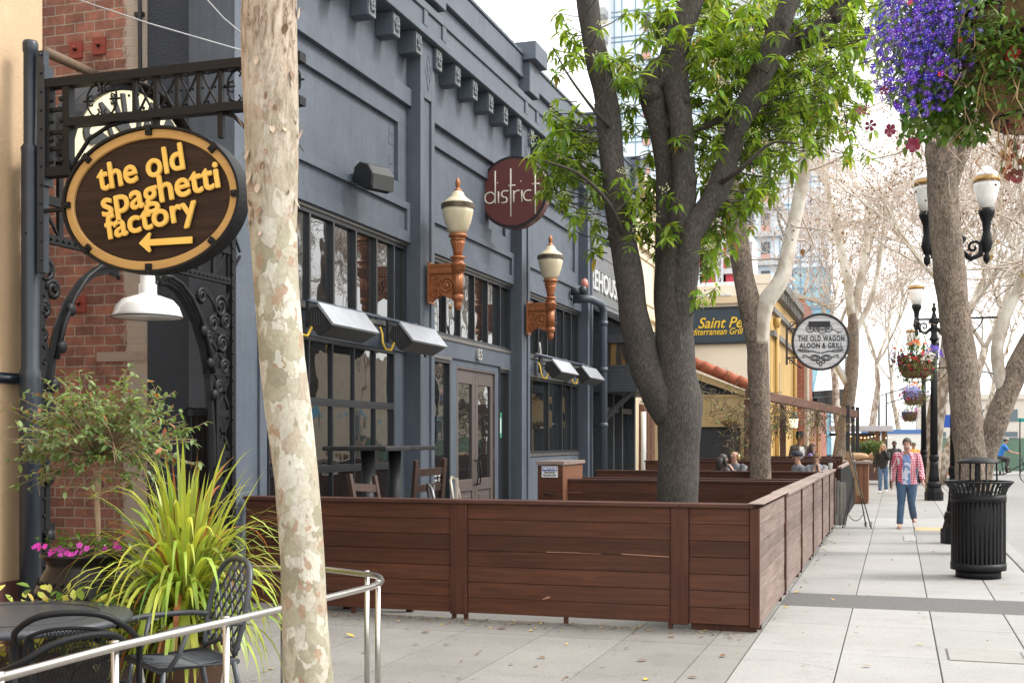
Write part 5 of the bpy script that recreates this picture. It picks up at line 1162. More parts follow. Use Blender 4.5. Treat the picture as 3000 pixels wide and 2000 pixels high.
t5, tips5, tp5 = ptree('street_tree', 'leaning street tree forking out to the right of the rough barked trunk behind the bin', [(2245,1190,66),(2252,1100,54),(2272,1020,52),(2302,930,54),(2340,840,56),(2400,730,54),(2460,590,48)], [[(2310,920,34),(2290,800,30),(2330,680,26),(2400,560,20)]], 21.5, ('barkpeel','barkpale'))
# ================================================================== BARE PLANE TREES further along the street
def bare_tree(name, label, loc, rz, seed, h=9, src=None, group='bare plane trees along the street'):
    if src: return dup(src, loc, rz, label, group)
    r = random.Random(seed); t = thing(name, label, 'tree', loc, rz, group)
    tm, lm, tm2 = MB(), MB(), MB()
    def grow(p, d, L, rad, depth, mb):
        n = 5 if depth < 3 else 4; pts = [p]; rs = [rad]
        for i in range(n):
            d = (d + Vector((r.gauss(0,.13), r.gauss(0,.13), r.gauss(.04,.08)))*(1 if depth < 4 else 1.5)).normalized(); pts.append(pts[-1] + d*(L/n)); rs.append(rad*(1-.42*(i+1)/n))
        if depth >= 4: tm2.tube(pts, [max(q,.007) for q in rs], 3, cap=False)
        else: (tm if depth == 0 else lm).tube(pts, rs, 10 if depth == 0 else (7 if depth < 3 else 5), jit=.1 if depth < 2 else 0)
        if depth >= 5:
            if r.random() < .55: tm2.ball(pts[-1]-Vector((0,0,.06)), .03, seg=5, rings=4, mi=1)
            return
        kids = [3, 4, 5, 5, 5][depth]
        for k in range(kids):
            i = r.randint(2, n) if depth else n; q = pts[i]; ax = d.orthogonal().normalized(); ax = Matrix.Rotation(r.uniform(0,6.28) if depth else k*2.1+r.random()*.5, 3, d) @ ax
            nd = (d*r.uniform(.7,1.1) + ax*r.uniform(.35,.95) + Vector((0,0,.08))).normalized()
            grow(q, nd, L*r.uniform(.5,.82), rs[i]*r.uniform(.5,.75), depth+1, lm)
    grow(Vector((0,0,-.05)), Vector((r.uniform(-.08,.08),0,1)), h*.34, .22, 0, tm)
    tm.build('trunk', MT['barkmix'], t); lm.build('limbs', MT['barkpale'], t); tm2.build('twigs', [MT['twig'], MT['seedball']], t)
    return t
B1 = bare_tree('bare_plane_tree', 'bare plane tree standing right behind the second street lamp', (1.0, 37.8, 0), 0, 4, 16)
B2 = bare_tree('bare_plane_tree', 'bare plane tree at the kerb between the walking man and the construction fence', (1.15, 50, 0), 1, 9, 17)
B3 = bare_tree('bare_plane_tree', 'bare plane tree left of the kiosk behind the round wagon sign', (-1.7, 51, 0), 2, 15, 16)
bare_tree('bare_plane_tree', 'distant bare plane tree at the far kerb beyond the pedicabs', (4.2, 74, 0), .7, 0, src=B3)
bare_tree('bare_plane_tree', 'farthest bare plane tree, in the middle of the street view behind the hanging baskets', (.2, 84, 0), 4, 0, src=B2)
bare_tree('bare_plane_tree', 'bare plane tree at the kerb beside the third street lamp', (1.45, 46.5, 0), 0.3, 0, src=B3)
bare_tree('bare_plane_tree', 'bare plane tree far behind the kiosk, nearest the middle of the plaza', (-1.2, 66, 0), .4, 0, src=B2)
bare_tree('bare_plane_tree', 'bare plane tree at the right edge beyond the leaning trunk', (7.5, 60, 0), 5.1, 0, src=B2, group='bare plane trees along the street')
# twiggy crowns for the two nearer street trees
r_ = random.Random(8); m = MB()
def twigs_from(pts, k0, n, L, mb, rad=.02):
    for i in range(n):
        q = pts[r_.randint(k0, len(pts)-1)]; d = Vector((r_.gauss(0,1), r_.gauss(0,1), r_.gauss(.4,.7))).normalized(); l = L*r_.uniform(.5,1.2); P = [q]; dd = d
        for j in range(5): dd = (dd + Vector((r_.gauss(0,.25), r_.gauss(0,.25), r_.gauss(.02,.2)))).normalized(); P.append(P[-1]+dd*l/5)
        mb.tube(P, [rad*(1-j/6.5) for j in range(6)], 4, cap=False)
        for a in range(5):
            s0 = P[r_.randint(1,5)]; e = Vector((r_.gauss(0,1), r_.gauss(0,1), r_.gauss(0,.8))).normalized(); mid = s0+e*l*.2; en = mid+(e+Vector((r_.gauss(0,.5),r_.gauss(0,.5),r_.gauss(-.2,.4)))).normalized()*l*.25
            mb.tube([s0, mid, en], [.006,.005,.0035], 3, cap=False)
            if r_.random() < .8: mb.ball(en-Vector((0,0,.05)), .018, seg=5, rings=4, mi=1)
            if r_.random() < .1: mb.leaf(en, (r_.gauss(0,1), r_.gauss(0,1), -1), .12, .1, (0,0,1), .5, 2)
tm = [MT['twig'], MT['seedball'], MT['drygrass']]
for (t, tips, n, L) in ((t2, tips2, 14, 1.5), (t3, tips3, 26, 2.0), (t4, tips4, 34, 2.2), (t5, tips5, 34, 2.4)):
    mm = MB()
    for q in tips: twigs_from(q, 12, n, L, mm)
    mm.build('twigs', tm, t, True)
mm = MB(); twigs_from(tp4, 50, 24, 2.2, mm); mm.build('twigs', tm, t4, True)
# ================================================================== TRASH BIN
p = PZ(2866, 1690); tbn = thing('trash_bin', 'black slatted metal trash bin with a flared rim and a raised domed lid', 'trash bin', p)
d_ = p.y*math.cos(YAW)-p.x*math.sin(YAW); k_ = d_/3500
R1 = 143/2*k_*1.21/1.2 ; 
m = MB(); 
for nm, r0_, r1_, z0_, z1_ in (('foot',.255,.265,0,.1),('band',.31,.325,.1,.185),('band',.31,.325,.93,1.02)): m = MB(); m.lathe([(r0_,z0_),(r1_,z0_),(r1_,z1_),(r0_,z1_)], (0,0,0), 40); m.build(nm, MT['iron'], tbn)
m = MB(); n = 38
for k in range(n):
    a = 6.2832*k/n; c_, s2 = math.cos(a), math.sin(a); q = [(.312,.17),(.312,.95),(.315,1.03),(.34,1.1),(.4,1.17)]
    for (r0,z0),(r1,z1) in zip(q[:-1], q[1:]): m.bar((r0*c_,r0*s2,z0),(r1*c_,r1*s2,z1), .03, .009, (c_,s2,0))
m.build('slats', MT['iron'], tbn)
m = MB(); m.tube([(.4*math.cos(k*.1309),.4*math.sin(k*.1309),1.175) for k in range(48)], .012, 8, closed=True); m.build('rim', MT['iron'], tbn)
m = MB(); m.lathe([(.255,.12),(.27,1.05),(.262,1.05),(.24,.14),(0,.13)], (0,0,0), 30); m.build('liner', flat('bin_liner', (.015,.015,.015), .5), tbn)
m = MB(); m.lathe([(.245,1.4),(.25,1.405),(.22,1.435),(.12,1.47),(.05,1.482),(0,1.484)], (0,0,0), 40); m.lathe([(0,1.402),(.245,1.4)], (0,0,0), 40); m.build('lid', MT['iron'], tbn)
m = MB()
for k in range(4): a = R(20+90*k); m.tube([(.23*math.cos(a),.23*math.sin(a),1.4),(.235*math.cos(a),.235*math.sin(a),1.14),(.32*math.cos(a),.32*math.sin(a),1.03)], .012, 6)
m.box(-.03,.015,-.19,-.17,1.1,1.4); m.box(-.03,.02,.15,.17,1.1,1.4); m.build('lid_strut', MT['iron'], tbn)
# ================================================================== STREET LAMPS with hanging baskets
def street_lamp(loc, label, src=None):
    if src: return dup(src, loc, 0, label)
    t = thing('street_lamp', label, 'street lamp', loc, 0, 'black twin globe street lamps')
    m = MB()
    for (r0, z0, r1, z1) in ((.25,0,.25,.24),(.22,.24,.19,.36)): 
        m.lathe([(r0,z0),(r1,z1)], (0,0,0), 8, smooth=False)
    m.lathe([(.19,.36),(.2,.42),(.18,.5),(.15,.53)], (0,0,0), 24); m.build('base', MT['iron'], t)
    m = MB(); m.lathe([(.15,.53),(.125,.7),(.11,.95),(.105,1.1)], (0,0,0), 48, flute=.05, nfl=16); m.lathe([(.12,1.1),(.13,1.14),(.13,1.22),(.115,1.26)], (0,0,0), 24); m.lathe([(.1,1.26),(.075,4.4)], (0,0,0), 48, flute=.05, nfl=16); m.lathe([(.09,4.4),(.14,4.45),(.1,4.5),(.075,4.6),(.09,4.85),(.16,4.95),(.1,5.0),(.06,5.1),(.04,5.2),(.07,5.28),(.03,5.36),(.04,5.42),(0,5.46)], (0,0,0), 20); m.build('pole', MT['iron'], t)
    for s in (-1,1):
        m = MB(); m.tube([(s*.07,0,4.75),(s*.22,0,4.62),(s*.36,0,4.68),(s*.38,0,4.85),(s*.44,0,4.98)], .045, 8); m.tube([(s*(.26+.12*(1-i/14)*math.cos(i*.55)),0,4.8+.12*(1-i/14)*math.sin(i*.55)) for i in range(14)], .025, 6)
        m.lathe([(0,4.52),(.05,4.58),(.055,4.66),(.03,4.7),(.06,4.74),(.095,4.86),(.08,4.95),(.06,5.05),(.07,5.2),(.11,5.3),(.13,5.36),(.12,5.42)], (s*.455,0,0), 18); a = m.build('arm', MT['iron'], t)
        m = MB(); m.lathe([(.11,5.42),(.16,5.6),(.195,5.78),(.2,5.84)], (s*.455,0,0), 22); m.lathe([(.2,5.93),(.17,5.98),(.09,6.05),(.05,6.1),(0,6.12)], (s*.455,0,0), 22); m.build('globe', MT['globewhite'], a)
        m = MB(); m.lathe([(.205,5.84),(.21,5.84),(.21,5.93),(.205,5.93)], (s*.455,0,0), 24); m.build('band', MT['brass'], a)
    for s in (-1,1):
        m = MB(); m.bar((s*.06,0,3.66),(s*.62,0,3.66), .03, .03); m.tube([(s*.08,0,3.3),(s*.2,0,3.36),(s*.36,0,3.55),(s*.4,0,3.65)], .012, 6); m.build('basket_arm', MT['iron'], t)
    return t
SL = street_lamp((.93, 20.75, 0), 'nearer twin globe street lamp, half hidden by the rough barked tree behind the bin')
street_lamp((.98, 35.0, 0), 'twin globe street lamp with its base in view beside the walking man', SL)
street_lamp((1.0, 49.2, 0), 'farther twin globe street lamp behind the second one', SL)
street_lamp((.98, 4.3, 0), 'street lamp just outside the right edge that carries the big flower basket', SL)
def basket(loc, label, seed, main, src=None, n=520, detail=1, acc='redpetal', side=-1):
    r = random.Random(seed); t = thing('hanging_basket', label, 'flower basket', loc, 0, 'hanging flower baskets')
    m = MB(); m.lathe([(.15,-.36),(.22,-.33),(.27,-.18),(.285,0),(.26,0),(0,-.02)], (0,0,0), 28); m.build('coir_pot', MT['coir'], t)
    m = MB()
    for z, q in ((0,.292),(-.12,.283),(-.24,.258),(-.345,.19)): m.tube([(q*math.cos(k*.2094),q*math.sin(k*.2094),z) for k in range(30)], .006, 5, closed=True)
    for k in range(14): a = k*.4488; m.tube([(.292*math.cos(a),.292*math.sin(a),0),(.275*math.cos(a),.275*math.sin(a),-.18),(.16*math.cos(a),.16*math.sin(a),-.36)], .005, 5)
    for k in range(3): a = k*2.094+.4; m.tube([(.285*math.cos(a),.285*math.sin(a),0),(0,0,.62)], .004, 4)
    m.build('wire_frame', MT['iron'], t)
    lm, fm = MB(), MB()
    return t, lm, fm, r
# the big near basket
NB = PD(3086, 35, 3.95); NB = Vector((NB.x, NB.y, 3.1))
t, lm, fm, r = basket(NB, 'large near hanging basket thick with violet blue lobelia at the top right corner', 1, 'purple')
def near(u, v, d): return PD(u, v, d) - NB
for k in range(3600):                      # lobelia mass spilling over the left side
    while True:
        a, b_ = r.gauss(0,.5), r.gauss(0,.5)
        if abs(a) < 1 and abs(b_) < 1 and a*a+b_*b_ < 1.05: break
    u, v = 2735+a*175+b_*-22, 105+b_*240; d = 3.95 + r.uniform(-.16,.16); p = near(u, v, d)
    dd = Vector((r.gauss(-.3,.8), r.gauss(-.3,.8), r.gauss(-.3,.7))); L = r.uniform(.018,.045); lm.leaf(p, dd, L, L*.28, (0,-.6,.8), r.uniform(0,.5), 0 if r.random() < .75 else 1)
for k in range(1500):
    while True:
        a, b_ = r.gauss(0,.55), r.gauss(0,.55)
        if a*a+b_*b_ < 1.12: break
    u, v = 2710+a*165+b_*-30, 95+b_*235
    if v > 330 and u > 2720 and r.random() < .8: continue
    if u > 2790 and r.random() < .6: continue
    p = near(u, v, 3.9 + r.uniform(-.2,.08)); s = r.uniform(.007,.0108); nrm = (r.gauss(-.25,.5), -1, r.gauss(.15,.5))
    flower(fm, p, nrm, s, 0 if r.random() < .93 else 4); flower(fm, Vector(p)+Vector((0,-.003,0)), nrm, s*.2, 3)
for k in range(95):                        # lower green trailing growth
    c0 = near(r.uniform(2650,2870), r.uniform(230,385), 3.95+r.uniform(-.1,.1))
    for j in range(9): lm.leaf(c0+Vector((r.gauss(0,.02),r.gauss(0,.02),r.gauss(0,.025))), (r.gauss(0,1),r.gauss(-.5,.7),r.gauss(-.6,.5)), .035, .022, (0,-.5,1), .3, 1)
for k in range(170):
    c0 = near(r.uniform(2850,3120), r.uniform(30,330) if k > 90 else r.uniform(60,200), 3.75+r.uniform(-.1,.05))
    for j in range(7): lm.leaf(c0+Vector((r.gauss(0,.015),r.gauss(0,.02),r.gauss(0,.03))), (r.gauss(0,1),r.gauss(-.5,.7),r.gauss(.2,.6)), .03, .013, (0,-.5,1), .2, 1)
for k in range(120):
    c0 = near(r.uniform(2820,3150), r.uniform(20,420), 3.72+r.uniform(-.05,.05)); lm.blade([c0, c0+Vector((r.gauss(0,.03),r.gauss(0,.02),-.06)), c0+Vector((r.gauss(0,.04),r.gauss(0,.02),-r.uniform(.08,.16)))], .006, 2)
for k in range(26):
    c0 = near(r.uniform(2720,3120), r.uniform(-80,10), 3.9+r.uniform(-.2,.2))
    for j in range(10): lm.leaf(c0, (r.gauss(0,1),r.gauss(-.3,1),r.gauss(.4,.5)), .06, .035, (0,-.3,1), .4, 1)
for (u, v, mi, s) in ((2590,265,2,.02),(2523,325,2,.027),(2550,368,2,.026),(2608,382,2,.03),(2675,425,2,.034),(2757,217,1,.014),(2966,160,1,.036),(2812,118,1,.01),(2666,8,1,.013),(3040,320,1,.024),(2540,312,2,.014),(2860,40,3,.01),(2990,205,4,.012)):
    flower(fm, near(u,v,3.72), (r.gauss(0,.5),-1,r.gauss(0,.4)), s*.72, mi, 5)
for k in range(60): u, v = r.uniform(2940,3100), r.uniform(330,520); c0 = near(u, v, 3.95); lm.leaf(c0, (r.gauss(0,1), r.gauss(0,.6), -1), .03, .022, (0,-1,0), .3, 3)
for k in range(14): u = 2930+k*14; lm.tube([near(u,330,3.95), near(u+r.uniform(-20,20),420,3.95), near(u+r.uniform(-30,30),520,3.95)], .0018, 3)
lm.build('foliage', [MT['leafdark'], MT['leafgreen'], MT['drygrass'], leafmat('maroon_leaf', (.16,.03,.03), (.22,.05,.04), .3, .3, .02)], t)
fm.build('blossoms', [MT['purple'], MT['redpetal'], MT['maroon'], MT['whitepetal'], MT['lilac']], t)
def far_basket(loc, label, seed, pal, blobs):
    t, lm, fm, r = basket(loc, label, seed, pal[0])
    for k in range(1500):
        a = r.uniform(0,6.283); e = r.uniform(-1.2,1.0); q = r.uniform(.55,1); p = Vector((math.cos(a)*math.cos(e)*.4*q, math.sin(a)*math.cos(e)*.38*q, math.sin(e)*(.26 if e > 0 else .42)*q - .04))
        L = r.uniform(.03,.06); lm.leaf(p, p.normalized()+Vector((r.gauss(0,.6),r.gauss(0,.6),r.gauss(0,.5))), L, L*.5, (0,0,1), .3, r.choice([0,1,1,2]) if p.z < -.12 else r.choice([0,1,1]))
    for k in range(22):
        a = r.uniform(0,6.283); p0 = Vector((.12*math.cos(a),.12*math.sin(a),.05)); lm.blade([p0, p0+Vector((.05*math.cos(a),.05*math.sin(a),.2)), p0+Vector((.16*math.cos(a),.16*math.sin(a),.36))], .012, 1)
    for (mi, az, e0, sp, n, s) in blobs:
        for k in range(n):
            a = R(az)+r.gauss(0,sp); e = R(e0)+r.gauss(0,sp*.7); dv = Vector((math.cos(a)*math.cos(e), math.sin(a)*math.cos(e), math.sin(e))); p = Vector((dv.x*.42, dv.y*.4, dv.z*(.3 if dv.z > 0 else .42)-.03))
            flower(fm, p, dv+Vector((r.gauss(0,.3),-.4,.2)), s*r.uniform(.45,.8), mi)
    lm.build('foliage', [MT['leafdark'], MT['leafgreen'], MT['drygrass']], t); fm.build('blossoms', [MT[q] for q in pal], t)
P5 = ['redpetal','purple','whitepetal','pinkpetal','orangepetal','lilac','maroon']
far_basket((.3, 20.7, 3.06), 'hanging basket with red, white and violet flowers on the nearer twin globe lamp', 3, P5, ((0,255,10,.45,26,.035),(2,285,5,.22,34,.03),(1,330,20,.3,90,.025),(4,265,60,.35,22,.04),(6,225,-5,.3,12,.04),(5,200,5,.3,60,.02),(6,310,-45,.5,10,.035)))
far_basket((.45, 35.0, 3.02), 'hanging basket with a pale blue flower ball above the walking man', 5, P5, ((5,262,5,.42,240,.028),(4,270,55,.4,24,.045),(0,215,-10,.4,14,.04),(6,320,-10,.5,16,.04)))
far_basket((.48, 49.2, 2.75), 'hanging basket of dark violet flowers, lowest and farthest of the baskets', 7, P5, ((1,240,-10,.45,50,.03),(0,205,15,.4,14,.04),(3,310,10,.4,16,.04)))
# ================================================================== PEOPLE
def skin(name, V, E, mat, parent, root=0, sub=2):
    """V: list of (x,y,z,r) or (x,y,z,rx,ry); one continuous surface grown round the joints"""
    me = bpy.data.meshes.new(name); me.from_pydata([v[:3] for v in V], E, [])
    bm = bmesh.new(); bm.from_mesh(me); L = bm.verts.layers.skin.verify(); bm.verts.ensure_lookup_table()
    for i, v in enumerate(V): bm.verts[i][L].radius = (v[3], v[4] if len(v) > 4 else v[3]); bm.verts[i][L].use_root = (i == root)
    bm.to_mesh(me); bm.free(); me.materials.append(mat)
    o = bpy.data.objects.new(name, me); COL.objects.link(o); o.parent = parent
    s = o.modifiers.new('skin', 'SKIN'); s.use_smooth_shade = True; s.branch_smoothing = .6
    if sub: q = o.modifiers.new('sub', 'SUBSURF'); q.levels = sub; q.render_levels = sub
    return o
def hand_chain(V, E, wi, w, el, side, face=-1):
    """palm, four unequal fingers and a thumb continuing from wrist index wi"""
    w, el = Vector(w), Vector(el); d = (w-el).normalized(); fwd = Vector((0,face,0)); fwd = (fwd - d*fwd.dot(d)).normalized(); lat = d.cross(fwd).normalized()
    pm = w + d*.05; V.append((*pm, .032, .018)); pi = len(V)-1; E.append((wi, pi)); p2 = w + d*.085; V.append((*p2, .036, .016)); p2i = len(V)-1; E.append((pi, p2i))
    for k, ln in enumerate((.066,.075,.07,.055)):
        off = fwd*(.027-.018*k); b = p2 + off + d*.012; V.append((*b, .010)); bi = len(V)-1; E.append((p2i, bi)); q = b + d*ln*.5 - lat*side*.004; V.append((*q, .0088)); E.append((bi, len(V)-1)); q2 = b + d*ln*.95 - lat*side*.016; V.append((*q2, .0075)); E.append((len(V)-2, len(V)-1))
    tb = pm + fwd*.03; V.append((*tb, .012)); E.append((pi, len(V)-1)); q = tb + d*.035 + fwd*.018; V.append((*q, .010)); E.append((len(V)-2, len(V)-1)); q2 = q + d*.028; V.append((*q2, .0085)); E.append((len(V)-2, len(V)-1))
def person(label, loc, rz, H=1.75, skinm=None, shirt=None, pants=None, shoes=None, hair=None, hairstyle='short', legs=None, arms=None, sit=False, jacket=None, sleeve='long', lean=0, head_turn=0, fingers=True, head_drop=0, name='person', category='person', build=1.0, beard=None, sandals=False, group=None):
    t = thing(name, label, category, loc, rz, group); k = H/1.78; sk = skinm or MT['skin']
    def S(x, y, z): return (x*k, y*k, z*k)
    zo = -.45 if sit else 0
    def T(x, y, z): return S(x, y + lean*max(0, z+zo-.5 if sit else z-.95), z+zo)
    W = build; hip = [T(s*.095, 0, .93) for s in (-1,1)]
    if legs is None:
        legs = [[(-.1,-.02,.5),(-.105,.02,.1)], [(.1,-.02,.5),(.105,.02,.1)]] if not sit else [[(-.12,-.42,.93),(-.12,-.42,.54)], [(.12,-.42,.93),(.12,-.42,.54)]]
    if arms is None: arms = [[(-.25,.03,1.14),(-.27,-.05,.89)], [(.25,.03,1.14),(.27,-.05,.89)]]
    sh = [T(s*.185*W, .01, 1.43) for s in (-1,1)]; hd = T(0,-.015 - head_drop*.3,1.655-head_drop)
    V = []; E = []
    def av(p, *r): V.append((*p, *[q*k for q in r])); return len(V)-1
    pel = av(T(0,0,.95), .125*W, .1); ab = av(T(0,0,1.12), .115*W, .09); chs = av(T(0,.0,1.32), .14*W, .1); nb = av(T(0,.01,1.46), .07, .06); nk = av(T(0,0,1.52), .054); 
    jaw = av((hd[0], hd[1]-.012*k, hd[2]-.065*k), .062, .068); cr = av((hd[0], hd[1]+.006*k, hd[2]+.015*k), .076, .09); tp = av((hd[0], hd[1]+.01*k, hd[2]+.075*k), .058, .07)
    E += [(pel,ab),(ab,chs),(chs,nb),(nb,nk),(nk,jaw),(jaw,cr),(cr,tp)]; wr = []
    for i, s in enumerate((-1,1)):
        a = av(sh[i], .056); e_ = av(T(*arms[i][0]), .042); w_ = av(T(*arms[i][1]), .028); E += [(chs,a),(a,e_),(e_,w_)]; wr.append(w_)
        hp = av(hip[i], .085); kn = av(T(*legs[i][0]) if not sit else T(*legs[i][0]), .056); an = av(T(*legs[i][1]), .038); fb = (an_ := T(*legs[i][1])); 
        toe = av((fb[0]+s*.015*k, fb[1]-.15*k, max(fb[2]-.065*k, .02*k) if not sit else fb[2]-.06*k), .034, .022); E += [(pel,hp),(hp,kn),(kn,an),(an,toe)]
    for i, s in enumerate((-1,1)):
        if fingers: hand_chain(V, E, wr[i], T(*arms[i][1]), T(*arms[i][0]), s)
        else:
            w_, e_ = Vector(T(*arms[i][1])), Vector(T(*arms[i][0])); q = w_ + (w_-e_).normalized()*.1*k; V.append((*q, .035*k, .02*k)); E.append((wr[i], len(V)-1))
    skin('body', V, E, sk, t, pel)
    # face
    m = MB(); hx, hy, hz = hd; rt = Matrix.Rotation(R(head_turn), 3, 'Z')
    def F(x, y, z): q = rt @ Vector((x*k, y*k, z*k)); return (hx+q.x, hy+q.y, hz+q.z)
    for s in (-1,1):
        m.ball(F(s*.031,-.083,.012), .013*k, .008*k, .008*k, 8, 5, mi=0); m.ball(F(s*.031,-.091,.012), .006*k, .004*k, .006*k, 6, 4, mi=1)
        m.ball(F(s*.032,-.09,.032), .02*k, .007*k, .005*k, 8, 4, mi=2); m.ball(F(s*.078,.01,0), .01*k, .018*k, .03*k, 8, 5, mi=3)
    m.ball(F(0,-.098,-.012), .013*k, .018*k, .022*k, 8, 6, mi=3); m.ball(F(0,-.09,.01), .008*k, .01*k, .02*k, 6, 5, mi=3); m.ball(F(0,-.083,-.052), .023*k, .008*k, .007*k, 8, 4, mi=4)
    m.build('face', [flat('eye_white', (.7,.68,.65)), MT['darkhair'], hair or MT['darkhair'], sk, flat('lips', (.36,.15,.12) if sk is MT['skin'] else (.15,.06,.05))], t)
    if beard: m = MB(); m.ball(F(0,-.045,-.075), .062*k, .052*k, .045*k, 12, 8, jit=.2); m.build('beard', beard, t)
    if hair:
        m = MB()
        if hairstyle in ('short','long','curly'):
            vs = []; fs = []; sg, rg = 20, 10
            for i in range(rg+1):
                th = (math.pi*.56 if hairstyle != 'curly' else math.pi*.62)*i/rg
                for j in range(sg):
                    a = 6.2832*j/sg; fr = max(0, -math.sin(a)); th2 = th*(1-.34*fr) if hairstyle != 'long' else th*(1-.25*fr); q = 1.05 + (.1 if hairstyle == 'curly' else .02)*mnoise.noise(Vector((a*3, th*5, hx*9)))
                    th2 = th2*(1.25 if a > 0 and math.sin(a) > 0 else 1.0)
                    vs.append(F(.083*q*math.sin(th2)*math.cos(a), .012+.1*q*math.sin(th2)*math.sin(a), .02+.098*q*math.cos(th2)))
            for i in range(rg):
                for j in range(sg): fs.append((i*sg+j, (i+1)*sg+j, (i+1)*sg+(j+1)%sg, i*sg+(j+1)%sg))
            m.add(vs, fs, True)
            if hairstyle == 'curly':
                for j in range(70): a = rng.uniform(0,6.28); th = rng.uniform(0,1.9); 
                for j in range(90):
                    a = rng.uniform(0,6.28); th = rng.uniform(0,1.8); 
                    if math.sin(a) < -.3 and th > 1.1: continue
                    m.ball(F(.088*math.sin(th)*math.cos(a), .012+.105*math.sin(th)*math.sin(a), .02+.102*math.cos(th)), .02*k, jit=.4, seg=6, rings=4)
            if hairstyle == 'long':
                m.tube([F(0,.045,.03), F(0,.085,-.06), F(0,.085,-.18), F(.0,.07,-.3)], [.075*k,.08*k,.085*k,.045*k], 12, jit=.1)
                for s in (-1,1): m.tube([F(s*.06,.0,.05), F(s*.083,.0,-.05), F(s*.095,-.03,-.17), F(s*.09,-.06,-.3)], [.03*k,.03*k,.035*k,.015*k], 8, jit=.2)
        m.build('hair', hair, t)
    # clothing: lofted ellipse sections that follow the body
    def loft(mb, secs, seg=24, mi=0, bump=.0, a0=0, a1=6.28318):
        vs, fs = [], []; full = abs(a1-a0) > 6.2; n = seg if full else seg+1
        for c, rx, ry in secs:
            c = Vector(c)
            for j in range(n):
                a = a0+(a1-a0)*j/seg; q = 1+bump*mnoise.noise(Vector((math.cos(a)*3, math.sin(a)*3, c.z*9)))
                vs.append(c+Vector((rx*k*q*math.cos(a), ry*k*q*math.sin(a), 0)))
        for i in range(len(secs)-1):
            for j in range(seg): j2 = (j+1) % n; fs.append((i*n+j, i*n+j2, (i+1)*n+j2, (i+1)*n+j))
        mb.add(vs, fs, True, mi)
    def limbt(mb, pts, rs, seg=14):
        P, r_ = [], []
        for i in range(len(pts)-1):
            for q in range(5): t_ = q/5; P.append(Vector(pts[i]).lerp(Vector(pts[i+1]), t_)); w = rs[i]*(1-t_)+rs[i+1]*t_; r_.append(w*k*(1+.05*math.sin(q*2.1+i*1.7+P[-1].z*40)))
        P.append(Vector(pts[-1])); r_.append(rs[-1]*k); mb.tube(P, r_, seg, jit=.06)
    secs = [(T(0,0,.86), .178*W, .125), (T(0,0,.98), .168*W, .122), (T(0,0,1.12), .158*W, .118), (T(0,-.005,1.27), .178*W, .127), (T(0,0,1.37), .187*W, .122), (T(0,.008,1.44), .155*W, .1), (T(0,.012,1.485), .092, .08), (T(0,.012,1.51), .066, .064)]
    if sit: secs = secs[1:]
    if shirt:
        m = MB()
        if jacket: loft(m, [(c, x*1.06, y*1.08) for c, x, y in secs], 26, 0, .05, R(-66), R(246))
        else: loft(m, secs, 24, 0, .03)
        for i, s in enumerate((-1,1)):
            s0 = Vector(sh[i])+Vector((-s*.055*k,0,-.015*k)); s1 = Vector(sh[i]); el = Vector(T(*arms[i][0])); w_ = Vector(T(*arms[i][1]))
            if sleeve == 'short': limbt(m, [s0, s1, s1.lerp(el,.72)], [.06,.072,.066])
            else: limbt(m, [s0, s1, el, el.lerp(w_,.96)], [.062,.074,.06,.048])
        m.build('shirt', shirt, t)
    if jacket:
        m = MB(); loft(m, [(c, x*.9, y*1.0) for c, x, y in secs[:-2]], 24, 0, .03); m.build('undershirt', jacket, t)
    if pants:
        m = MB(); loft(m, ([(T(0,0,.80), .15, .108)] if not sit else []) + [(T(0,0,.86), .172*W, .122), (T(0,0,.95), .164*W, .118), (T(0,0,1.04), .15*W, .11)], 22, 0, .02)
        for i, s in enumerate((-1,1)):
            h0 = Vector(hip[i]); kn = Vector(T(*legs[i][0])); an = Vector(T(*legs[i][1])); limbt(m, [h0, h0.lerp(kn,.35), kn, kn.lerp(an,.5), kn.lerp(an,.98)], [.088,.096,.072,.068,.062], 16)
        m.build('trousers', pants, t)
    if shoes:
        for i, s in enumerate((-1,1)):
            an = Vector(T(*legs[i][1])); m = MB(); gz = max(an.z-.085*k, 0) if not sit else an.z-.09*k
            if sandals:
                m.ball((an.x+s*.008*k, an.y-.065*k, gz+.012*k), .047*k, .135*k, .013*k, 14, 6); m.tube([(an.x-.03*k,an.y-.07*k,gz+.05*k),(an.x,an.y-.14*k,gz+.045*k),(an.x+.035*k,an.y-.07*k,gz+.05*k)], .008*k, 6)
            else: m.ball((an.x+s*.008*k, an.y-.06*k, gz+.035*k), .048*k, .14*k, .042*k, 14, 8); m.ball((an.x, an.y+.01*k, gz+.07*k), .045*k, .055*k, .05*k)
            m.build('shoe', shoes, t)
    t['_hd'] = hd; t['_k'] = k; return t
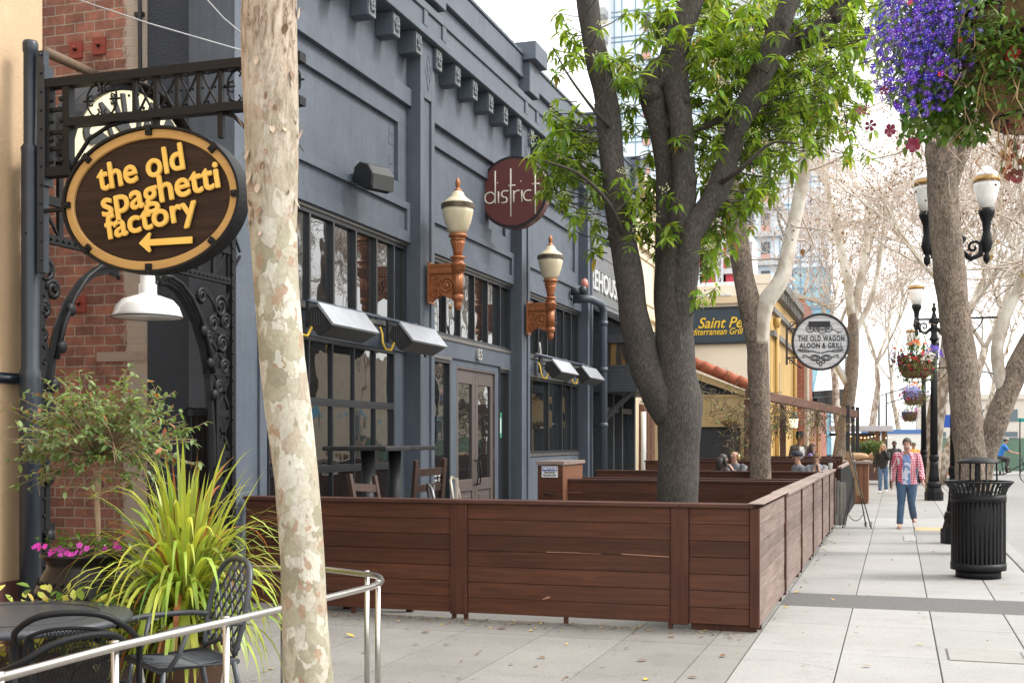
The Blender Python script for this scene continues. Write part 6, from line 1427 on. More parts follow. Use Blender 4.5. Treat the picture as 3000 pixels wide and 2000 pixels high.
def plaid(name):
    m, t, b = base(name); tc = N(t, 'ShaderNodeTexCoord'); sp = N(t, 'ShaderNodeSeparateXYZ'); t.links.new(tc.outputs['Object'], sp.inputs[0])
    outs = []
    ad = N(t, 'ShaderNodeMath', operation='ADD'); t.links.new(sp.outputs['X'], ad.inputs[0]); t.links.new(sp.outputs['Y'], ad.inputs[1])
    for s in (ad.outputs[0], sp.outputs['Z']):
        a = N(t, 'ShaderNodeMath', operation='MULTIPLY'); a.inputs[1].default_value = 21; t.links.new(s, a.inputs[0]); f = N(t, 'ShaderNodeMath', operation='FRACT'); t.links.new(a.outputs[0], f.inputs[0]); outs.append(f.outputs[0])
    la = ramp(t, outs[0], [(.0,(.75,.72,.74)),(.26,(.55,.03,.085))], 'CONSTANT'); lb = ramp(t, outs[1], [(.0,(1,1,1)),(.26,(0,0,0))], 'CONSTANT')
    col = mixc(t, lb, la, (.72,.45,.5)); col2 = mixc(t, mixc(t, 1, lb, ramp(t, outs[0], [(0,(1,)*3),(.26,(0,)*3)], 'CONSTANT'), 'MULTIPLY'), col, (.8,.78,.8))
    t.links.new(col2, b.inputs['Base Color']); b.inputs['Roughness'].default_value = .85; bumpn(t, b, noise(t, coords(t, (1,1,.5)), 6, 5), .7, .05); return m
denim = nmat('blue_denim', (.03,.065,.13), (.075,.13,.21), scale=5, rough=.85, bump=.4, bscale=7, bdist=.03)
floral = nmat('floral_tee', (.16,.25,.48), (.66,.68,.78), scale=7, lo=.47, hi=.53, rough=.85, dist=1.2, detail=2)
p = PZ(2657, 1546)
mw = person('man in an open red checked shirt, floral tee and blue jeans walking in sandals', p, R(-3), 1.73, shirt=plaid('red_check_cloth'), pants=denim, shoes=flat('sandal_brown', (.28,.13,.08)), hair=nmat('man_hair', (.05,.04,.035), (.09,.075,.065), scale=60, rough=.7), jacket=floral, sandals=True, build=1.0,
    legs=[[(-.1,-.12,.505),(-.125,-.17,.085)], [(.085,-.06,.5),(.12,.25,.19)]], arms=[[(-.255,.1,1.16),(-.275,.09,.9)], [(.26,-.02,1.16),(.3,-.18,.94)]], head_turn=-4, beard=None)
m = MB(); hd = mw['_hd']; m.ball((hd[0], hd[1]-.062, hd[2]-.07), .058, .042, .045, 12, 8); m.build('stubble', nmat('stubble', (.36,.23,.18), (.42,.27,.2), scale=80, rough=.8), mw)
def ground_at(u, v, h=None): return PZ(u, v)
denim2 = nmat('pale_denim', (.07,.13,.22), (.12,.19,.3), scale=5, rough=.85)
blk = flat('black_cloth', (.015,.015,.017), .7)
p = PD(2587, 1440, 37.5); p.z = 0
person('fair haired woman in a black jacket and jeans walking, hand at her mouth', p, R(-4), 1.56, shirt=blk, pants=denim2, shoes=flat('white_shoe', (.75,.74,.72)), hair=nmat('fair_hair', (.36,.24,.13), (.46,.32,.19), scale=40, rough=.6), hairstyle='long', build=.92, arms=[[(-.24,.04,1.15),(-.27,-.06,.9)], [(.21,-.12,1.22),(.04,-.16,1.55)]], legs=[[(-.09,-.06,.5),(-.1,-.08,.09)], [(.09,.0,.5),(.1,.14,.13)]])
p = PD(2620, 1440, 41); p.z = 0
person('bearded man in dark clothes half hidden behind the walking man', p, 0, 1.64, skinm=MT['skindark'], shirt=flat('charcoal_cloth', (.03,.03,.034)), pants=blk, shoes=blk, hair=MT['darkhair'], beard=MT['darkhair'])
p = PD(2676, 1430, 43); p.z = 0
cm = person('man in a yellow orange T-shirt and camouflage cap behind the walking man', p, R(20), 1.58, shirt=flat('orange_tee', (.75,.36,.03)), pants=denim, shoes=blk, hair=MT['darkhair'], sleeve='short')
def cap(t, mat, face=-1, brim=True, turn=0):
    hx, hy, hz = t['_hd']; k = t['_k']; m = MB(); rt = Matrix.Rotation(R(turn), 3, 'Z')
    m.lathe([(.098*k,-.0),(.099*k,.03*k),(.085*k,.075*k),(.05*k,.098*k),(0,.104*k)], (hx,hy+.008*k,hz+.02*k), 20, sy=1.12)
    if brim:
        q = []; 
        for a in range(-6,7): an = R(a*12); v = rt @ Vector((.088*k*math.sin(an), -.085*k-.085*k*math.cos(an)+.0, 0)); q.append(v)
        vs = [Vector((hx,hy,hz))+v+Vector((0,0,.028*k)) for v in q] + [Vector((hx,hy,hz))+(rt @ Vector((.085*k*math.sin(R(a*12)), -.05*k*math.cos(R(a*12)), 0)))+Vector((0,0,.04*k)) for a in range(-6,7)]
        up = [v+Vector((0,0,.008*k)) for v in vs]; n = 13
        m.add(vs, [(i,i+1,n+i+1,n+i) for i in range(n-1)], True); m.add(up, [(i,n+i,n+i+1,i+1) for i in range(n-1)], True)
    m.build('cap', mat, t)
cap(cm, nmat('camouflage', (.2,.19,.12), (.09,.09,.05), scale=25, rough=.8, lo=.45, hi=.52))
p = PD(2534, 1440, 52); p.z = 0
person('man standing at the kiosk behind the hedge', p, R(25), 1.62, skinm=MT['skindark'], shirt=flat('dark_tee', (.05,.05,.06)), pants=blk, hair=MT['darkhair'])
# seated guests behind the cross fence
p = PD(2117, 1345, 23.6)
wd = person('woman with long dark hair seated facing the bald man in the patio', (p.x, p.y, .17), R(128), 1.66, sit=True, shirt=flat('wine_cloth', (.06,.03,.035)), pants=blk, hair=MT['darkhair'], hairstyle='long')
p = PD(2152, 1342, 24.0)
bm2 = person('bald man seated in the patio drinking from a glass of amber beer', (p.x, p.y, .16), R(-18), 1.78, sit=True, shirt=flat('grey_cloth', (.1,.1,.11)), pants=denim, arms=[[(-.25,-.05,1.18),(-.2,-.3,1.1)], [(.2,-.18,1.14),(.05,-.16,1.36)]], build=1.1, sleeve='long')
hd = bm2['_hd']; g_ = thing('beer_glass', 'small glass of amber beer held up by the bald man', 'glass', (p.x + math.cos(R(-18))*.05+.05, p.y-.19, hd[2]+.06))
m = MB(); m.lathe([(0,0),(.03,0),(.037,.1),(.0,.1)], (0,0,0), 14); m.build('beer', nmat('amber_beer', (.6,.2,.03), (.5,.16,.02), rough=.1), g_)
m = MB(); m.lathe([(.032,-.004),(.04,.13),(.038,.13),(.034,.1)], (0,0,0), 14); m.build('glass', flat('glass_rim', (.45,.3,.12), .1), g_)
p = PD(2338, 1338, 23.4)
nv = person('man in a navy cap and grey T-shirt seated in the patio, seen from the left', (p.x, p.y, .16), R(-66), 1.75, sit=True, shirt=flat('grey_tee', (.17,.17,.19)), pants=denim, hair=nmat('grey_hair', (.3,.28,.26), (.2,.19,.18), scale=50), hairstyle='short', build=1.12)
cap(nv, nmat('navy_cap', (.012,.018,.035), (.02,.026,.045), scale=30, rough=.7))
p = PD(2392, 1362, 23.2)
by = person('child with curly light brown hair seated with both hands over the face', (p.x, p.y, .3), R(5), 1.55, sit=True, shirt=flat('child_tee', (.2,.2,.22)), pants=denim, hair=nmat('curly_hair', (.27,.16,.075), (.17,.1,.05), scale=60, rough=.6), hairstyle='curly', sleeve='short', arms=[[(-.12,-.2,1.14),(-.05,-.13,1.38)], [(.12,-.2,1.14),(.05,-.13,1.38)]], head_drop=.06)
p = PD(2380, 1430, 30.2); p.z = 0
girl = person('long haired woman in a purple T-shirt looking at her phone by the far wall', p, R(75), 1.6, shirt=flat('purple_tee', (.16,.1,.27)), pants=denim, shoes=blk, hair=nmat('brown_hair', (.06,.035,.025), (.1,.06,.045), scale=50), hairstyle='long', sleeve='short', arms=[[(-.2,-.08,1.16),(-.1,-.3,1.2)], [(.2,-.1,1.16),(.08,-.32,1.2)]], build=.92)
ph = thing('mobile_phone', 'small dark phone in the hands of the woman in purple', 'phone', (p.x+.36, p.y-.03, 1.12)); m = MB(); m.box(-.01,.01,-.035,.035,-.07,.07); m.build('phone', MT['dark'], ph)
p = PD(2342, 1430, 31); p.z = 0
hm = person('figure in a black brimmed hat and brown coat standing at the doorway beyond the pergola', p, R(40), 1.85, skinm=nmat('tan_face', (.36,.17,.08), (.3,.13,.06)), shirt=nmat('brown_coat', (.06,.045,.035), (.085,.065,.05), scale=4, rough=.8), pants=blk, shoes=blk, hair=MT['darkhair'], jacket=flat('white_shirt', (.6,.58,.55)))  # figure read as a life-size statue, built from the person parts
hx, hy, hz = hm['_hd']; m = MB(); m.lathe([(.17,.045),(.175,.05),(.1,.055),(.098,.15),(.085,.18),(.0,.175)], (hx,hy,hz), 20); m.build('hat', flat('black_felt', (.012,.012,.013), .8), hm)
for o in list(bpy.data.objects):
    for kx in ('_hd','_k'):
        if kx in o: del o[kx]
# ================================================================== STOREFRONT BAY, CREAM BUILDINGS, PERGOLA, KIOSK
rng = random.Random(4)
sb = thing('storefront_bay', 'dark projecting wooden storefront bay with sloping roof, left of the evergreen trunk', 'storefront', (-6, 27, 0))
dk = nmat('storefront_paint', (.035,.04,.046), (.05,.056,.063), rough=.5, bump=.1, bscale=40)
X0, X1, Y0_, Y1_ = -6.46, -5.45, 25.62, 29.0
m = MB(); m.box(X0, X1, Y0_, Y1_, 3.15, 3.25); m.box(X0,X1+.1,Y0_-.1,Y1_,2.72,2.9); m.box(X0,X1+.05,Y0_-.05,Y1_,2.9,3.15)
m.box(X0,X1,Y0_,Y0_+.1,3.25,3.32); m.box(X0,X0+.28,Y0_,Y0_+.1,3.32,3.8); m.box(X1-.15,X1,Y0_,Y0_+.1,3.32,3.8); m.box(X0,X1,Y0_,Y0_+.1,3.8,4.0)
m.box(X1-.1,X1,Y0_+.102,Y1_,3.25,3.35); m.box(X1-.1,X1,Y0_+.102,Y1_,3.82,4.0)
for k in range(6): y = Y0_+.15+k*.55; m.box(X1-.1,X1,y,y+.1,3.35,3.82)
m.prism([(X0,4.0),(X1,4.0),(X0,4.55)], (0,Y0_+.08,0), (1,0,0), (0,0,1), -.1)
sbw = m.build('frame', dk, sb, True, bevel=.008, seg=1)
m = MB(); m.add([(X0+.28,Y0_+.06,3.32),(X1-.15,Y0_+.06,3.32),(X1-.15,Y0_+.06,3.8),(X0+.28,Y0_+.06,3.8)], [(0,1,2,3)]); m.build('side_window', nmat('amber_curtain_window', (.05,.045,.04), (.26,.15,.05), scale=2.2, stretch=(3,1,.4), rough=.12, lo=.45, hi=.6), sb, True)
m = MB(); m.add([(X1-.05,Y0_+.15,3.35),(X1-.05,Y1_,3.35),(X1-.05,Y1_,3.82),(X1-.05,Y0_+.15,3.82)], [(0,1,2,3)]); m.build('clerestory_pane', MT['glass'], sb, True)
m = MB(); m.add([(X0,Y0_-.1,4.6),(X1+.22,Y0_-.1,3.98),(X1+.22,Y1_,3.98),(X0,Y1_,4.6),(X0,Y0_-.1,4.68),(X1+.25,Y0_-.1,4.06),(X1+.25,Y1_,4.06),(X0,Y1_,4.68)], [(0,1,2,3),(4,7,6,5),(0,4,5,1),(1,5,6,2),(2,6,7,3)])
for k in range(8): y = Y0_+.1+k*.42; m.bar((X0,y,4.7),(X1+.25,y,4.08),.03,.03,(0,1,0))
for k in range(12): y = Y0_+k*.28; m.box(X1+.1,X1+.2,y,y+.1,3.9,3.98)
m.build('roof', nmat('grey_metal_roof', (.06,.065,.07), (.09,.095,.1), rough=.5), sb, True)
for y in (Y0_+.02,):
    m = MB(); m.tube([(X0+.1,y,1.9),(X0+.3,y,2.05),(X0+.55,y,2.35),(X1-.15,y,2.62),(X1-.05,y,2.75)], .06, 6, smooth=False); m.build('bracket', dk, sb, True)
m = MB()
for (y, ww) in ((25.65,.12),(26.6,.1),(27.5,.12),(28.9,.14)): m.box(X0+.0,X0+.32,y,y+ww,0,2.72)
for z in (.0,.55,2.3): m.box(X0,X0+.26,25.7,29,z,z+.12)
m.build('mullions', dk, sb, True)
m = MB(); m.add([(X0+.12,25.7,.1),(X0+.12,29,.1),(X0+.12,29,2.7),(X0+.12,25.7,2.7)], [(0,1,2,3)]); m.build('pane', MT['glass'], sb, True)
# ---- cream street building
cream = stucco('cream_stucco', (.68,.58,.42), (.74,.64,.48), .3, 40); creamp = stucco('cream_front', (.74,.66,.55), (.79,.71,.6), .3, 40)
mould = flat('cream_moulding', (.66,.55,.38)); gold = stucco('golden_stucco', (.56,.36,.11), (.62,.41,.14), .3, 40, (.5,.33,.12))
cbl = thing('cream_building', 'cream stucco street building with moulded panels beyond the dark storefront bay', 'building', (-7, 33, 0))
m = MB(); m.box(-15,-6.4,29.72,36.3,0,8.0); m.build('wall', cream, cbl, True)
m = MB()
for z, d in ((8.0,.35),(7.6,.16),(6.7,.1),(4.9,.12),(4.4,.2)): m.box(-6.4,-6.4+d,29.75,36.3,z,z+.18)
m.box(-15,-6.05,29.72,36.3,8.18,8.4)
for y in (29.78,32.8,35.8): m.box(-6.4,-6.3,y,y+.4,0,7.6)
for (a, b_) in ((30.3,32.7),(33.3,35.7)):
    for (y0,y1,z0,z1) in ((a,b_,5.3,5.36),(a,b_,6.45,6.51),(a,a+.06,5.36,6.45),(b_-.06,b_,5.36,6.45)): m.box(-6.4,-6.36,y0,y1,z0,z1)
m.build('mouldings', mould, cbl, True)
m = MB(); m.box(-6.4,-6.3,30.6,32.3,0,2.6); 
for k in range(3):
    for j in range(4): m.box(-6.3,-6.285,30.7+k*.52,31.12+k*.52,.25+j*.58,.75+j*.58)
m.build('door', nmat('red_door', (.16,.06,.03), (.2,.08,.04)), cbl, True)
m = MB(); m.tube([(-6.2,30.3,0),(-6.2,30.3,2.4)], .07, 10); o = m.build('white_post', MT['white']); tag(o, 'white round post left of the evergreen trunk behind the patio fences', 'post')
m = MB(); m.add([(-6.35,29.9,2.75),(-5.5,29.9,2.5),(-5.5,32.4,2.5),(-6.35,32.4,2.75)], [(0,1,2,3)]); m.box(-6.35,-5.45,29.8,29.95,2.1,2.45); 
# ---- Mediterranean grill building: front wall facing the camera, gold side wall
gb = thing('grill_building', 'cream and golden stucco building with the Mediterranean grill sign on its front wall', 'building', (-5, 38, 0))
GY, GXc = 36.5, -3.6
m = MB(); m.box(-9, GXc-.02, GY, 46, 0, 6.35); m.build('front_wall', creamp, gb, True)
m = MB(); m.box(GXc-.019, GXc, GY+.02, 46, 0, 6.4); m.build('side_wall', gold, gb, True)
a = PY(2230, 803, GY); m = MB(); m.box(PY(2205,800,GY).x, GXc+.02, GY-.02, GY+2.2, 6.36, a.z); m.build('parapet', creamp, gb, True)
r0, r1 = PY(2050,830,GY+1.2), PY(2050,870,GY-.1)
m = MB(); n = 9
for k in range(n):
    t = k/n; y0 = GY-.15+1.5*t; z0 = r1.z+(r0.z-r1.z)*t; 
    for j in range(24): x = -8.6+j*.16; m.box(x+.004, x+.155, y0, y0+1.5/n+.03, z0+rng.uniform(0,.01), z0+(r0.z-r1.z)/n+.012)
m.build('shingle_roof', nmat('white_shingle', (.62,.62,.62), (.72,.72,.72), scale=4, isl=.12, rough=.9), gb, True)
m = MB(); z = PY(2100,885,GY).z; m.box(-9, PY(2205,885,GY).x, GY-.12, GY, z-.05, r1.z); m.build('fascia_board', mould, gb, True)
m = MB(); q = PX(2258,930,GXc).z
for z0, dz in ((PY(2258,905,GY).z, .16), (PY(2258,975,GY).z, .16)): m.box(GXc+.001, GXc+.12, GY-.02, 45, z0-.08, z0+.08)
m.box(GXc, GXc+.3, GY+1.5, 46, 6.35, 6.62)
for k in range(14): m.box(GXc+.001, GXc+.22, GY+1.6+k*.6, GY+1.85+k*.6, 6.05, 6.349)
m.build('grey_trim', flat('grey_trim', (.17,.165,.16)), gb, True)
m = MB(); 
for y in (37.4, 44.2): m = MB(); m.tube([(GXc+.1,y,0),(GXc+.1,y,5.1)], .07, 8); m.lathe([(.07,5.1),(.13,5.4)], (GXc+.1,y,0), 8); m.build('downpipe', flat('gold_pipe', (.52,.33,.1)), gb, True)
m = MB(); m.box(GXc+.001,GXc+.06,38.4,38.9,2.6,4.1); m.build('shutter', flat('grey_shutter', (.2,.2,.2)), gb, True)
# sign board
s0, s1 = PY(2030, 907, GY-.1), PY(2192, 1000, GY-.1); sx0 = PY(1985,907,GY-.1).x
gs = thing('grill_sign', 'dark blue signboard with yellow script for a Mediterranean grill high on the cream wall', 'sign', ((sx0+s1.x)/2, GY-.1, (s0.z+s1.z)/2))
w2, h2 = (s1.x-sx0)/2, (s0.z-s1.z)/2
m = MB(); m.box(-w2,w2,-.03,.06,-h2,h2); m.build('board', flat('sign_navy', (.022,.045,.07), .5), gs)
m = MB(); m.box(-w2-.02,w2+.06,-.06,.07,h2,h2+.06); m.box(-w2-.02,w2+.06,-.06,.07,-h2-.06,-h2); m.box(w2,w2+.06,-.06,.07,-h2,h2); m.build('frame', flat('sign_dark', (.012,.016,.02)), gs)
yl = flat('sign_yellow', (.75,.5,.03)); gp = Vector(gs.location)
for body, u0, u1, v, hh in (("Saint Peter's", 2046, 2250, 943, .34), ('Mediterranean Grill', 2000, 2178, 971, .2)):
    a, b_ = PY(u0, v, GY-.14), PY(u1, v, GY-.14); o = text('lettering', body, .4, yl, gs, (a+b_)/2-gp, (R(90),0,0), .01, .004, shear=.3); fit(o, b_.x-a.x, hh)
# ---- tiled porch
pr = thing('tiled_porch', 'ochre panelled porch with a red clay tile verge sloping down behind the evergreen tree', 'porch', (-4.8, 31, 0)); PYY = 31.0
def Q(u, v, y=PYY): return PY(u, v, y)
m = MB(); a, b_, c_, d_ = Q(2005,1102), Q(2192,1168), Q(2192,1182), Q(2005,1120); wall_l = Q(1960,1150).x
z1, z2 = Q(2100,1160).z, Q(2100,1242).z; xl, xr = Q(1975,1200).x, Q(2170,1200).x
m.box(xl, xr, PYY, PYY+.12, z2, z1); 
for k in range(7): x = xl+(xr-xl)*(k+.5)/7; m.box(x-.012,x+.012,PYY-.012,PYY,z2,z1)
m.box(xl,xr,PYY-.02,PYY,z1-.03,z1+.04); m.box(xl,xr,PYY-.03,PYY,z2-.07,z2)
m.box(xr,xr+.18,PYY-.03,PYY+.14,0,z1+.1)
m.prism([(xl,Q(1975,1066).z),(xr+.25,Q(2200,1150).z),(xr+.25,Q(2200,1150).z-.14),(xl,Q(1975,1066).z-.2)], (0,PYY-.1,0), (1,0,0), (0,0,1), -.22)
m.build('panel', stucco('ochre_panel', (.42,.30,.13), (.47,.34,.16), .2, 40), pr, True)
m = MB(); m.prism([(xl,z1+.05),(xr,z1+.05),(xr,Q(2190,1148).z-.1),(xl,Q(1975,1066).z-.2)], (0,PYY+.06,0), (1,0,0), (0,0,1), -.05); m.build('dark_window', flat('porch_window', (.035,.042,.05), .15), pr, True)
m = MB(); m.box(xl,xr,PYY+.05,PYY+.1,.2,z2-.08); m.build('screen', nmat('black_screen', (.022,.023,.026), (.045,.046,.05), scale=1.5, rough=.5), pr, True)
m = MB()
for k in range(7):
    t = k/6; p0 = Q(1990+205*t, 1046+84*t, PYY-.1); p1 = Q(1990+205*(t+.18), 1046+84*(t+.18), PYY-.1)
    m.tube([p0+Vector((0,0,.02)), p1+Vector((0,0,-.0))], [.155,.135], 10)
    for j in range(1,6): m.tube([p0+Vector((0,j*.32,.02)), p1+Vector((0,j*.32,0))], [.13,.11], 8)
m.build('roof_tiles', nmat('clay_tile', (.36,.10,.045), (.27,.075,.035), scale=4, isl=.2, rough=.8), pr, True)
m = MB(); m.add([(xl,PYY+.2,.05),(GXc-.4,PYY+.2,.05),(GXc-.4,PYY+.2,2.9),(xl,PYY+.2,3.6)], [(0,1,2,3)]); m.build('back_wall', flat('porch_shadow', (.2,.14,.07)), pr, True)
# small hanging basket on the porch
bp = Q(2145,1235,PYY-.5); hb = thing('wicker_basket', 'small round wicker basket of dry plants hanging from the tiled porch', 'basket', bp)
m = MB(); m.lathe([(.12,-.16),(.22,-.08),(.26,.0),(.24,.0),(0,-.02)], (0,0,0), 16, flute=.04, nfl=12); m.build('basket', MT['coir'], hb)
m = MB(); r = random.Random(2)
for k in range(160): m.leaf((r.gauss(0,.12),r.gauss(0,.1),.02), (r.gauss(0,1),r.gauss(0,1),r.uniform(-.3,1)), .12, .03, (0,0,1), .5, r.choice([0,1]))
m.build('plants', [MT['leafdark'], MT['drygrass']], hb)
# ---- pergola with dry vines
pg = thing('pergola', 'timber pergola beam on black posts with dry climbing vines over the patio', 'pergola', (-1.3, 31, 0))
A0, A1 = PD(2192,1150,26.0), PD(2506,1213,33.6)
m = MB(); m.bar(A0, A1, .14, .2); m.build('beam', MT['beam'], pg, True, bevel=.01)
for (u, d) in ((2484,32.6),(2499,33.8),(2512,34.6)):
    q = PD(u, 1300, d); m = MB(); m.box(q.x-.05,q.x+.05,q.y-.05,q.y+.05,0,2.62); m.build('post', MT['dark'], pg, True)
q0 = PD(2192,1150,26.2); m = MB(); m.box(q0.x-.09,q0.x+.09,q0.y-.02,q0.y+.16,0,q0.z-.15); m.build('timber_post', MT['beam'], pg, True); m = MB(); m.box(PD(2300,1300,30).x-.07,PD(2300,1300,30).x+.07,30,30.14,0,2.6); m.build('timber_post', MT['beam'], pg, True)
m = MB(); lf = MB(); r = random.Random(6)
def vine_at(c, n, sp, L, lfm=True):
    for k in range(n):
        p0 = c + Vector((r.gauss(0,sp), r.gauss(0,sp), r.gauss(0,sp*.6))); P = [p0]; d = Vector((r.gauss(0,1), r.gauss(0,1), r.gauss(-.3,.6))).normalized()
        for j in range(5): d = (d + Vector((r.gauss(0,.4), r.gauss(0,.4), r.gauss(-.12,.3)))).normalized(); P.append(P[-1]+d*L/5)
        m.tube(P, .006, 3, cap=False)
        for j in range(4):
            q = P[r.randint(1,5)]; lf.leaf(q, (r.gauss(0,1), r.gauss(0,1), r.gauss(-.4,.6)), r.uniform(.04,.08), .035, (0,0,1), .3, r.choice([0,1,1,2]))
for k in range(15): vine_at(A0.lerp(A1, min(.75, k/17)) - Vector((0,0,.15+.25*r.random())), 12 if k < 8 else 6, .2, .6)
for k in range(9): q = PD(2150+k*6, 1190+k*25, 26.0); vine_at(q, 12, .13, .6)
for k in range(6): vine_at(A0 + Vector((-.4-.35*k, .1, .05*k)), 9, .15, .6)
for k in range(5): q = PD(2280, 1210+k*12, 29.5); vine_at(q, 14, .15, .5)
for k in range(4): q = PD(2395, 1195+k*12, 31.5); vine_at(q, 12, .14, .4)
m.build('vine_stems', nmat('vine_stem', (.16,.115,.085), (.1,.07,.05), rough=.9), pg, True); lf.build('vine_leaves', [MT['leafdark'], MT['drygrass'], MT['leafgreen']], pg, True)
# lantern
q = PD(2326,1238,31); ln_ = thing('wall_lantern', 'black wall lantern with a lit glass by the doorway beyond the pergola', 'lantern', q)
m = MB(); m.lathe([(.13,.1),(.03,.26),(0,.3)], (0,0,0), 6, smooth=False); m.lathe([(.1,-.16),(.12,-.13)], (0,0,0), 6); m.build('hood', MT['dark'], ln_)
m = MB(); m.lathe([(.085,-.13),(.115,.1)], (0,0,0), 6, smooth=False); mm_, tt_, bb_ = base('lantern_glow'); bb_.inputs['Base Color'].default_value = (.9,.8,.55,1); bb_.inputs['Emission Color'].default_value = (1,.85,.55,1); bb_.inputs['Emission Strength'].default_value = 1.2; m.build('glass', mm_, ln_)
# ---- round wagon sign
wc = PD(2404, 1001, 37.2); RW = 83.5*37.2/3500
ws = thing('wagon_sign', 'round whitewashed plank sign with a black wagon drawing and old wagon grill lettering', 'sign', wc, YAW*.75)
m = MB(); k = 56
m.prism([(RW*.95*math.cos(6.2832*i/k), RW*.95*math.sin(6.2832*i/k)) for i in range(k)], (0,0,0), (1,0,0), (0,0,1), -.08); 
wm_ = woodmat('whitewashed_plank', 'X', (.52,.54,.57), (.66,.67,.69), (.45,.47,.5), .0); m.build('board', wm_, ws)
m = MB(); m.tube([(RW*.97*math.cos(6.2832*i/k), -.02, RW*.97*math.sin(6.2832*i/k)) for i in range(k)], RW*.045, 8, closed=True); m.build('rim', MT['dark'], ws)
m = MB()
for i in range(-4,5): z = i*RW*.2+.04*RW; hw = RW*.93*math.sqrt(max(0,1-(z/RW/.93)**2)); m.box(-hw,hw,-.004,.0,z-.006,z+.006)
m.build('plank_gaps', flat('plank_gap', (.2,.21,.22)), ws)
ink = flat('wagon_ink', (.02,.02,.022)); m = MB(); q = RW
m.box(-.42*q,.33*q,-.012,-.004,.52*q,.72*q)
for cx, cz, rr in ((-.36,.47,.14),(-.14,.48,.12),(.06,.44,.15),(.27,.47,.13)):
    m.tube([(cx*q+rr*q*math.cos(a*.3927),-.012,cz*q+rr*q*math.sin(a*.3927)) for a in range(16)], .011*q, 5, closed=True)
    for a in range(5): an = a*.628; m.bar((cx*q-rr*q*math.cos(an),-.01,cz*q-rr*q*math.sin(an)),(cx*q+rr*q*math.cos(an),-.01,cz*q+rr*q*math.sin(an)),.009*q,.004,(0,1,0))
m.bar((.4*q,-.01,.43*q),(.68*q,-.01,.32*q),.02*q,.004,(0,1,0)); m.bar((.56*q,-.01,.3*q),(.74*q,-.01,.37*q),.025*q,.004,(0,1,0)); m.build('wagon_drawing', ink, ws)
for body, z, wd, ht in (('THE OLD WAGON', .12, 1.6, .2), ('ALOON & GRILL', -.13, 1.5, .2)): o = text('lettering', body, .3, ink, ws, (.02*q,-.012,z*q), (R(90),0,0), .004, .007, spacing=1.15); fit(o, wd*q, ht*q)
m = MB()
def cv(pts): m.tube([(x*q,-.012,z*q) for x, z in pts], .016*q, 5)
for s in (-1,1):
    cv([(s*.02,-.4),(s*.15,-.36),(s*.3,-.31),(s*.45,-.35),(s*.65,-.33),(s*.8,-.28)]); cv([(s*.8,-.28),(s*.55,-.28),(s*.4,-.31)])
    cv([(s*(.2+.17*math.cos(a*.4)), -.56+.1*math.sin(a*.4)) for a in range(17)]); cv([(s*(.2+.1*math.cos(a*.4)), -.56+.06*math.sin(a*.4)) for a in range(17)]); cv([(s*.37,-.56),(s*.5,-.48),(s*.6,-.46),(s*.62,-.52),(s*.56,-.53)]); cv([(s*.06*math.cos(a*.4)+s*.08, -.7+.05*math.sin(a*.4)) for a in range(17)])
cv([(.05*math.cos(a*.4), -.78+.07*math.sin(a*.4)) for a in range(17)]); cv([(-.1,-.48),(.1,-.64)]); cv([(.1,-.48),(-.1,-.64)]); m.build('flourish', ink, ws)
m = MB()
for z, up in ((.45*q,1),(-.55*q,-1)):
    m.bar((-1.15*q,0,z),(-.8*q,0,z),.04,.05); m.tube([(-1.15*q,0,z),(-1.0*q,0,z+.1*up),(-.85*q,0,z+.3*up*q*.8),(-.65*q,0,z+.55*up*q*.7)], .02, 6)
    m.tube([(-1.0*q+.1*(1-i/14)*math.cos(i*.6),0,z+.14*up+.1*(1-i/14)*math.sin(i*.6)) for i in range(13)], .014, 5)
m.box(-1.2*q,-1.14*q,-.06,.06,-.8*q,.6*q); m.build('bracket', MT['dark'], ws)
# ---- farther brick building with a canopy, kiosk, hedge
bb = thing('brick_building', 'farther red brick building with timber doors and a pale canopy beyond the golden wall', 'building', (-4, 52, 0))
m = MB(); m.box(-14,-3.35,46.1,51.2,0,7.0); m.box(-14,-3.35,51.2,62,0,3.4); m.build('wall', MT['brickX'], bb, True)
m = MB(); m.box(-14,-3.3,46.02,46.09,0,7.0); m.build('end_wall', brickmat('brick_end', (.42,.13,.09), (.34,.1,.07), (.5,.42,.36)), bb, True)
m = MB(); m.box(-3.35,-3.2,46.2,47.2,0,5.2); m.box(-3.36,-3.15,46.1,51.2,5.2,5.5); m.build('stone_trim', flat('buff_stone', (.55,.45,.33)), bb, True)
for y in (48,49.2,50.4,54,55.2):
    m = MB(); m.box(-3.34,-3.28,y,y+.95,0,3.2); dd = m.build('door', nmat('amber_wood', (.42,.22,.08), (.34,.17,.06), stretch=(6,6,1)), bb, True); m = MB(); m.box(-3.279,-3.27,y+.25,y+.7,1.6,2.8); m.build('pane', flat('amber_glass', (.2,.13,.06), .1), dd, True)
m = MB(); m.box(-3.3,-3.22,46.35,46.75,3.4,4.0); o = m.build('wall_light', MT['globewhite'], None); tag(o, 'square white wall light on the far brick pier below the wagon sign', 'light')
cn_ = thing('white_canopy', 'white topped canopy with a dark edge projecting below the round wagon sign', 'canopy', (-2.5, 50, 4)); a, b_, c_, d_ = PD(2382,1155,50), PD(2500,1145,52), PD(2478,1080,56), PD(2398,1080,56)
m = MB(); m.add([a,b_,c_,d_], [(0,1,2,3)]); m.add([p-Vector((0,0,.06)) for p in (a,b_,c_,d_)], [(3,2,1,0)]); m.build('top', flat('canopy_white', (.8,.8,.8)), cn_, True)
m = MB(); m.bar(a,b_,.1,.25); a2, b2 = a-Vector((0,0,.5)), b_-Vector((.6,0,.55)); m.bar(a2,b2,.3,.2); m.bar(b_, c_+Vector((0,0,.2)), .1, .8); m.bar(a-Vector((0,0,.3)),b_-Vector((.2,0,.3)),.4,.3); m.build('edge', MT['dark'], cn_, True)
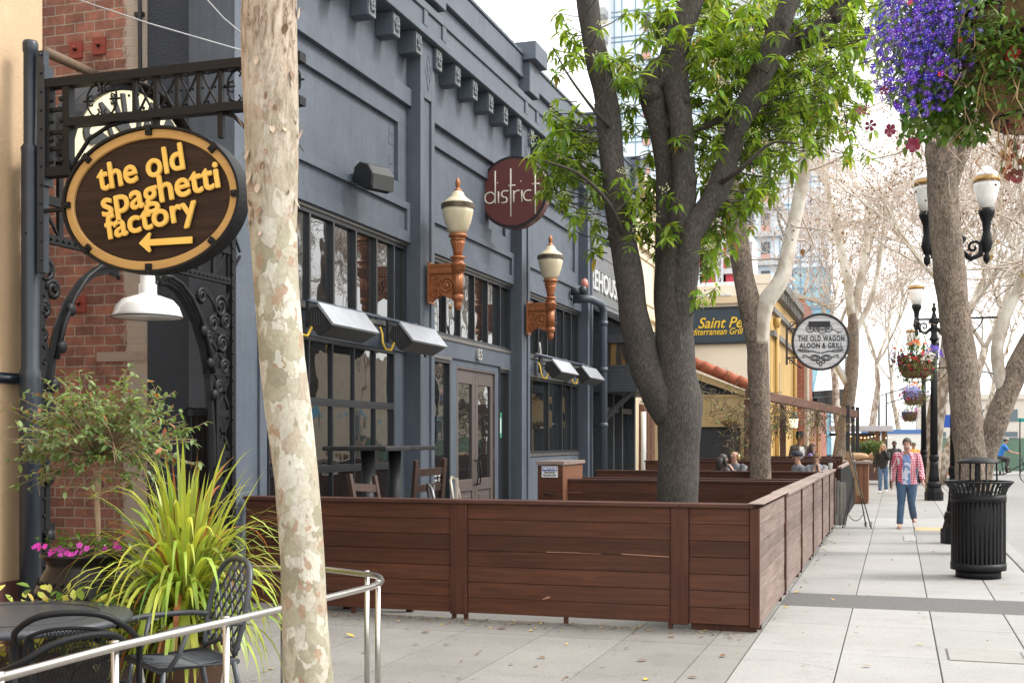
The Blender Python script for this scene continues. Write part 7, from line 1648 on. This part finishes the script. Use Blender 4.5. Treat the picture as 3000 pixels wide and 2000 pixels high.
kz = 60; kr = PD(2616,1262,kz); kl = PD(2425,1262,kz)
ks = thing('kiosk', 'timber kiosk with a flat pale roof and warm string lights behind the hedge', 'kiosk', (kr.x-1.5, kr.y, 0))
m = MB(); m.box(kl.x, kr.x, kr.y-.4, kr.y+4, kr.z, kr.z+.27); m.build('roof', flat('kiosk_roof', (.55,.56,.57)), ks, True)
for x in (kr.x-.75, kr.x-.45, kl.x+.6): m = MB(); m.box(x-.1,x+.1,kr.y,kr.y+.2,0,kr.z); m.build('post', nmat('kiosk_post', (.22,.1,.05), (.17,.075,.035)), ks, True)
m = MB(); m.box(kl.x+.3,kr.x-1.2,kr.y+3.5,kr.y+3.6,0,kr.z-.1); m.build('back_wall', flat('amber_wall', (.7,.42,.09)), ks, True)
m = MB(); m.box(kl.x+1.6,kr.x-1.6,kr.y+3.3,kr.y+3.4,1.1,2.0); m.build('red_menu', flat('red_menu', (.5,.06,.05)), ks, True)
m = MB(); m.box(kl.x,kr.x-.6,kr.y+.1,kr.y+.3,kr.z-.25,kr.z-.1); m.build('valance', MT['dark'], ks, True)
m = MB()
for k in range(16): m.ball((kl.x+.4+k*.17,kr.y+.05,kr.z-.3-.05*math.sin(k)), .03, seg=6, rings=4)
em, et, eb = base('string_bulb'); eb.inputs['Emission Color'].default_value = (1,.7,.3,1); eb.inputs['Emission Strength'].default_value = 3; m.build('string_lights', em, ks, True)
hp = PD(2545,1412,45); hp.z = 0; he = thing('hedge_planter', 'clipped green hedge in a brown box planter on castors', 'planter', hp)
m = MB(); m.box(-.55,.5,-.4,.4,.15,.78); m.build('box', flat('brown_box', (.1,.055,.045)), he, bevel=.01)
for x in (-.42,.38): m = MB(); m.tube([(x,-.34,.07),(x+.06,-.34,.07)], .07, 10); m.tube([(x+.03,-.34,.07),(x+.03,-.34,.16)], .02, 6); m.build('castor', MT['dark'], he)
m = MB(); r = random.Random(9)
for k in range(2600): p = Vector((r.uniform(-.62,.56), r.uniform(-.45,.4), r.uniform(.75,1.6))); p.z += .08*mnoise.noise(p*4); m.leaf(p, (r.gauss(0,1), r.gauss(-.2,1), r.gauss(.3,.6)), .1, .06, (0,0,1), .3, 0 if r.random() < .6 else 1)
m.build('foliage', [MT['leafgreen'], MT['leafdark']], he)
# ================================================================== PEDICABS AND STREET END
def wheel(mb, c, r_, ax=(1,0,0)):
    c = Vector(c); ax = Vector(ax).normalized(); x = ax.orthogonal().normalized(); y = ax.cross(x)
    mb.tube([c+(x*math.cos(k*.2618)+y*math.sin(k*.2618))*r_ for k in range(24)], .022, 6, closed=True)
def pedicab(loc, rz, label):
    t = thing('pedicab', label, 'pedicab', loc, rz, 'pedicabs in the street')
    for nm, c in (('front_wheel',(1.15,0,.33)),('rear_wheel',(-.75,-.45,.33)),('rear_wheel',(-.75,.45,.33))):
        m = MB(); wheel(m, c, .32, (0,1,0)); w_ = m.build(nm, MT['dark'], t); m = MB()
        for k in range(10): a = k*.628; m.tube([c, (c[0]+.3*math.cos(a), c[1], c[2]+.3*math.sin(a))], .005, 3)
        m.build('spokes', MT['steel'], w_)
    m = MB(); m.tube([(1.15,0,.33),(.95,0,.85),(.9,0,1.0)], .025, 6); m.tube([(.95,0,.8),(.2,0,.35),(-.75,0,.33)], .028, 6); m.tube([(.2,0,.35),(.12,0,.85)], .025, 6); m.tube([(-.75,-.45,.33),(-.75,.45,.33)], .025, 6); m.tube([(.88,-.28,1.05),(.92,0,1.02),(.88,.28,1.05)], .018, 6); m.build('frame', MT['dark'], t)
    m = MB(); m.box(.0,.24,-.08,.08,.86,.92); m.build('saddle', MT['dark'], t)
    m = MB(); m.box(-1.15,-.4,-.42,.42,.42,.5); m.box(-1.15,-.5,-.4,.4,.5,.68); m.bar((-1.1,0,.65),(-1.25,0,1.25),.8,.1,(1,0,0)); m.build('bench', flat('cab_seat', (.03,.035,.05)), t, bevel=.02); return t
pc = PZ(2925,1405); pcb = pedicab((pc.x, pc.y, -.13), R(5), 'pedicab with a rider in a blue T-shirt crossing the road at the right edge')
rd = person('pedicab rider in a bright blue T-shirt, dark shorts and grey hat', (pc.x+.05, pc.y-.0, 0), R(92), 1.7, sit=True, shirt=flat('bright_blue_tee', (.02,.2,.62)), pants=nmat('dark_shorts', (.05,.045,.05), (.08,.07,.075)), shoes=blk, hair=MT['darkhair'], sleeve='short', lean=-.35, arms=[[(-.22,-.3,1.18),(-.24,-.55,1.12)], [(.22,-.3,1.18),(.24,-.55,1.12)]], legs=[[(-.12,-.35,.88),(-.12,-.25,.5)], [(.12,-.3,.8),(.12,-.3,.36)]])
rd.location.z = .48; hx, hy, hz = rd['_hd']; m = MB(); m.lathe([(.15,.04),(.1,.055),(.095,.12),(0,.13)], (hx,hy,hz), 16); m.build('hat', flat('grey_hat', (.3,.28,.26)), rd); del rd['_hd'], rd['_k']
pc2 = PZ(2765,1418); pedicab((pc2.x, pc2.y, -.13), R(190), 'parked pedicab with a pale cargo box between the street lamp and the rough barked tree')
m = MB(); m.box(-.3,.3,-.3,.3,0,.55); bx_ = m.build('cargo_box', flat('box_white', (.6,.62,.64)), None, bevel=.02); bx_.location = (pc2.x-.15, pc2.y-.1, .45); tag(bx_, 'pale cargo box resting on the parked pedicab beside the street lamp', 'box')
m = MB(); m.box(-.32,.32,-.32,.32,0,.3); bx_ = m.build('bag', flat('bag_blue', (.15,.4,.55)), None, bevel=.05); bx_.location = (pc2.x-.15, pc2.y-.1, 1.005); tag(bx_, 'light blue bag on top of the pale cargo box', 'bag')
# orange barrier, green construction fence, blue canopies
cf = thing('construction_fence', 'green mesh construction fence along the far side of the street end', 'fence', (6, 66, 0))
m = MB(); m.box(1.5,22,66,66.04,.05,1.72); m.build('mesh', nmat('green_mesh', (.13,.24,.17), (.2,.32,.25), scale=2, stretch=(1,1,.3), rough=.8), cf, True)
m = MB()
for k in range(9): m.tube([(1.6+k*2.5,65.95,-.1),(1.6+k*2.5,65.95,1.85)], .035, 6)
m.tube([(1.5,65.95,1.78),(22,65.95,1.78)], .025, 6); m.build('posts', MT['steel'], cf, True)
q = PD(2768,1342,60); ob = thing('orange_barrier', 'orange plastic barrier in front of the green construction fence', 'barrier', (q.x, q.y, -.13)); m = MB(); m.prism([(-.3,0),(.3,0),(.2,.25),(.12,1.1),(-.12,1.1),(-.2,.25)], (-.5,0,0), (0,1,0), (0,0,1), 1.6); m.build('barrier', flat('barrier_orange', (.75,.2,.05)), ob)
q = PD(2772,1240,72); bt = thing('blue_canopy', 'blue tent canopy beyond the street lamp at the street end', 'canopy', (q.x, q.y, 2.4)); m = MB(); m.prism([(-1.1,0),(1.1,0),(1.1,.25),(.5,.75),(-.9,.75)], (0,0,0), (1,0,0), (0,0,1), -2); m.build('cover', flat('tent_blue', (.03,.1,.42)), bt)
m = MB(); 
for x in (-1,1):
    for y in (.1,1.9): m.tube([(x,y,-2.5),(x,y,.05)], .03, 6)
m.build('legs', MT['steel'], bt)
q = PD(2640,1285,70); wt = thing('white_tent', 'white tent with a blue edge behind the bearded man', 'tent', (q.x, q.y, 0)); m = MB(); m.box(-2.2,1.8,0,3,.0,2.0); m.build('walls', MT['globewhite'], wt); m = MB(); m.box(-2.25,1.85,-.05,3.05,2.0,2.25); m.build('edge', flat('tent_edge', (.1,.22,.5)), wt)
# far buildings
lowb = flat('pale_beige_wall', (.6,.55,.48)); q0, q1 = PD(2760,1180,110), PD(3050,1180,110)
fb = thing('far_beige_building', 'pale beige office building with dark windows at the end of the street on the right', 'building', ((q0.x+q1.x)/2+2, q0.y+10, 0)); W_ = (q1.x-q0.x)/2+4
m = MB(); m.box(-W_,W_,0,12,0,5.6); m.box(-W_-.3,W_+.3,-.3,12,5.6,6.1); m.build('wall', lowb, fb)
for k in range(7):
    for z in (1.2,3.4): m = MB(); x = -W_+1.5+k*(2*W_-3)/6.2; m.box(x,x+1.2,-.06,.02,z,z+1.2); m.build('window', flat('far_window', (.12,.16,.18), .2), fb)
# glass tower, red steel and pale concrete under construction
TY = 150.0
def TQ(u, v, y=TY): return PY(u, v, y)
def skin_grid(name, x0, x1, z0, z1, y, nx, nz, mat, lab):
    pass
gt = thing('glass_tower', 'tall pale blue glass tower with thin dark mullion lines behind the evergreen tree', 'building', (TQ(2100,1285).x, TY, 0))
tg, tt, tbb = base('tower_glass'); f = noise(tt, coords(tt, (.12,1,.05)), 1.2, 4); col = ramp(tt, f, [(.3,(.60,.72,.82)),(.7,(.76,.83,.88))]); tt.links.new(col, tbb.inputs['Base Color']); tbb.inputs['Roughness'].default_value = .25
xa, xb = TQ(1782,600).x, TQ(2428,600).x; ztop = TQ(1800,-350).z
m = MB(); m.box(xa, xb, TY, TY+20, 0, ztop); m.build('curtain_wall', tg, gt, True)
ml = flat('mullion_blue', (.19,.31,.42)); m = MB()
for v in range(-300, 900, 76):
    for dv in (0, 14): z = TQ(2100,v+dv).z; m.box(xa, xb, TY-.12, TY-.005, z-.06, z+.06)
for u in (1800,1822,1862,1900,1945,1985,2025,2285,2310,2345,2375,2400): x = TQ(u,600).x; m.box(x-.05,x+.05,TY-.1,TY-.004,0,ztop)
m.build('mullions', ml, gt, True)
ofd = flat('open_floor_dark', (.13,.145,.165)); ogm = flat('orange_netting', (.6,.33,.27)); slabm = flat('slab_grey', (.5,.51,.52))
for v0 in range(-60, 860, 84):
    for (u0, u1) in ((2185,2208),(2230,2256),(1885,1905)):
        if u0 == 1885 and v0 < 100: pass
        a, b_ = TQ(u0, v0+14), TQ(u1, v0+66); cols = MB(); cols.box(a.x, b_.x, TY-.2, TY-.13, b_.z, a.z); cw = cols.build('window', ofd, gt, True); c_ = TQ(u0, v0+50); og = MB(); og.box(a.x, b_.x, TY-.3, TY-.21, b_.z, c_.z); og.build('safety_net', ogm, cw, True)
    a, b_ = TQ(2165, v0+74), TQ(2290, v0+82); pl = MB(); pl.box(a.x, b_.x, TY-1.2, TY-.13, b_.z, a.z); pl.build('floor_slab', slabm, gt, True)

wt_ = thing('white_apartment_tower', 'white apartment tower with small grey balconies left of the glass tower', 'building', (TQ(1745,1285).x, TY-2, 0)); m = MB(); xa2, xb2 = TQ(1752,600,TY-2).x, TQ(1781,600,TY-2).x
m.box(xa2, xb2, TY-2, TY+12, 0, ztop); m.build('wall', flat('white_render', (.84,.84,.84)), wt_, True)
for v in (-40, 32, 105, 176, 250, 322): a, b_ = TQ(1750,v,TY-3), TQ(1777,v+17,TY-3); m = MB(); m.box(a.x, b_.x, TY-4, TY-2.02, b_.z, a.z); m.build('balcony', flat('balcony_grey', (.42,.43,.44)), wt_, True)
a, b_ = TQ(1640,-60,TY-8), TQ(1666,25,TY-8); 
rs = thing('red_scaffold', 'red and white steel construction frame behind the shingled roof', 'scaffold', (TQ(2110,1285,120).x, 120, 0)); red = flat('site_red', (.62,.06,.09)); pk = flat('pale_pink_panel', (.72,.55,.57)); gr = flat('site_grey', (.55,.55,.56))
m = MB()
for (u0,u1,v0,v1) in ((2050,2095,802,830),(2118,2160,800,828),(2050,2056,700,830),(2118,2126,640,830),(2080,2086,560,700)): a, b_ = TQ(u0,v0,120), TQ(u1,v1,120); m.box(a.x,b_.x,120,120.2,b_.z,a.z)
m.build('red_panels', red, rs, True)
m = MB()
for (u0,u1,v0,v1) in ((2060,2098,722,786),(2127,2156,745,776),(2060,2165,600,690),(2060,2160,480,590)): a, b_ = TQ(u0,v0,120.3), TQ(u1,v1,120.3); m.box(a.x,b_.x,120.3,120.5,b_.z,a.z)
m.build('pink_panels', pk, rs, True)
m = MB()
for v in (700,790,600,500): a, b_ = TQ(2048,v,119.6), TQ(2200,v+9,119.6); m.box(a.x,b_.x,119.5,120.6,b_.z,a.z)
for u in (2100,2116): a = TQ(u,500,119.4); m.box(a.x-.1,a.x+.1,119.3,119.5,0,a.z)
for k in range(12): z0 = TQ(2100,830-k*28,119.4).z; z1 = TQ(2100,802-k*28,119.4).z; m.bar((TQ(2100,800,119.4).x,119.4,z0),(TQ(2116,800,119.4).x,119.4,z1),.12,.12)
m.box(TQ(2050,900,120).x,TQ(2200,900,120).x,121,126,0,TQ(2100,690,120).z); m.build('mast_and_slabs', gr, rs, True)
bgb = thing('blue_glass_building', 'small teal blue glass building behind the round wagon sign', 'building', (TQ(2375,1285,130).x, 130, 0)); gg, gtt, gbb = base('teal_glass'); f = noise(gtt, coords(gtt, (.25,1,.18)), 1.5, 5); gtt.links.new(ramp(gtt, f, [(.3,(.09,.30,.44)),(.5,(.22,.48,.6)),(.66,(.55,.66,.6))]), gbb.inputs['Base Color']); gbb.inputs['Roughness'].default_value = .15
a, b_ = TQ(2322,790,130), TQ(2434,950,130); m = MB(); m.box(a.x,b_.x,130,142,0,a.z); m.build('curtain_wall', gg, bgb, True)
m = MB()
for v in (788,846,905): z = TQ(2300,v,130).z; m.box(a.x,b_.x,129.85,129.99,z-.1,z+.1)
for u in (2322,2346,2378,2418,2434): x = TQ(u,800,130).x; m.box(x-.06,x+.06,129.86,129.98,0,a.z)
m.build('mullions', ml, bgb, True)
# distant tower crane mast
q = TQ(1488,60,170); cr_ = thing('tower_crane', 'pale lattice tower crane mast faint behind the blue parapet', 'crane', (q.x, 170, 0)); m = MB(); zt = TQ(1488,-200,170).z
for dx in (-.9,.9):
    for dy in (0,1.8): m.box(dx-.09,dx+.09,dy-.09,dy+.09,0,zt)
for k in range(int(zt/1.8)): z = k*1.8; m.bar((-.9,0,z),(.9,0,z+1.8),.1,.1,(0,1,0)); m.bar((-.9,0,z+1.8),(.9,0,z+1.8),.1,.1,(0,1,0))
m.build('mast', flat('crane_white', (.72,.73,.74)), cr_)
# street light, utility poles and street name sign in the distance
for (u, v0, v1, d, lab, arm) in ((2930,1112,1285,62,'slim grey street light with a curved arm over the leaning trunk',1),(2597,1150,1285,66,'dark utility pole left of the hanging baskets',0),(2575,1130,1285,70,'thin pale pole above the kiosk roof',0)):
    q = PD(u, v0, d); t = thing('utility_pole' if not arm else 'street_light', lab, 'pole', (q.x, q.y, 0)); m = MB(); m.tube([(0,0,-.15),(0,0,q.z)], .06, 8)
    m.build('pole', flat('pole_grey', (.08,.085,.09)), t)
    m = MB()
    if arm: m.tube([(0,0,q.z),(-.4,0,q.z+.35),(-1.2,0,q.z+.5),(-2.2,0,q.z+.5)], .045, 6); m.box(-2.7,-2.1,-.1,.1,q.z+.44,q.z+.54)
    else: m.bar((-.0,0,q.z-.6),(1.6,0,q.z-.1),.06,.06)
    m.build('arm', flat('pole_arm', (.1,.105,.11)), t)
q = PD(2988,1230,60); t = thing('street_name_sign', 'small teal street name sign on a thin pole at the right edge', 'sign', (q.x, q.y, 0)); m = MB(); m.tube([(0,0,-.1),(0,0,q.z+.1)], .035, 6); m.build('pole', MT['dark'], t); m = MB(); m.box(-.1,.3,-.02,.02,q.z-.09,q.z+.09); m.build('panel', flat('sign_teal', (.02,.35,.3)), t)
# ================================================================== ACROSS THE STREET (seen mirrored in the windows)
ab = thing('opposite_building', 'beige masonry building across the street, seen mirrored in the tall windows', 'building', (17, 46, 0)); m = MB(); m.box(16,24,22,84,0,7.0); m.build('wall', brickmat('beige_block', (.56,.48,.38), (.5,.43,.33), (.42,.36,.28), .8, .4, 'X', .15), ab, True)
for k in range(7):
    y = 26+k*7.5; m = MB(); m.box(15.9,15.999,y,y+2.2,.1,3.0); m.build('window', flat('opposite_window', (.06,.065,.07), .1), ab, True); m = MB(); m.box(15.6,15.999,y-.1,y+2.3,3.001,3.25); m.build('awning', flat('opposite_awning', (.1,.35,.5)), ab, True)
bare_tree('bare_plane_tree', 'bare plane tree on the opposite sidewalk, mirrored in the tall window beside the mottled trunk', (9.9, 39, 0), 2, 0, src=B1)
bare_tree('bare_plane_tree', 'bare plane tree on the opposite sidewalk, mirrored in the transom over the double door', (10.2, 52, 0), 4, 0, src=B3)
bare_tree('bare_plane_tree', 'bare plane tree on the opposite sidewalk, mirrored in the window above the cabinet', (10.0, 66, 0), 1, 0, src=B2)
